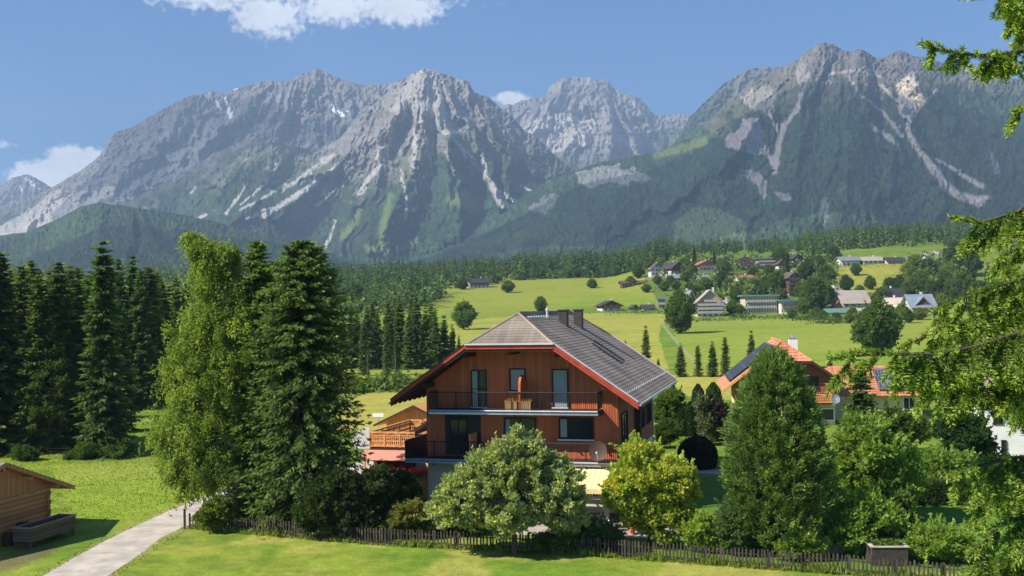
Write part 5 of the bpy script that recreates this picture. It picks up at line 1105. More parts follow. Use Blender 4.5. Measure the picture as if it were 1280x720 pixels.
leafy('bush', 930, 692, [(932,645,0,26,1.2,34),(915,660,0,20,1,26),(950,665,0,20,1,22),(925,612,.2,14,.8,20)], 330, 80, .14, .30, 53, ((.075,.13,.04),(.15,.22,.08)), 'tall grey green bush at the foot of the dark pine, on its left', 'bush', .05)
leafy('bush', 880, 690, [(880,662,0,17,.8,20),(868,668,0,12,.7,14),(890,670,0,12,.7,14)], 160, 75, .13, .26, 54, LITE, 'small bright green bush by the fence between the golden maple and the pine', 'bush', .04)
leafy('bush', 745, 688, [(745,665,0,20,.8,16),(762,672,0,16,.7,12),(728,672,0,14,.7,10)], 170, 70, .12, .24, 55, ((.06,.11,.03),(.14,.19,.07)), 'feathery perennials by the patio between the apple tree and the golden maple', 'bush', .03)
leafy('bush', 1172, 702, [(1170,674,0,24,1.1,18),(1195,680,0,18,1,14),(1150,680,0,13,.8,12)], 170, 80, .15, .32, 56, MID, 'spreading green bush near the fence below the clipped hedge', 'bush', .05, light=(.18,.28,.06))
leafy('bush', 1010, 700, [(1002,676,0,18,.7,14),(1022,682,0,14,.6,10),(985,682,0,14,.6,12)], 150, 70, .12, .24, 57, LITE, 'low leafy plants in front of the dark pine by the raised bed', 'bush', .03)
leafy('bush', 1040, 640, [(1035,600,0,16,.9,24),(1046,615,0,12,.8,14)], 120, 70, .16, .3, 58, LITE, 'sunlit young bush between the dark pine and the broad leafy tree', 'bush', .05)
leafy('bush', 1110, 690, [(1118,640,.5,18,.9,26),(1108,655,0,14,.9,18)], 150, 75, .16, .3, 59, DARKL, 'dark shaded bush right of the rounded light green shrub', 'bush', .05)
leafy('leafy_tree', 1180, 606, [(1172,580,0,22,1.4,16),(1195,582,0,18,1.3,14)], 170, 80, .2, .42, 60, MID, 'leafy tree behind the clipped hedge, left of the white house', light=(.15,.25,.06))
leafy('leafy_tree', 1130, 565, [(1120,530,0,20,1.5,18),(1150,536,0,18,1.4,16)], 150, 75, .24, .5, 61, DARKL, 'darker leafy tree beside the orange roofed wing')
leafy('leafy_tree', 1210, 590, [(1205,545,0,26,1.6,26),(1190,530,.5,20,1.3,22),(1222,560,0,20,1.3,18)], 240, 75, .22, .45, 62, ((.035,.075,.02),(.075,.14,.035)), 'green tree directly left of the white house')
leafy('shrub_tree', 262, 668, [(272,640,.5,16,.8,16),(258,646,.5,10,.7,10)], 110, 75, .14, .28, 63, DARKL, 'dark shrub at the fence corner under the weeping birch', 'bush', .04)
leafy('lilac', 425, 672, [(420,622,0,34,1.4,34),(455,628,.4,28,1.3,30),(395,640,0,24,1.2,24),(470,606,.5,18,1,20),(440,652,-.3,32,1.1,18)], 560, 85, .16, .34, 64, ((.03,.055,.018),(.075,.115,.038)), 'wide dark bush between the huge spruce and the fence', 'bush', .07)
leafy('round_bush', 499, 652, [(498,612,0,24,1.1,24),(512,618,0,14,.8,16),(484,618,0,14,.8,14)], 260, 90, .10, .24, 65, ((.03,.07,.022),(.06,.115,.035)), 'neat round mid green bush at the left corner of the chalet', 'bush', .05)
leafy('bush', 514, 672, [(512,645,0,24,.9,18),(498,655,0,14,.7,12),(530,652,0,14,.7,14)], 220, 80, .11, .24, 66, ((.12,.14,.03),(.26,.26,.07)), 'yellowish bush with reddish tips behind the fence, below the neat round bush', 'bush', .04)
leafy('bush', 700, 690, [(700,672,0,18,.8,12),(680,678,0,14,.7,9),(716,680,0,12,.7,9)], 130, 70, .12, .24, 67, DARKL, 'low dark bush in the shade of the apple tree', 'bush', .03)
leafy('bush', 560, 668, [(560,652,0,24,.9,11),(590,656,0,20,.8,9)], 160, 75, .12, .24, 68, ((.05,.09,.02),(.09,.15,.035)), 'low bush at the chalet wall left of the apple tree', 'bush', .03)
leafy('shrub_tree', 836, 545, [(840,505,0,16,1.3,18),(828,515,0,12,1,16),(850,520,0,12,1,16)], 170, 75, .2, .36, 69, ((.07,.13,.02),(.14,.21,.035)), 'rounded yellow green bush behind the chalet corner', 'bush', .06)
leafy('shrub_tree', 838, 560, [(838,538,0,14,1,13),(826,545,0,10,.8,10)], 110, 70, .18, .32, 70, DARKL, 'dark low bush on the lawn behind the chalet', 'bush', .05)
leafy('purple_bush', 900, 556, [(900,520,0,12,.9,18),(906,538,0,10,.8,14)], 130, 75, .16, .3, 71, ((.03,.022,.03),(.07,.045,.05)), 'dark purple leaved shrub left of the pine', 'bush', .05)
leafy('shrub_tree', 884, 556, [(884,528,0,12,.9,18),(890,540,0,12,.9,12),(878,505,0,9,.7,10)], 160, 75, .16, .28, 72, ((.09,.13,.06),(.18,.22,.11)), 'grey green shrub between the purple bush and the dark columns', 'bush', .05)
leafy('bush', 862, 566, [(858,556,0,10,.7,8),(872,560,0,12,.8,7)], 90, 65, .13, .24, 73, LITE, 'low pale plants beside the clipped dark dome', 'bush', .03)
def clipped(name, label, pts_fn, n, size, cols, cat, seed, loc, rz=0, core=None):
    rs = np.random.RandomState(seed); P, N_ = pts_fn(rs, n); a = unit(N_*.7 + rs.normal(size=P.shape)*.5); b_ = unit(np.cross(a, rs.normal(size=P.shape)))
    t = rs.rand(n, 1); C = np.array(cols[0])*(1-t)+np.array(cols[1])*t; V, F, CC = rhombs(P-a*size*.4, a, b_, size, size*.3, C); R = empty(name, loc, rz, label, cat); link('foliage', nmesh('foliage', V, F, LEAF, CC), R)
    if core: core.build('stems', mat('hedge_core', (.02,.03,.012), 1, .3, 6), R)
g = atG(876, 588)
def dome(rs, n):
    d = unit(rs.normal(size=(n, 3))); d[:, 2] = np.abs(d[:, 2])*1.0 ; k = 1-.05*rs.rand(n, 1); z = d[:, 2:3]; lower = rs.rand(n, 1) < .3
    P = np.concatenate([d[:, :1]*1.4, d[:, 1:2]*1.4, .85+d[:, 2:3]*1.35], 1)*k; a = rs.uniform(0, 2*pi, n); zl = rs.rand(n)*.9; rr = 1.18+.22*(zl/.9)**.6
    Q = np.stack([np.cos(a)*rr, np.sin(a)*rr, zl], 1); P = np.where(lower, Q, P); return P, unit(P-np.array([0, 0, .8]))
clipped('clipped_dome', 'very dark green bush clipped into a smooth dome on the lawn', dome, 9000, .10, ((.006,.010,.007),(.014,.02,.012)), 'topiary', 3, (g[0], g[1]+1.2, 0), core=MB().lathe([(1.1,0),(1.3,.8),(1.15,1.5),(.7,2.0),(.15,2.13)], n=24))
g = atG(1185, 632)
def box_pts(hx, hy, hz):
    def f(rs, n):
        P = np.stack([rs.uniform(-hx, hx, n), rs.uniform(-hy, hy, n), rs.uniform(0, hz, n)], 1); N_ = np.zeros((n, 3)); s_ = rs.rand(n)
        top = s_ < .4; fr = (s_ >= .4) & (s_ < .75); bk = (s_ >= .75) & (s_ < .9); en = s_ >= .9
        P[top, 2] = hz; N_[top, 2] = 1; P[fr, 1] = -hy; N_[fr, 1] = -1; P[bk, 1] = hy; N_[bk, 1] = 1; e = np.where(rs.rand(n) < .5, -1, 1); P[en, 0] = (hx*e)[en]; N_[en, 0] = e[en]
        return P + rs.normal(0, .035, P.shape), N_
    return f
clipped('clipped_hedge', 'low box shaped hedge in the garden left of the white house', box_pts(2.6,.7,1.25), 14000, .11, ((.03,.06,.015),(.07,.12,.03)), 'hedge', 4, (g[0], g[1]+.7, 0), -.05, MB().box(-2.5,2.5,-.6,.6,0,1.15))
for i, (px, py, tp, w, tx) in enumerate([(864,552,502,.62,'slim dark green column shrub, second from the left behind the dome'),(855,552,510,.5,'slim dark green column shrub, leftmost behind the dome'),(874,552,480,.6,'tallest slim column shrub behind the dome'),(893,550,478,.75,'broad dark column shrub left of the purple shrub')]):
    g = atG(px, py); H = atY(px, tp, g[1])[2]
    def col_pts(rs, n, H=H, w=w):
        a = rs.uniform(0, 2*pi, n); t = rs.rand(n); r = w*np.interp(t, [0,.1,.6,.88,1], [.75,.95,1,.7,.1])*(.9+.2*rs.rand(n)); P = np.stack([np.cos(a)*r, np.sin(a)*r, t*H], 1); return P, np.stack([np.cos(a), np.sin(a), 1.0+0*a], 1)
    clipped('column_shrub', tx, col_pts, 4200, .15, ((.02,.05,.014),(.05,.10,.025)), 'shrub', 20+i, (g[0], g[1], 0), core=MB().lathe([(w*.7,0),(w*.8,H*.6),(w*.5,H*.85),(.05,H*.97)], n=10))
# young conifer near the second chalet and others in the garden
place('spruce', 1078, 600, 446, SPR[2], 'dark green conifer standing in front of the orange roofed wing', None, wide=1.15, D=72)
place('young_spruce', 845, 520, 508, SPR[3], 'tiny pale conifer on the lawn behind the clipped dome', None, D=78, wide=2.0) if 0 else None
# ------------------------------------------------------------------ conifers and trees in the middle distance
FIR = []
for sd in range(4):
    H = 17.0; r = cone_r([3.3,2.8,3.8,3.1][sd], 1.0, .05); V, F, C = conifer(H, r, 34, 8, 7, 1.15, .3, .12, 120+sd, .03, ((.045,.08,.02),(.10,.16,.035)), (.16,.23,.05), .24, .5, .6, .1)
    FIR.append([('crown', nmesh('crown', V, F, NEEDLE, C)), ('trunk', trunk_mesh('trunk', H*.95, .22, .02))])
G2 = 'conifers of the clump left of the chalet roof'
cl = [(447,460,384,0),(460,462,378,3),(473,459,386,1),(486,461,376,0),(500,459,371,2),(512,462,388,1),(522,459,369,0),(533,461,378,3),(545,459,384,1),(556,458,392,0),(566,457,404,3),(574,456,418,1),(428,461,392,2),(440,452,378,1),(466,452,372,2),(494,451,370,3),(516,452,366,1),(540,451,376,2)]
for i, (px, py, tp, k) in enumerate(cl): place('fir', px, py, tp, FIR[k], 'dark fir in the clump left of the chalet roof, %s of its %s row' % (ORD[i] if i < 13 else ORD[i-13], 'front' if i < 13 else 'back'), G2, wide=.95)
for i, (px, py, tp) in enumerate([(455,470,398),(484,470,404),(496,475,420)]): place('larch', px, py, tp, LAR[i % 2], 'light green larch in front of the fir clump, %s from the left' % ORD[i], 'larches before the fir clump', wide=.9)
G3 = 'young conifers along the field behind the chalet'
yc = [(782,452,424,1,'low young conifer peeping over the chalet roof, left of the taller ones'),(764,440,420,3,'tiny young conifer over the chalet roof, leftmost of the line'),(808,464,405,0,'tall slim conifer close above the right slope of the chalet roof'),(823,468,447,2,'small conifer right at the lower edge of the chalet roof'),(851,471,428,2,'bushy young conifer, first right of the chalet roof'),(873,471,431,1,'pale slim conifer between two darker ones in the field line'),(891,471,425,3,'dark slim conifer in the middle of the field line'),(907,471,420,1,'pale tall conifer third before the orange roof'),(940,470,411,0,'dark conifer just left of the orange roof'),(1037,470,437,3,'small conifer just right of the white chimney of the orange roof'),(842,500,470,1,'tiny conifer on the strip of meadow beyond the garden')]
for px, py, tp, k, tx in yc: place('young_conifer', px, py, tp, LAR[k % 2] if 'pale' in tx else FIR[k], tx, G3, wide=1.15 if k != 0 else .8)
DEC = []
for sd, (a_, cols) in enumerate([(0, ((.07,.12,.026),(.13,.20,.045))), (1, ((.08,.14,.028),(.15,.23,.045))), (2, ((.075,.125,.035),(.14,.205,.06))), (3, ((.11,.17,.035),(.19,.26,.06)))]):
    rs_ = np.random.RandomState(sd+7); lobes = [(0,0,5.2,3.7,3.7,4.2),(0,0,8.2,2.5,2.5,2.0),(0,0,2.6,3.0,3.0,2.0)] + [(2.7*cos(t+sd), 2.7*sin(t+sd), 3.2+2.6*rs_.rand(), 2.0, 2.0, 2.1) for t in np.arange(0, 6.2, 1.25)]
    me, tm = broad(lobes, 420, 34, .50, .85, 200+sd, cols, 10.4, .32, .5); DEC.append([('crown', me), ('trunk', tm)])
place('round_tree', 850, 417, 361, DEC[0], 'big round tree standing alone in the village meadow before the gabled hotel', H0=10.4, wide=.78)
place('round_tree', 580, 412, 376, DEC[1], 'round tree alone in the field above the fir clump', H0=10.4, wide=.95)
place('round_tree', 676, 391, 370, DEC[0], 'small round tree just above the chalet ridge', H0=10.4, wide=.9)
place('round_tree', 1097, 444, 374, DEC[0], 'large dark round tree right of the orange roof, below the farm buildings', H0=10.4, wide=.95)
place('slim_tree', 987, 420, 414, DEC[1], 'x') if 0 else None
def shrubs_line(name, pts, label):
    """a belt of field scrub nobody could count"""
    rs = np.random.RandomState(77); P = []; 
    for (px, py, w, h, n) in pts:
        g = T(px, py); k = g[1]/FPX; c = rs.normal(size=(n, 3))*np.array([w*k*.5, w*k*.35, h*k*.45]); c[:, 2] = np.abs(c[:, 2]); q = c+np.array([g[0], g[1], 0]); q[:, 2] += zg(q[:, 0], q[:, 1]); P.append(q)
    P = np.concatenate(P); o = link(name, quads(name, P, .55, rs, ((.06,.11,.025),(.14,.2,.05)), 1.4)); return tag(o, label, None, None, 'stuff')
shrubs_line('scrub', [(450,490,30,14,260),(480,488,30,18,320),(505,486,26,20,320),(530,488,26,14,240),(470,480,40,8,200),(1180,370,20,8,100)], 'low green scrub along the edge of the yellow meadow')
# ------------------------------------------------------------------ far woods: read as one mass
def far_wood(name, areas, seed, label, conif=.9, dmul=1.0):
    rs = np.random.RandomState(seed); parts = []
    for (poly, n, h0, h1) in areas:
        poly = np.array(poly, float); x0, y0 = poly.min(0); x1, y1 = poly.max(0); c = 0
        while c < n:
            x, y = rs.uniform(x0, x1), rs.uniform(y0, y1)
            if not pip(np.array([x]), np.array([y]), [tuple(p) for p in poly])[0]: continue
            c += 1; H = rs.uniform(h0, h1)*rs.uniform(.8, 1.1); z = float(zg(x, y)); cf = rs.rand() < conif; m = 60 if cf else 46
            if cf:
                t = rs.rand(m)**.8; a = rs.uniform(0, 2*pi, m); r = (1-t)*H*.15*rs.uniform(.7, 1.2, m)+.15; P = np.stack([np.cos(a)*r*.35, np.sin(a)*r*.35, H*(.04+.93*t)], 1); d = unit(np.stack([np.cos(a), np.sin(a), -.45+0*a], 1)); LL = r*1.1+.5; Wd = LL*.32+.18
                v = rs.rand(); C = np.array((.05,.095,.03))*(1-v)+np.array((.17,.23,.065))*v
            else:
                H *= .68; d = unit(rs.normal(size=(m, 3))); P = d*np.array([H*.3, H*.3, H*.36])*(.75+.25*rs.rand(m, 1)) + np.array([0, 0, H*.55]); LL = np.full(m, 1.9); Wd = np.full(m, .8); v = rs.rand(); C = np.array((.08,.14,.035))*(1-v)+np.array((.17,.24,.06))*v
            b_ = unit(np.cross(d, rs.normal(size=(m, 3)))); parts.append(rhombs(P+np.array([x, y, z-.3]), d, b_, LL, Wd, np.tile(C, (m, 1))*(1+.3*rs.uniform(-1, 1, (m, 1)))))
    V, F, C = tri_cat(parts); return tag(link(name, nmesh(name, V, F, NEEDLE, C)), label, None, None, 'stuff')
def W2(*pts): return [((px-640)/FPX*D, D) for px, D in pts]
far_wood('far_wood', [
    (W2((380,640),(540,620),(560,700),(640,835),(640,1150),(360,1150)), 620, 15, 22),
    (W2((640,835),(830,850),(840,1150),(640,1150)), 560, 18, 26),
    (W2((380,470),(430,500),(520,560),(560,700),(400,700)), 90, 13, 20)], 5, 'conifer wood behind the sunny village meadow', .93)
far_wood('far_wood', [(W2((-380,520),(380,700),(360,1150),(-380,1150)), 520, 15, 24)], 15, 'conifer wood far behind the dark wood on the left', .95)
far_wood('mixed_wood', [(W2((412,420),(440,430),(530,560),(560,720),(400,640)), 120, 14, 20), (W2((575,800),(640,822),(830,838),(830,850),(590,840)), 60, 9, 14)], 6, 'paler broadleaved trees along the edge of the far conifer wood', .25)
far_wood('far_wood', [(W2((830,850),(920,940),(1000,910),(1010,1250),(830,1250)), 260, 10, 16), (W2((1005,800),(1060,840),(1190,820),(1300,760),(1350,1300),(1000,1300)), 620, 16, 22)], 7, 'conifer wood on the slope above the village', .9)
# ------------------------------------------------------------------ picket fence along the garden
def picket(name, pts, label, h=.82, pitch=.155, m=None, seed=1, w=.075):
    rs = np.random.RandomState(seed); a0 = pts[0]; R = empty(name, (a0[0], a0[1], 0), 0, label, 'fence'); m = m or mat('grey_pickets', (.055,.043,.032), .9, .6, 5, .6, 25, stretch=(1,1,.3))
    for p, q in zip(pts[:-1], pts[1:]):
        p = np.array(p, float); q = np.array(q, float); Ln = np.linalg.norm(q-p); d = (q-p)/Ln; nrm = np.array([-d[1], d[0]]); nb = max(1, round(Ln/2.4)); 
        for k in range(nb):
            u0, u1 = Ln*k/nb, Ln*(k+1)/nb; mb = MB(); n = int((u1-u0)/pitch); rails = MB()
            for i in range(n):
                u = u0+(i+.5)*(u1-u0)/n + rs.normal(0, .012); hh = h*(1+rs.normal(0, .035)); t = rs.normal(0, .022); ww = w*.5*(1+rs.normal(0, .12))
                def P(du, z, o): x = p + d*(u+du+t*z) + nrm*o - np.array(a0); return (x[0], x[1], z)
                vs = [P(-ww,.04,0),P(ww,.04,0),P(ww,hh-.06,0),P(0,hh,0),P(-ww,hh-.06,0)]; vb = [P(-ww,.04,.024),P(ww,.04,.024),P(ww,hh-.06,.024),P(0,hh,.024),P(-ww,hh-.06,.024)]
                mb.add(vs+vb, [(0,1,2,3,4),(9,8,7,6,5)]+[(j,j+5,(j+1) % 5+5,(j+1) % 5) for j in range(5)])
            mb.build('picket_panel', m, R)
            for z in (.2, h-.25):
                a = p+d*u0+nrm*.05-np.array(a0); b_ = p+d*u1+nrm*.05-np.array(a0); rails.tube([(*a, z), (*b_, z+rs.normal(0,.015))], .028, 5)
            rails.build('rails', m, R); a = p+d*u0+nrm*.09-np.array(a0); MB().tube([(*a, -.2), (a[0]+rs.normal(0,.02), a[1], h*.98)], .05, 6).build('post', m, R)
FP = [tuple(atG(*q)[:2]) for q in ((236,661),(300,666),(380,673),(476,681),(570,686),(660,689),(720,693),(784,698),(880,705),(960,711),(1060,718),(1180,729),(1300,742))]
picket('picket_fence', FP, 'long weathered grey picket fence along the front of the chalet garden')
pf = [tuple(atG(*q)[:2]) for q in ((268,640),(312,641))]
picket('picket_fence', [(p[0], p[1]) for p in pf], 'short whitish picket fence half hidden under the birch and spruce', .85, .15, mat('white_pickets', (.6,.58,.54), .8, .15, 4), 2)
p0 = atG(234.5, 661); e = empty('gate_post', (p0[0]-.15, p0[1], 0), 0, 'single wooden post at the lane end of the long picket fence', 'post'); MB().box(-.05,.05,-.05,.05,-.2,1.0).build('shaft', MATS['grey_pickets'], e); MB().box(-.06,.06,-.06,.06,1.003,1.03).build('cap', MATS['grey_pickets'], e)
# ------------------------------------------------------------------ wire fences and poles
def wire_fence(pts, label, h=1.0, n=None):
    a0 = np.array([*pts[0], 0.0]); R = empty('wire_fence', a0, 0, label, 'fence'); w = MB(); P = [np.array([p[0], p[1], float(zg(p[0], p[1]))])-a0 for p in pts]
    for a, b_ in zip(P[:-1], P[1:]):
        k = max(1, int(np.linalg.norm(b_-a)/2.5))
        for i in range(k+1): q = a+(b_-a)*i/k; MB().tube([q-np.array([0,0,.2]), q+np.array([0,0,h])], .03, 5).build('post', WOODD, R)
        for z in (.35, .65, .95): w.tube([a+np.array([0,0,h*z]), b_+np.array([0,0,h*z])], .006, 4)
    w.build('wires', IRON, R)
wire_fence([tuple(atG(822,578)[:2]), tuple(atG(862,580)[:2]), tuple(atG(908,584)[:2])], 'thin wire fence across the lawn beside the clipped dark dome')
wire_fence([tuple(atG(60,573)[:2]), tuple(atG(140,574)[:2]), tuple(atG(235,570)[:2])], 'low wire fence along the far edge of the left meadow', .8)
def pole(px, py, top, label, D=None, arm=True):
    b_ = T(px, py); H = atY(px, top, b_[1])[2]-b_[2]; R = empty('utility_pole', b_, 0, label, 'pole'); MB().tube([(0,0,-.3),(0,0,H)], .14, 7, .09).build('shaft', BARK, R)
    if arm: MB().box(-.6,.6,-.05,.05,H-.5,H-.38).build('cross_arm', WOODD, R); [MB().lathe([(.03,0),(.06,.05),(.03,.16)], (x,0,H-.377), 7).build('insulator', WHITE, R) for x in (-.5,.5)]
pole(460, 486, 442, 'wooden utility pole on the meadow edge just right of the huge spruce'); pole(495, 478, 440, 'thinner pole in front of the fir clump', arm=False)
g = T(473, 534); sgn = empty('sign', g, RAD(-10), 'small white board on a post in the yellow meadow left of the chalet', 'sign'); MB().tube([(0,0,-.2),(0,0,1.2)], .03, 6).build('post', METAL, sgn); MB().box(-.55,.55,-.06,-.032,1.0,1.35).build('board', WHITEP, sgn)
# ------------------------------------------------------------------ raised beds
def raised(px, py, L_, W_, H_, rz, label, seed, m):
    g = atG(px, py); R = empty('raised_bed', (g[0], g[1], 0), rz, label, 'raised bed', 'raised beds behind the fence'); b_ = MB()
    b_.box(-L_/2,L_/2,0,.05,-.1,H_); b_.box(-L_/2,L_/2,W_-.05,W_,-.1,H_); b_.box(-L_/2,-L_/2+.05,.053,W_-.053,-.1,H_); b_.box(L_/2-.05,L_/2,.053,W_-.053,-.1,H_); b_.build('frame', m, R)
    r = MB(); r.box(-L_/2-.05,L_/2+.05,-.05,.12,H_+.003,H_+.05); r.box(-L_/2-.05,L_/2+.05,W_-.12,W_+.05,H_+.003,H_+.05); r.box(-L_/2-.05,-L_/2+.12,.123,W_-.123,H_+.003,H_+.05); r.box(L_/2-.12,L_/2+.05,.123,W_-.123,H_+.003,H_+.05); r.build('rim', mat('pale_boards', (.42,.38,.31), .8, .2, 4), R)
    MB().box(-L_/2+.06,L_/2-.06,.06,W_-.06,0,H_-.06).build('soil', MATS['dark_soil'], R); rs = np.random.RandomState(seed); k = 500
    P = np.stack([rs.uniform(-L_/2+.1,L_/2-.1,k), rs.uniform(.1,W_-.1,k), H_+rs.uniform(-.05,.22,k)], 1); link('plants', quads('plants', P, .13, rs, ((.06,.12,.02),(.15,.22,.05))), R)
raised(1022, 692, 2.3, 1.1, .42, RAD(-4), 'pale low raised bed full of seedlings left of the rounded shrub tree', 1, MATS['pale_boards'] if 'pale_boards' in MATS else mat('pale_boards', (.42,.38,.31), .8, .2, 4))
raised(1113, 708, 1.5, 1.1, .8, RAD(-4), 'dark tall raised bed with pale rim right of the rounded shrub tree', 2, mat('dark_boards', (.05,.042,.035), .9, .3, 5))
# ------------------------------------------------------------------ things on the patio
def chair(loc, rz, label):
    R = empty('garden_chair', loc, rz, label, 'chair', 'chairs on the patio'); 
    for x in (-.22,.22):
        for y in (-.2,.2): MB().tube([(x*1.05,y*1.1,0),(x,y,.43)], .016, 6).build('leg', METAL, R)
    MB().box(-.25,.25,-.23,.24,.43,.46).build('seat', IRON, R); b_ = MB(); b_.slab((-.25,.27,.47),(.25,.27,.47),(.24,.36,1.0),(-.24,.36,1.0),.03); b_.build('backrest', IRON, R)
    a = MB(); [a.tube([(x,-.2,.44),(x,-.22,.66),(x,.3,.68)], .014, 5) for x in (-.27,.27)]; a.build('armrests', METAL, R)
    c = MB(); c.box(-.22,.22,-.21,.2,.463,.53); c.build('cushion', WHITE, R)
for i, (px, py, rz, tx) in enumerate([(729,668,.4,'patio chair nearest the apple tree'),(722,660,2.6,'patio chair partly behind the first one, below the awning'),(752,662,-.7,'patio chair in front of the dark doorway'),(766,664,3.3,'patio chair beside the golden maple')]):
    g = atG(px, py); chair((g[0], g[1], .01), rz, tx)
g = atG(742, 664); tb = empty('garden_table', (g[0], g[1], .01), .1, 'round dark garden table among the patio chairs', 'table'); MB().lathe([(.55,.70),(.56,.72),(.55,.735)], n=24).build('table_top', IRON, tb); MB().lathe([(.28,0),(.28,.02),(.04,.05),(.04,.70)], n=12).build('pedestal', METAL, tb)
def pot(px, py, label, cols, r=.2, h=.34, m=None, seed=1, n=160, spread=.26):
    g = atG(px, py); R = empty('flower_pot', (g[0], g[1], .01), 0, label, 'flower pot'); MB().lathe([(r*.7,0),(r,h),(r*1.08,h),(r*1.08,h*1.1),(r*.9,h*1.1),(r*.88,h*.9)], n=14).build('pot', m or mat('terracotta', (.60,.22,.09), .85, .12, 4), R)
    rs = np.random.RandomState(seed); P = rs.normal(size=(n,3))*np.array([spread,spread,spread*.7])*.6+np.array([0,0,h+.2]); link('leaves', quads('leaves', P, .10, rs, ((.05,.10,.02),(.10,.16,.03))), R)
    P = rs.normal(size=(n//2,3))*np.array([spread,spread,spread*.7])*.65+np.array([0,-.03,h+.28]); link('blossoms', quads('blossoms', P, .09, rs, cols), R)
pot(790, 668, 'bright terracotta pot with orange blossoms on the patio edge', ((.75,.25,.05),(.8,.35,.1))); pot(718, 672, 'pot of pink flowers beside the patio chair', ((.75,.2,.3),(.8,.4,.5)), .18, .3, WHITE, 2, 220, .34); pot(706, 668, 'pot of dark leaves with few pink blossoms under the apple tree', ((.6,.15,.25),(.7,.3,.4)), .16, .28, WOODD, 3)
g = atG(730, 676); mb_ = empty('storage_box', (g[0], g[1], .01), .15, 'small pale box standing on the patio by the pink flowers', 'box'); MB().box(-.24,.24,-.18,.18,0,.42).build('body', WHITE, mb_); MB().box(-.26,.26,-.2,.2,.423,.46).build('lid', WHITEP, mb_)
# ------------------------------------------------------------------ the village
VW = {'white': mat('village_white', (.62,.60,.56), .9, .08, .3), 'cream': mat('village_cream', (.60,.53,.38), .9, .08, .3), 'yellow': mat('village_yellow', (.62,.50,.20), .9, .08, .3), 'brown': mat('village_brown_wood', (.13,.065,.035), .9, .3, .8), 'tan': mat('village_tan', (.38,.30,.22), .9, .12, .4), 'orange': mat('village_orange_wood', (.42,.16,.06), .9, .2, .6), 'grey': mat('village_grey', (.34,.32,.30), .9, .12, .4)}
VR = {'dark': mat('village_dark_roof', (.055,.05,.05), .7, .25, .5), 'grey': mat('village_grey_roof', (.24,.24,.25), .6, .15, .4), 'brown': mat('village_brown_roof', (.13,.09,.075), .8, .25, .5), 'light': mat('village_light_roof', (.40,.34,.28), .8, .12, .3), 'green': mat('village_green_roof', (.13,.24,.19), .6, .15, .4), 'red': mat('village_red_roof', (.40,.13,.08), .8, .2, .5), 'blue': mat('village_blue_roof', (.22,.25,.30), .5, .12, .4)}
_wm = {}
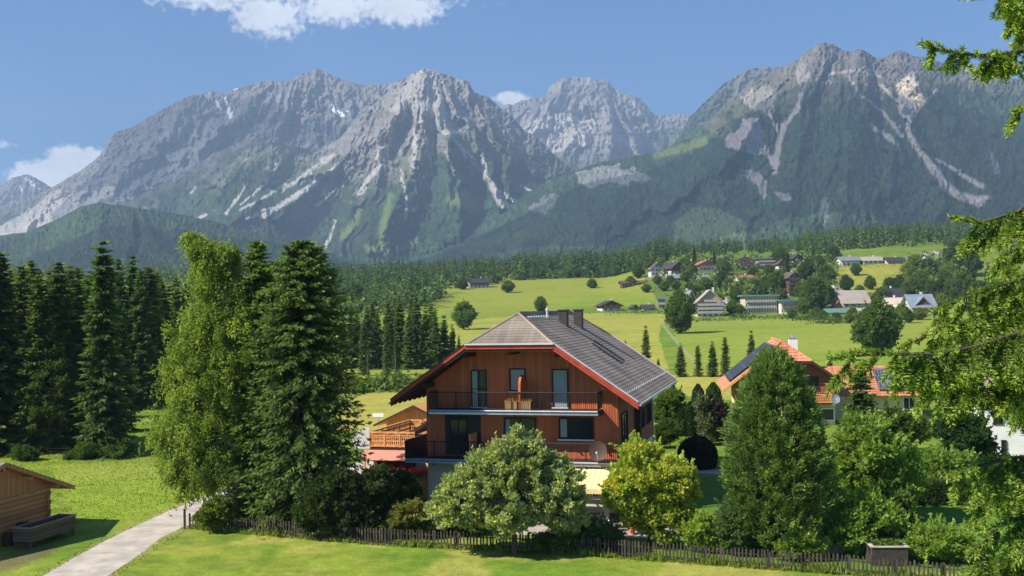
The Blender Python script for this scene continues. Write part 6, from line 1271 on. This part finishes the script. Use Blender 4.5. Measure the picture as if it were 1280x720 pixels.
def village_house(px0, px1, pyb, pyt, label, wall='white', upper=None, roof='dark', floors=2, rot=0.0, depth=11, side=False, balc=1, cols_=None, flat=False, name='house', ov=1.3, cat='house', eave=.62, group=None, chim=1, dorm=False):
    """px0..px1 and pyb..pyt give its width and height in the photograph; rot turns it; side=True shows the long eave"""
    c = T((px0+px1)/2, pyb); k = c[1]/FPX; Wd = (px1-px0)*k; H = (pyb-pyt)*k; z0 = 0; R = empty(name, (c[0], c[1], c[2]-.2), rot, label, cat, group)
    w = Wd-2*ov*.8; he = H*(.93 if flat else eave); hs = he/floors
    ax = 'x' if side else 'y'; D_ = depth
    if flat: MB().box(-w/2,w/2,0,D_,-1.5,he).build('wall', VW[wall], R); MB().box(-w/2-ov,w/2+ov,-ov,D_+ov,he+.003,he+max(.5,H*.07)).build('roof', VR[roof], R)
    else:
        b_ = MB(); zs = he if (side or not upper) else hs; b_.box(-w/2,w/2,0,D_,-1.5,zs-.003); b_.build('wall', VW[wall], R)
        if side:
            u = MB(); u.prism([(0,he),(D_,he),(D_/2,H-.35)], -w/2, w/2, 'x'); u.build('gable_wall', VW[upper or wall], R); t = (H-he)/(D_/2); r = MB()
            r.slab((-w/2-ov,-ov,he-ov*t),(w/2+ov,-ov,he-ov*t),(w/2+ov,D_/2,H),(-w/2-ov,D_/2,H),.3); r.slab((w/2+ov,D_+ov,he-ov*t),(-w/2-ov,D_+ov,he-ov*t),(-w/2-ov,D_/2+.003,H),(w/2+ov,D_/2+.003,H),.3); r.build('roof', VR[roof], R)
        else:
            u = MB(); u.prism([(-w/2-.02,zs),(w/2+.02,zs),(w/2+.02,he),(0,H-.35),(-w/2-.02,he)], -.02, D_+.02); u.build('gable_wall', VW[upper or wall], R); t = (H-he)/(w/2); r = MB(); e = w/2+ov
            r.slab((-e,D_+ov,he-ov*t),(-e,-ov,he-ov*t),(0,-ov,H),(0,D_+ov,H),.3); r.slab((e,-ov,he-ov*t),(e,D_+ov,he-ov*t),(.003,D_+ov,H),(.003,-ov,H),.3); r.build('roof', VR[roof], R)
    n = cols_ or max(2, int(w/2.6)); ww, wh = min(1.3, w/n*.5), min(1.5, hs*.55)
    key = (round(ww,1), round(wh,1))
    if key not in _wm: q = MB(); q.box(-ww/2-.1,ww/2+.1,-.07,-.003,-.1,wh+.1); q.cur = 1; q.box(-ww/2,-.03,-.09,-.071,0,wh); q.box(.03,ww/2,-.09,-.071,0,wh); _wm[key] = q.mesh('window', [VW['white'], GLASSF])
    fl = floors + (1 if (not flat and not side and H-he > 2.6) else 0)
    for f in range(fl):
        nn = n if f < floors else max(1, int(n*.4))
        for i in range(nn):
            x = (i+.5)*w/n - w/2 if f < floors else (i+.5-nn/2)*w/n
            o = link('window', _wm[key], R, (x, -.02, f*hs+hs*.3))
    if side or flat: 
        for f in range(floors):
            o = link('window', _wm[key], R, (w/2+.02, D_*.5, f*hs+hs*.3), pi/2)
    else:
        for f in range(floors): 
            for y in (.3, .7): link('window', _wm[key], R, (w/2+.02, D_*y, f*hs+hs*.3), pi/2)
    for f in range(1, 1+balc):
        if f >= fl+.5: break
        bw = w/2*.92 if f < floors else w*.22; z = f*hs; m_ = MB(); m_.box(-bw,bw,-1.25,-.025,z-.12,z+.02); m_.box(-bw,bw,-1.3,-1.24,z+.25,z+1.0); m_.box(-bw,bw,-1.3,-1.24,z-.1,z+.15); m_.build('balcony', VW[{'brown':'tan','cream':'grey','tan':'grey'}.get(wall,'brown')], R)
    if chim and not flat: cx_ = w*.18; MB().box(cx_-.45,cx_+.45,D_*.5+.8,D_*.5+1.6,H*.7,H+1.0).build('chimney', VW['white'], R)
    if dorm: 
        d = MB(); d.prism([(-3,he+.2),(3,he+.2),(0,he+3.2)], .2, D_*.45); d.build('dormer', VW['brown'], R); t = MB(); t.slab((-3.8,D_*.45,he-.4),(-3.8,-.4,he-.4),(0,-.4,he+3.6),(0,D_*.45,he+3.6),.25); t.slab((3.8,-.4,he-.4),(3.8,D_*.45,he-.4),(.003,D_*.45,he+3.6),(.003,-.4,he+3.6),.25); t.build('dormer_roof', VR[roof], R)
    return R
V = village_house
V(868,908,396,361,'large gabled hotel with pale walls and many brown balconies behind the lone round tree','cream','tan','light',4,RAD(-6),16,balc=4,cols_=5,cat='hotel',name='hotel',eave=.55)
V(856,872,388,362,'dark timber wing with a grey gable on the left of the gabled hotel','white','brown','grey',3,RAD(10),12,balc=2)
V(929,974,392,368,'long three storey hotel with glassy front and green roof at the top of the meadow','cream',None,'green',3,RAD(-4),14,flat=True,balc=2,cols_=12,cat='hotel',name='hotel')
V(974,1006,392,374,'low hotel extension with a row of big windows right of the green roofed hotel','white',None,'green',2,RAD(-4),12,flat=True,balc=1,cols_=9,cat='hotel',name='hotel')
V(750,779,389,375,'chalet with dark low gable and white ground floor alone at the left meadow edge','white','brown','dark',2,RAD(8),12)
V(820,834,387,372,'small two storey building with flat roof left of the lone round tree','tan',None,'grey',2,RAD(-8),9,flat=True,balc=1)
V(802,819,388,380,'long low white annexe left of the small flat roofed building','white',None,'dark',1,0,7,side=True,balc=0,eave=.5)
V(790,799,388,380,'tiny dark hut between the chalet and the low white annexe','brown',None,'dark',1,.3,5,balc=0,chim=0,cat='hut',name='hut',ov=.6)
V(776,812,357,350,'dark long barn at the upper edge of the sunny meadow','brown',None,'brown',1,.05,10,side=True,balc=0,chim=0,cat='barn',name='barn')
V(585,614,360,347,'farmhouse with dark roof and white front at the wood edge beyond the meadow','white','brown','dark',2,RAD(15),10,side=True)
V(455,482,388,376,'grey roofed barn behind the fir clump on the left','tan',None,'light',1,RAD(-20),9,side=True,balc=0,cat='barn',name='barn',eave=.45)
V(440,458,389,382,'low pale shed left of the grey roofed barn','tan',None,'light',1,RAD(-20),7,side=True,balc=0,chim=0,cat='shed',name='shed',eave=.5)
V(812,830,345,329,'small white house at the left end of the upper village','white','white','brown',2,.1,9,balc=0)
V(835,860,342,327,'house with a big dark pyramid like roof in the upper village','white','brown','dark',2,.5,12,balc=1,eave=.5)
V(832,850,352,343,'white bungalow below the big dark roofed house','white',None,'grey',1,-.1,9,side=True,balc=0,eave=.6)
V(871,896,338,325,'brown timber house with reddish roof in the upper village','cream','orange','red',2,.2,11)
V(890,911,343,332,'house with blue grey roof and white gable beside the reddish roofed one','white','white','blue',2,-.3,10,balc=0)
V(872,888,352,343,'grey roofed cottage half sunk in trees left of the centre of the village','tan',None,'grey',1,.1,9,side=True,balc=0)
V(918,946,337,320,'yellow four storey hotel with dark balconies at the top of the village','yellow','yellow','brown',3,RAD(-5),14,balc=3,cat='hotel',name='hotel',eave=.72)
V(946,972,336,322,'long terraced hotel wing right of the yellow hotel','tan',None,'grey',3,RAD(-5),12,flat=True,balc=2,cols_=8,cat='hotel',name='hotel')
V(921,944,352,343,'house with pinkish brown roof between the trees in mid village','white',None,'red',2,.1,10,side=True)
V(915,932,359,351,'dark roofed house below the pinkish roofed one','brown',None,'brown',1,-.2,9,balc=0)
V(983,1004,371,339,'tall grey apartment block of stacked balconies between big trees','grey','brown','brown',5,RAD(5),12,balc=4,cols_=4,cat='apartment block',name='apartment_block',eave=.8)
V(988,1006,330,317,'dark steep roofed chalet on the rise right of the terraced hotel','white','brown','dark',2,.4,10)
V(1000,1012,336,326,'small yellow house below the steep roofed chalet','yellow','yellow','brown',2,0,8,balc=0)
V(1050,1077,332,320,'white house with grey roof at the left end of the upper meadow','white',None,'grey',2,.1,11,side=True,balc=0)
V(1078,1105,330,320,'long white building with pale roof above the upper meadow','white',None,'light',1,0,10,side=True,balc=0,eave=.55)
V(1108,1131,330,321,'row of small dark roofed buildings at the right end of the upper meadow','white',None,'dark',1,0,8,side=True,balc=0,eave=.5)
V(1157,1184,326,314,'pale roofed house among the trees at the upper right','white',None,'light',1,.1,10,side=True,balc=0,eave=.4)
V(1051,1090,384,362,'church like barn with a big light brown roof','white',None,'light',1,RAD(6),13,side=True,balc=0,cat='barn',name='barn',eave=.36,chim=0)
V(1039,1057,388,375,'small orange gabled hut in front of the light brown roofed barn','orange','orange','red',1,RAD(-8),9,balc=0,cat='hut',name='hut',eave=.35,chim=0)
V(1034,1064,393,385,'low building with a turquoise green roof at the meadow edge','white',None,'green',1,0,8,side=True,balc=0,chim=0,eave=.5)
V(1064,1084,392,384,'low grey roofed shed beside the turquoise green roofed building','white',None,'light',1,0,8,side=True,balc=0,chim=0,eave=.5,cat='shed',name='shed')
V(1108,1142,384,359,'big dark farmhouse roof left of the grey roofed house','brown',None,'dark',1,RAD(20),14,side=True,balc=0,eave=.45,cat='farmhouse',name='farmhouse')
V(1119,1141,390,371,'pinkish roofed gable in front of the dark farmhouse','white','white','light',2,RAD(25),10,balc=0,eave=.45)
V(1138,1171,394,367,'white house with a large slate grey roof and dark dormer','white',None,'blue',2,RAD(-3),12,side=True,balc=1,eave=.48,dorm=True)
V(971,984,336,323,'narrow brown house at the right end of the terraced hotel wing','white','brown','brown',2,.2,9)
V(906,917,384,374,'small white building in the gap between the gabled and the green roofed hotels','white','white','grey',2,.1,8,balc=0)
V(1134,1152,328,320,'small white bungalow right of the row of dark roofed buildings','white',None,'grey',1,-.1,9,side=True,balc=0,eave=.5)
V(1006,1020,362,353,'grey bungalow half hidden right of the tall apartment block','cream',None,'brown',1,.1,8,side=True,balc=0,eave=.5)
V(856,868,334,325,'small brown chalet between the big dark roof and the reddish roof','white','brown','brown',2,-.2,8)
V(899,912,329,320,'small chalet with brown roof left above the yellow hotel','white','brown','brown',2,.3,9)
far_wood('garden_trees', [(W2((812,700),(900,700),(1005,720),(1005,850),(830,830)), 75, 5, 9), (W2((1015,560),(1040,560),(1045,720),(1012,720)), 26, 9, 14), (W2((1140,540),(1200,560),(1210,720),(1150,700)), 50, 9, 15), (W2((870,560),(985,560),(985,640),(870,640)), 44, 7, 12)], 9, 'garden trees and shrubs filling the gaps between the village houses', .3)
def tower():
    c = T(1045, 377); k = c[1]/FPX; R = empty('tower', c, RAD(8), 'pale square stone tower at the left end of the light brown roofed barn', 'tower'); h = 20*k
    MB().box(-1.5,1.5,-1.5,1.5,-1,h).build('shaft', VW['cream'], R); MB().box(-1.65,1.65,-1.65,1.65,h+.003,h+.35).build('cap', VR['light'], R); [link('window', list(_wm.values())[0], R, (0,-1.5,z)) for z in (h*.35, h*.75)]
tower()
# village trees
G5 = 'trees among the village houses'
vt = [(812,340,322,1,'left of the small white house'),(798,348,328,0,'above the dark long barn'),(865,345,328,3,'between the big dark roof and the reddish roof'),(858,352,338,2,'below the big dark roofed house'),(845,362,350,0,'above the small flat roofed building'),
      (830,364,351,1,'just above the lone meadow tree on its left'),(882,362,346,3,'left above the gabled hotel'),(896,362,345,0,'behind the ridge of the gabled hotel'),(911,366,347,2,'behind the right slope of the gabled hotel'),(920,378,358,1,'between the two big hotels'),(916,393,374,3,'small, directly right of the gabled hotel'),
      (925,393,380,1,'left end of the green roofed hotel'),(945,368,348,2,'above the green roofed hotel on its left'),(958,368,344,1,'above the middle of the green roofed hotel'),(972,370,338,0,'left of the tall grey apartment block'),(977,386,360,2,'behind the low hotel extension'),(1012,386,350,0,'right of the tall grey apartment block'),
      (1019,388,345,2,'big one left of the stone tower'),(1028,384,350,0,'directly left of the stone tower'),(1032,360,330,1,'left end of the upper meadow'),(1010,352,322,0,'below the steep roofed chalet'),(1024,345,318,2,'highest of the dark group left of the upper meadow'),(1058,364,343,0,'on the upper meadow, left of the pair'),(1088,362,344,0,'small round one alone on the upper meadow'),
      (1112,368,346,2,'left one of the touching pair on the upper meadow'),(1124,368,343,0,'right one of the touching pair on the upper meadow'),(1075,368,356,3,'small bright one behind the light brown roof'),(1103,384,358,2,'between the barn and the dark farmhouse'),(1145,358,318,3,'below the pale roofed upper house'),(1160,352,322,2,'right of the upper meadow, tallest'),(1150,372,338,0,'above the slate grey roof'),
      (1166,378,350,2,'right above the slate grey roof'),(1180,366,336,0,'on the right slope beside the pasture'),(1190,378,348,2,'right of the slate grey house'),(1205,380,340,0,'far right, half behind the near spruce twigs'),(1178,392,366,3,'next to the slate grey house, pale'),(1128,400,378,3,'pale one below the pinkish roof'),(1112,404,380,2,'below the dark farmhouse'),
      (1020,398,384,3,'light green one at the right end of the hotel meadow'),(1030,400,388,0,'dark low one at the right end of the hotel meadow'),(1046,402,390,2,'low one below the turquoise green roof'),(1062,404,392,0,'low one at the meadow edge right of the turquoise roof'),(1078,402,388,1,'left of the large dark round tree top'),(905,344,322,1,'behind the blue grey roofed house'),
      (975,335,308,0,'behind the terraced hotel, conifer dark'),(1042,330,306,2,'above the left end of the upper meadow'),(1195,335,300,0,'above the right pasture'),(1210,345,305,2,'upper right beside the near twigs'),(635,366,350,1,'beside the white fronted farmhouse at the wood edge'),(578,362,348,0,'left of the white fronted farmhouse'),(443,388,352,2,'behind the huge spruce, beside the low pale shed'),(490,386,362,1,'right of the grey roofed barn'),(418,392,350,0,'half hidden behind the huge spruce'),(788,358,345,3,'low one at the meadow edge by the dark barn'),(740,360,348,2,'low one in the middle of the far meadow edge'),(1225,400,350,0,'at the far right behind the hanging twigs'),(1250,410,345,2,'at the right edge behind the hanging twigs')]
vt += [(x, y, t, k, tx) for x, y, t, k, tx in [(838,356,344,2,'left of the white bungalow'),(862,364,352,1,'just behind the dark timber wing'),(902,352,338,2,'between the blue grey roof and the yellow hotel'),(934,368,354,0,'left behind the green roofed hotel'),(950,356,340,3,'below the terraced hotel'),(962,352,330,2,'right below the terraced hotel'),(990,398,386,3,'low one before the low hotel extension'),(1000,372,352,1,'hugging the apartment block'),(1070,345,328,1,'at the top rim of the upper meadow'),(1135,372,350,1,'behind the dark farmhouse'),(1172,348,326,1,'below the wood on the right'),(1188,352,328,3,'pale one on the right slope'),(822,356,344,0,'at the end of the dark barn'),(808,366,354,1,'left end of the village slope'),(870,372,356,2,'touching the dark timber wing'),(898,380,366,3,'against the right wall of the gabled hotel'),(942,350,334,0,'in front of the yellow hotel'),(978,356,336,1,'below the end of the terraced hotel'),(1004,392,372,3,'at the end of the low hotel extension'),(856,338,322,1,'left of the reddish roof'),(826,338,322,3,'between the small white house and the big dark roof'),(1066,398,384,3,'in front of the stone tower barn'),(1150,400,384,3,'before the slate grey roofed house'),(1136,404,386,1,'below the pinkish roofed gable'),(1100,400,386,3,'below the pale shed roofs')]]
for px, py, tp, k, tx in vt:
    g = T(px, py); place('village_tree', px, py, tp, DEC[k], ('bright ' if k == 3 else 'dark ' if k in (0, 2) else 'mid green ') + 'village tree ' + tx, G5, H0=10.4, wide=.95 if tp < py-16 else 1.25)
for i, (px, py, tp, tx) in enumerate([(985,340,312,'right of the terraced hotel'),(1017,340,306,'above the apartment block'),(893,330,312,'behind the reddish roof'),(868,330,306,'behind the big dark roof'),(1098,384,362,'between barn and farmhouse'),(1092,386,366,'beside the light brown roofed barn'),(1216,372,330,'on the right pasture'),(1236,376,326,'near the right edge')]):
    place('spruce', px, py, tp, FIR[i % 4], 'dark conifer in the village, '+tx, 'conifers in the village', wide=1.1)
shrubs_line('hedge_scrub', [(1010,400,26,10,528),(1040,404,34,9,572),(1075,400,20,9,352),(925,397,16,6,198),(960,398,50,4,352),(885,401,40,4,264),(800,391,50,4,264),(1000,346,40,8,352),(930,345,30,6,264),(850,358,40,7,352),(1090,332,60,4,264),(1150,345,30,14,484),(1190,345,40,20,660),(840,350,50,8,500),(900,348,60,8,600),(960,350,60,9,600),(905,360,50,8,400),(1120,372,60,7,400),(1160,385,40,6,300),(1060,372,40,5,200)], 'low hedges and garden scrub between the village houses')
# ------------------------------------------------------------------ grass blades of the near meadow
def grass():
    rs = np.random.RandomState(4); n = 150000; D_ = 31 + (100-31)*rs.rand(n)**1.5; px = rs.uniform(-60, 1340, n); x = (px-640)/FPX*D_; y = D_
    qx, qy = proj(np.stack([x, y, np.zeros(n)], 1))
    def inside(poly): return pip(x, y, poly)
    lane = inside(laneL + laneR[::-1]); hx, hy = (x-CH[0])*cos(TH)-(y-CH[1])*sin(TH), (x-CH[0])*sin(TH)+(y-CH[1])*cos(TH)
    bad = lane | ((hx > -16.2) & (hx < .3) & (hy > -.3) & (hy < 14.6)) | ((x > -1.3) & (x < 8.8) & (y > 50) & (y < 56)) | ((x < -23.4) & (y > 45) & (y < 56.2) & (x > -33))
    gx, gy = [tuple(atG(*q)[:2]) for q in ((236,661),(1300,742))]; lawn = (y > gx[1] + (gy[1]-gx[1])*(x-gx[0])/(gy[0]-gx[0])) & (x > gx[0])
    keep = ~bad & (~lawn | (rs.rand(n) < .35)) & ((y > 57) | (np.abs(qx*0 + np.interp(y, [30,45.5,52.5,57.8], [-20.8,-20.6,-20.6,-20.2]) - x) < .5) | (np.abs(np.interp(y, [30,45.3,49.6,55.8], [-17.9,-17.7,-17.8,-17.5]) - x) < .5)); x, y, lawn = x[keep], y[keep], lawn[keep]; n = len(x)
    h = np.where(lawn, .035, np.where(y < 62, .04, .06) + .06*fbm(x/4, y/4, 3, 3))*rs.uniform(.6, 1.4, n)*np.where(y > 84, 1.5, 1); z = zg(x, y); P = np.stack([x, y, z-.01], 1)
    a = unit(np.stack([rs.normal(0, .45, n), rs.normal(0, .45, n), np.ones(n)], 1)); an = rs.uniform(0, pi, n); b_ = np.stack([np.cos(an), np.sin(an), 0*an], 1)
    t = np.clip(fbm(x/2.6, y/2.6, 4, 13)*2.4-.85+rs.normal(0, .12, n), 0, 1)[:, None]; C = np.array((.12,.20,.022))*(1-t)+np.array((.25,.29,.05))*t
    parts = [rhombs(P, a, b_, h, .035+.05*h, C)]
    for p, q in zip(FP[:-1], FP[1:]):                     # uncut growth along the fence
        p = np.array(p); q = np.array(q); k = int(np.linalg.norm(q-p)*130); u = rs.rand(k, 1); w_ = p+(q-p)*u + rs.normal(0, .16, (k, 2))*np.array([1, 1]); dens = fbm(w_[:, 0]/1.2, w_[:, 0]*0, 3, 5); hh = (.12+.75*np.clip(dens-.35, 0, 1))*rs.uniform(.5, 1.2, k)
        P2 = np.stack([w_[:, 0], w_[:, 1], 0*hh], 1); a2 = unit(np.stack([rs.normal(0, .35, k), rs.normal(0, .35, k), np.ones(k)], 1)); an = rs.uniform(0, pi, k); b2 = np.stack([np.cos(an), np.sin(an), 0*an], 1); t = rs.rand(k, 1); parts.append(rhombs(P2, a2, b2, hh, .03+.03*hh, np.array((.09,.16,.02))*(1-t)+np.array((.24,.28,.06))*t))
    V, F, CC = tri_cat(parts); tag(link('grass', nmesh('grass', V, F, LEAF, CC)), 'short summer grass with dry straw coloured patches', None, None, 'stuff')
grass()
# ------------------------------------------------------------------ the spruce beside the viewpoint: its boughs hang into the picture from the right
def near_spruce():
    rs = np.random.RandomState(17); TX, TY = 3.75, 4.9; K = .56; mb = MB(); mb.tube([(TX,TY,-.5),(TX,TY,8),(TX+.05,TY,13),(TX,TY,20)], .22, 10, .06)
    NV, NF, NC = [], [], []; cnt = [0]; cones = []
    seg_P, seg_a, seg_L, seg_w, seg_c = [], [], [], [], []
    def twig(p, d, L_, fresh):
        """one needle-clad shoot: stored, needles made in bulk"""
        seg_P.append(p); seg_a.append(d); seg_L.append(L_); seg_w.append(.0165); seg_c.append(fresh)
    def spray(p, d, L_, depth=0, drop=.5):
        """a flat spray of shoots hanging from the bough"""
        n = max(2, int(L_/.042)); side = np.cross(d, [0,0,1.]); side = side/(np.linalg.norm(side)+1e-6); q = p.copy(); dd = d.copy()
        for i in range(n):
            dd = unit(dd + np.array([0,0,-drop*.14]) + rs.normal(0, .05, 3)); twig(q, dd, L_/n*1.15, rs.rand()*.35 + .5*i/n); q2 = q+dd*L_/n
            if depth < 1:
                for sg in (-1, 1):
                    if rs.rand() < .9: e = unit(dd*.55 + side*sg*.75 + np.array([0,0,-.45-.5*rs.rand()]) + rs.normal(0, .12, 3)); spray(q2, e, L_*(.50-.30*i/n)*rs.uniform(.6,1.2), depth+1, .6)
            q = q2
        twig(q, unit(dd+np.array([0,0,.05])), .045, 1.0)
    def bough(pts, spread, dens, hang, fresh=.5, cone=0):
        """a limb through the given (px, py, distance) points, clothed with hanging sprays"""
        spread *= K; W_ = [atY(q[0], q[1], q[2]*K) for q in pts]; P = [np.array([TX, TY, W_[0][2]+.2])] + W_
        # resample
        Q = []; 
        for a, c in zip(P[:-1], P[1:]):
            k = max(2, int(np.linalg.norm(c-a)/.03)); Q += [a+(c-a)*i/k for i in range(k)]
        Q.append(P[-1]); Q = np.array(Q); mb.tube(list(Q[::5])+[Q[-1]], .022, 5, .004); n = len(Q)
        for i in range(int(n*.12), n):
            f = i/n; t = unit(Q[min(i+1, n-1)]-Q[max(i-1, 0)]); side = unit(np.cross(t, [0,0,1.]))
            twig(Q[i], unit(t+rs.normal(0, .15, 3)), .05, .35)
            if f > .2 and rs.rand() < .5: twig(Q[i], unit(t*.8+side*rs.choice([-1,1])*.7+np.array([0,0,.1])), .06, .7)
            for _ in range(dens if f < .93 else 1):
                if rs.rand() < .42: continue
                sg = rs.choice([-1, 1]); L_ = spread*(1.05-.75*f)*rs.uniform(.5, 1.15); d = unit(t*.5 + side*sg*rs.uniform(.2, 1) + np.array([0,0,-hang*rs.uniform(.3,1.2)])); spray(Q[i], d, L_, 0, .7)
        twig(Q[-1], t, .06, 1.0); twig(Q[-1], unit(t+side*.5), .04, 1.0); twig(Q[-1], unit(t-side*.5), .04, 1)
        for _ in range(cone): i = rs.randint(int(n*.3), int(n*.85)); cones.append(Q[i]+np.array([rs.normal(0,.04), rs.normal(0,.04)-.05, -.06]))
    # the boughs, each along the line it takes in the photograph
    bough([(1290,62,6.6),(1230,72,6.4),(1195,66,6.3),(1168,60,6.3)], .26, 2, .9, cone=2)
    bough([(1310,-12,6.6),(1260,-6,6.4),(1225,-4,6.3)], .38, 3, 1.0, cone=3)
    bough([(1320,10,6.9),(1290,28,6.8),(1262,22,6.7)], .30, 3, 1.2, cone=2)
    bough([(1330,120,6.6),(1300,130,6.4),(1278,136,6.3)], .34, 3, 1)
    bough([(1320,215,6.4),(1280,262,6.2),(1240,282,6.1),(1208,276,6.1)], .40, 3, .75, cone=1)
    bough([(1330,250,7.0),(1290,300,6.8),(1255,320,6.7)], .45, 3, .9)
    bough([(1330,330,6.6),(1270,352,6.4),(1220,366,6.2),(1180,384,6.1)], .55, 4, .8, cone=4)
    bough([(1330,370,7.2),(1260,395,7.0),(1210,402,6.8),(1170,415,6.7),(1140,428,6.7)], .52, 4, .85, cone=4)
    bough([(1330,400,6.3),(1270,418,6.1),(1205,438,6.0),(1145,447,5.9),(1095,440,5.9),(1058,446,5.9)], .46, 3, .9, cone=3)
    bough([(1330,455,7.2),(1265,462,7.0),(1205,470,6.9),(1165,476,6.8)], .60, 4, 1.1, cone=2)
    bough([(1330,500,6.6),(1290,495,6.5),(1262,480,6.4)], .5, 4, 1.1)
    bough([(1330,560,6.4),(1290,572,6.2),(1240,575,6.1),(1200,592,6.0)], .46, 4, 1.0)
    bough([(1330,590,7.2),(1285,590,7.0),(1245,600,6.9),(1222,625,6.9)], .6, 4, 1.2, cone=2)
    bough([(1330,650,6.4),(1290,640,6.2),(1250,655,6.1),(1222,685,6.0)], .5, 4, 1.2)
    bough([(1330,690,6.8),(1290,690,6.6),(1255,700,6.5),(1215,715,6.4)], .5, 4, .9)
    for k in range(16):                                   # more boughs all round the stem, outside the picture
        z = rs.uniform(2, 19); a = rs.uniform(-1.9, 1.9); L_ = 1.6*(1-z/22)+.4; d = np.array([cos(a), sin(a)*.9, -.12]); mb.tube([(TX,TY,z),(TX+d[0]*L_*.5,TY+d[1]*L_*.5,z+.05),(TX+d[0]*L_,TY+d[1]*L_,z-.35)], .05, 5, .01)
        for i in range(16): f = (i+2)/18; q = np.array([TX,TY,z])+d*L_*f+np.array([0,0,.1]); sd = unit(np.cross(d,[0,0,1.])); spray(q, unit(d*.5+sd*rs.choice([-1,1])+np.array([0,0,-.6])), .3*(1.1-f), 0, .7)
    P = np.array(seg_P); A = unit(np.array(seg_a)); L_ = np.array(seg_L); Wn = np.array(seg_w); Fr = np.array(seg_c)
    # needles round every shoot
    kk = 30; B = np.repeat(np.arange(len(P)), kk); u = rs.rand(len(B)); r1 = rs.normal(size=(len(B), 3)); perp = unit(r1 - (r1*A[B]).sum(1, keepdims=True)*A[B]); perp[:, 2] += .15
    d = unit(perp + A[B]*.75); base = P[B]+A[B]*(L_[B]*u)[:, None]; c0 = np.array((.09,.17,.028)); c1 = np.array((.32,.43,.06)); t = np.clip(Fr[B]*.9+rs.normal(0, .15, len(B)), 0, 1)[:, None]; C = c0*(1-t)+c1*t
    b_ = unit(np.cross(d, rs.normal(size=d.shape))); V, F, CC = rhombs(base, d, b_, Wn[B]*1.15, .0023, C, .35)
    print('near spruce shoots', len(P), 'needles', len(B))
    stem = MB()
    R = empty('foreground_spruce', (TX, TY, 0), 0, 'spruce close to the viewer whose fresh green cone hung boughs fill the right edge', 'tree')
    off = np.array([TX, TY, 0.0]); link('needles', nmesh('needles', V-off, F, NEEDLE, CC), R)
    q1 = rs.normal(size=P.shape); s1 = unit(np.cross(A, q1)); s2 = np.cross(A, s1); rr = .0022
    TV = np.concatenate([np.stack([P+s1*rr, P-s1*.5*rr+s2*.87*rr, P-s1*.5*rr-s2*.87*rr], 1), np.stack([P+A*L_[:, None]+s1*rr, P+A*L_[:, None]-s1*.5*rr+s2*.87*rr, P+A*L_[:, None]-s1*.5*rr-s2*.87*rr], 1)], 1).reshape(-1, 3)
    i0 = np.arange(len(P))[:, None]*6; TF = np.concatenate([i0+np.array([[0,1,4,3]]), i0+np.array([[1,2,5,4]]), i0+np.array([[2,0,3,5]])]); link('twigs', nmesh('twigs', TV-off, TF, mat('twig_bark', (.08,.065,.03), .9, .3, 30)), R)
    mb.v = [(v[0]-TX, v[1]-TY, v[2]) for v in mb.v]; mb.build('trunk', BARK, R)
    # cones: scaled spindles
    cm = MB(); rs2 = np.random.RandomState(3); Lc, rc = .11, .019
    for ring in range(13):
        z = -Lc*(ring+.5)/13; r = rc*sin(pi*(ring+1.2)/15.5)**.6
        for k in range(9):
            a = 2*pi*(k+.5*(ring % 2))/9; ca, sa = cos(a), sin(a); t_ = np.array([-sa, ca, 0]); o_ = np.array([ca, sa, 0])
            p0_ = o_*r*.75+np.array([0,0,z+.008]); tipp = o_*r*1.18+np.array([0,0,z-.010]); cm.add([p0_+t_*r*.34, p0_-t_*r*.34, tipp-t_*r*.16, tipp+t_*r*.16, o_*r*.6+np.array([0,0,z-.006])], [(0,1,2,3),(3,2,4)])
    cm.lathe([(rc*.35,-.005),(rc*.72,-Lc*.2),(rc*.75,-Lc*.6),(rc*.2,-Lc*.99)], n=9); cme = cm.mesh('cone', mat('spruce_cone', (.20,.09,.04), .7, .3, 40))
    for c in cones: o = link('cone', cme, R, c-off); o.rotation_euler = (rs2.normal(0,.15), rs2.normal(0,.15), rs2.rand()*6); s_ = rs2.uniform(.85,1.15); o.scale = (s_, s_, s_)
near_spruce()
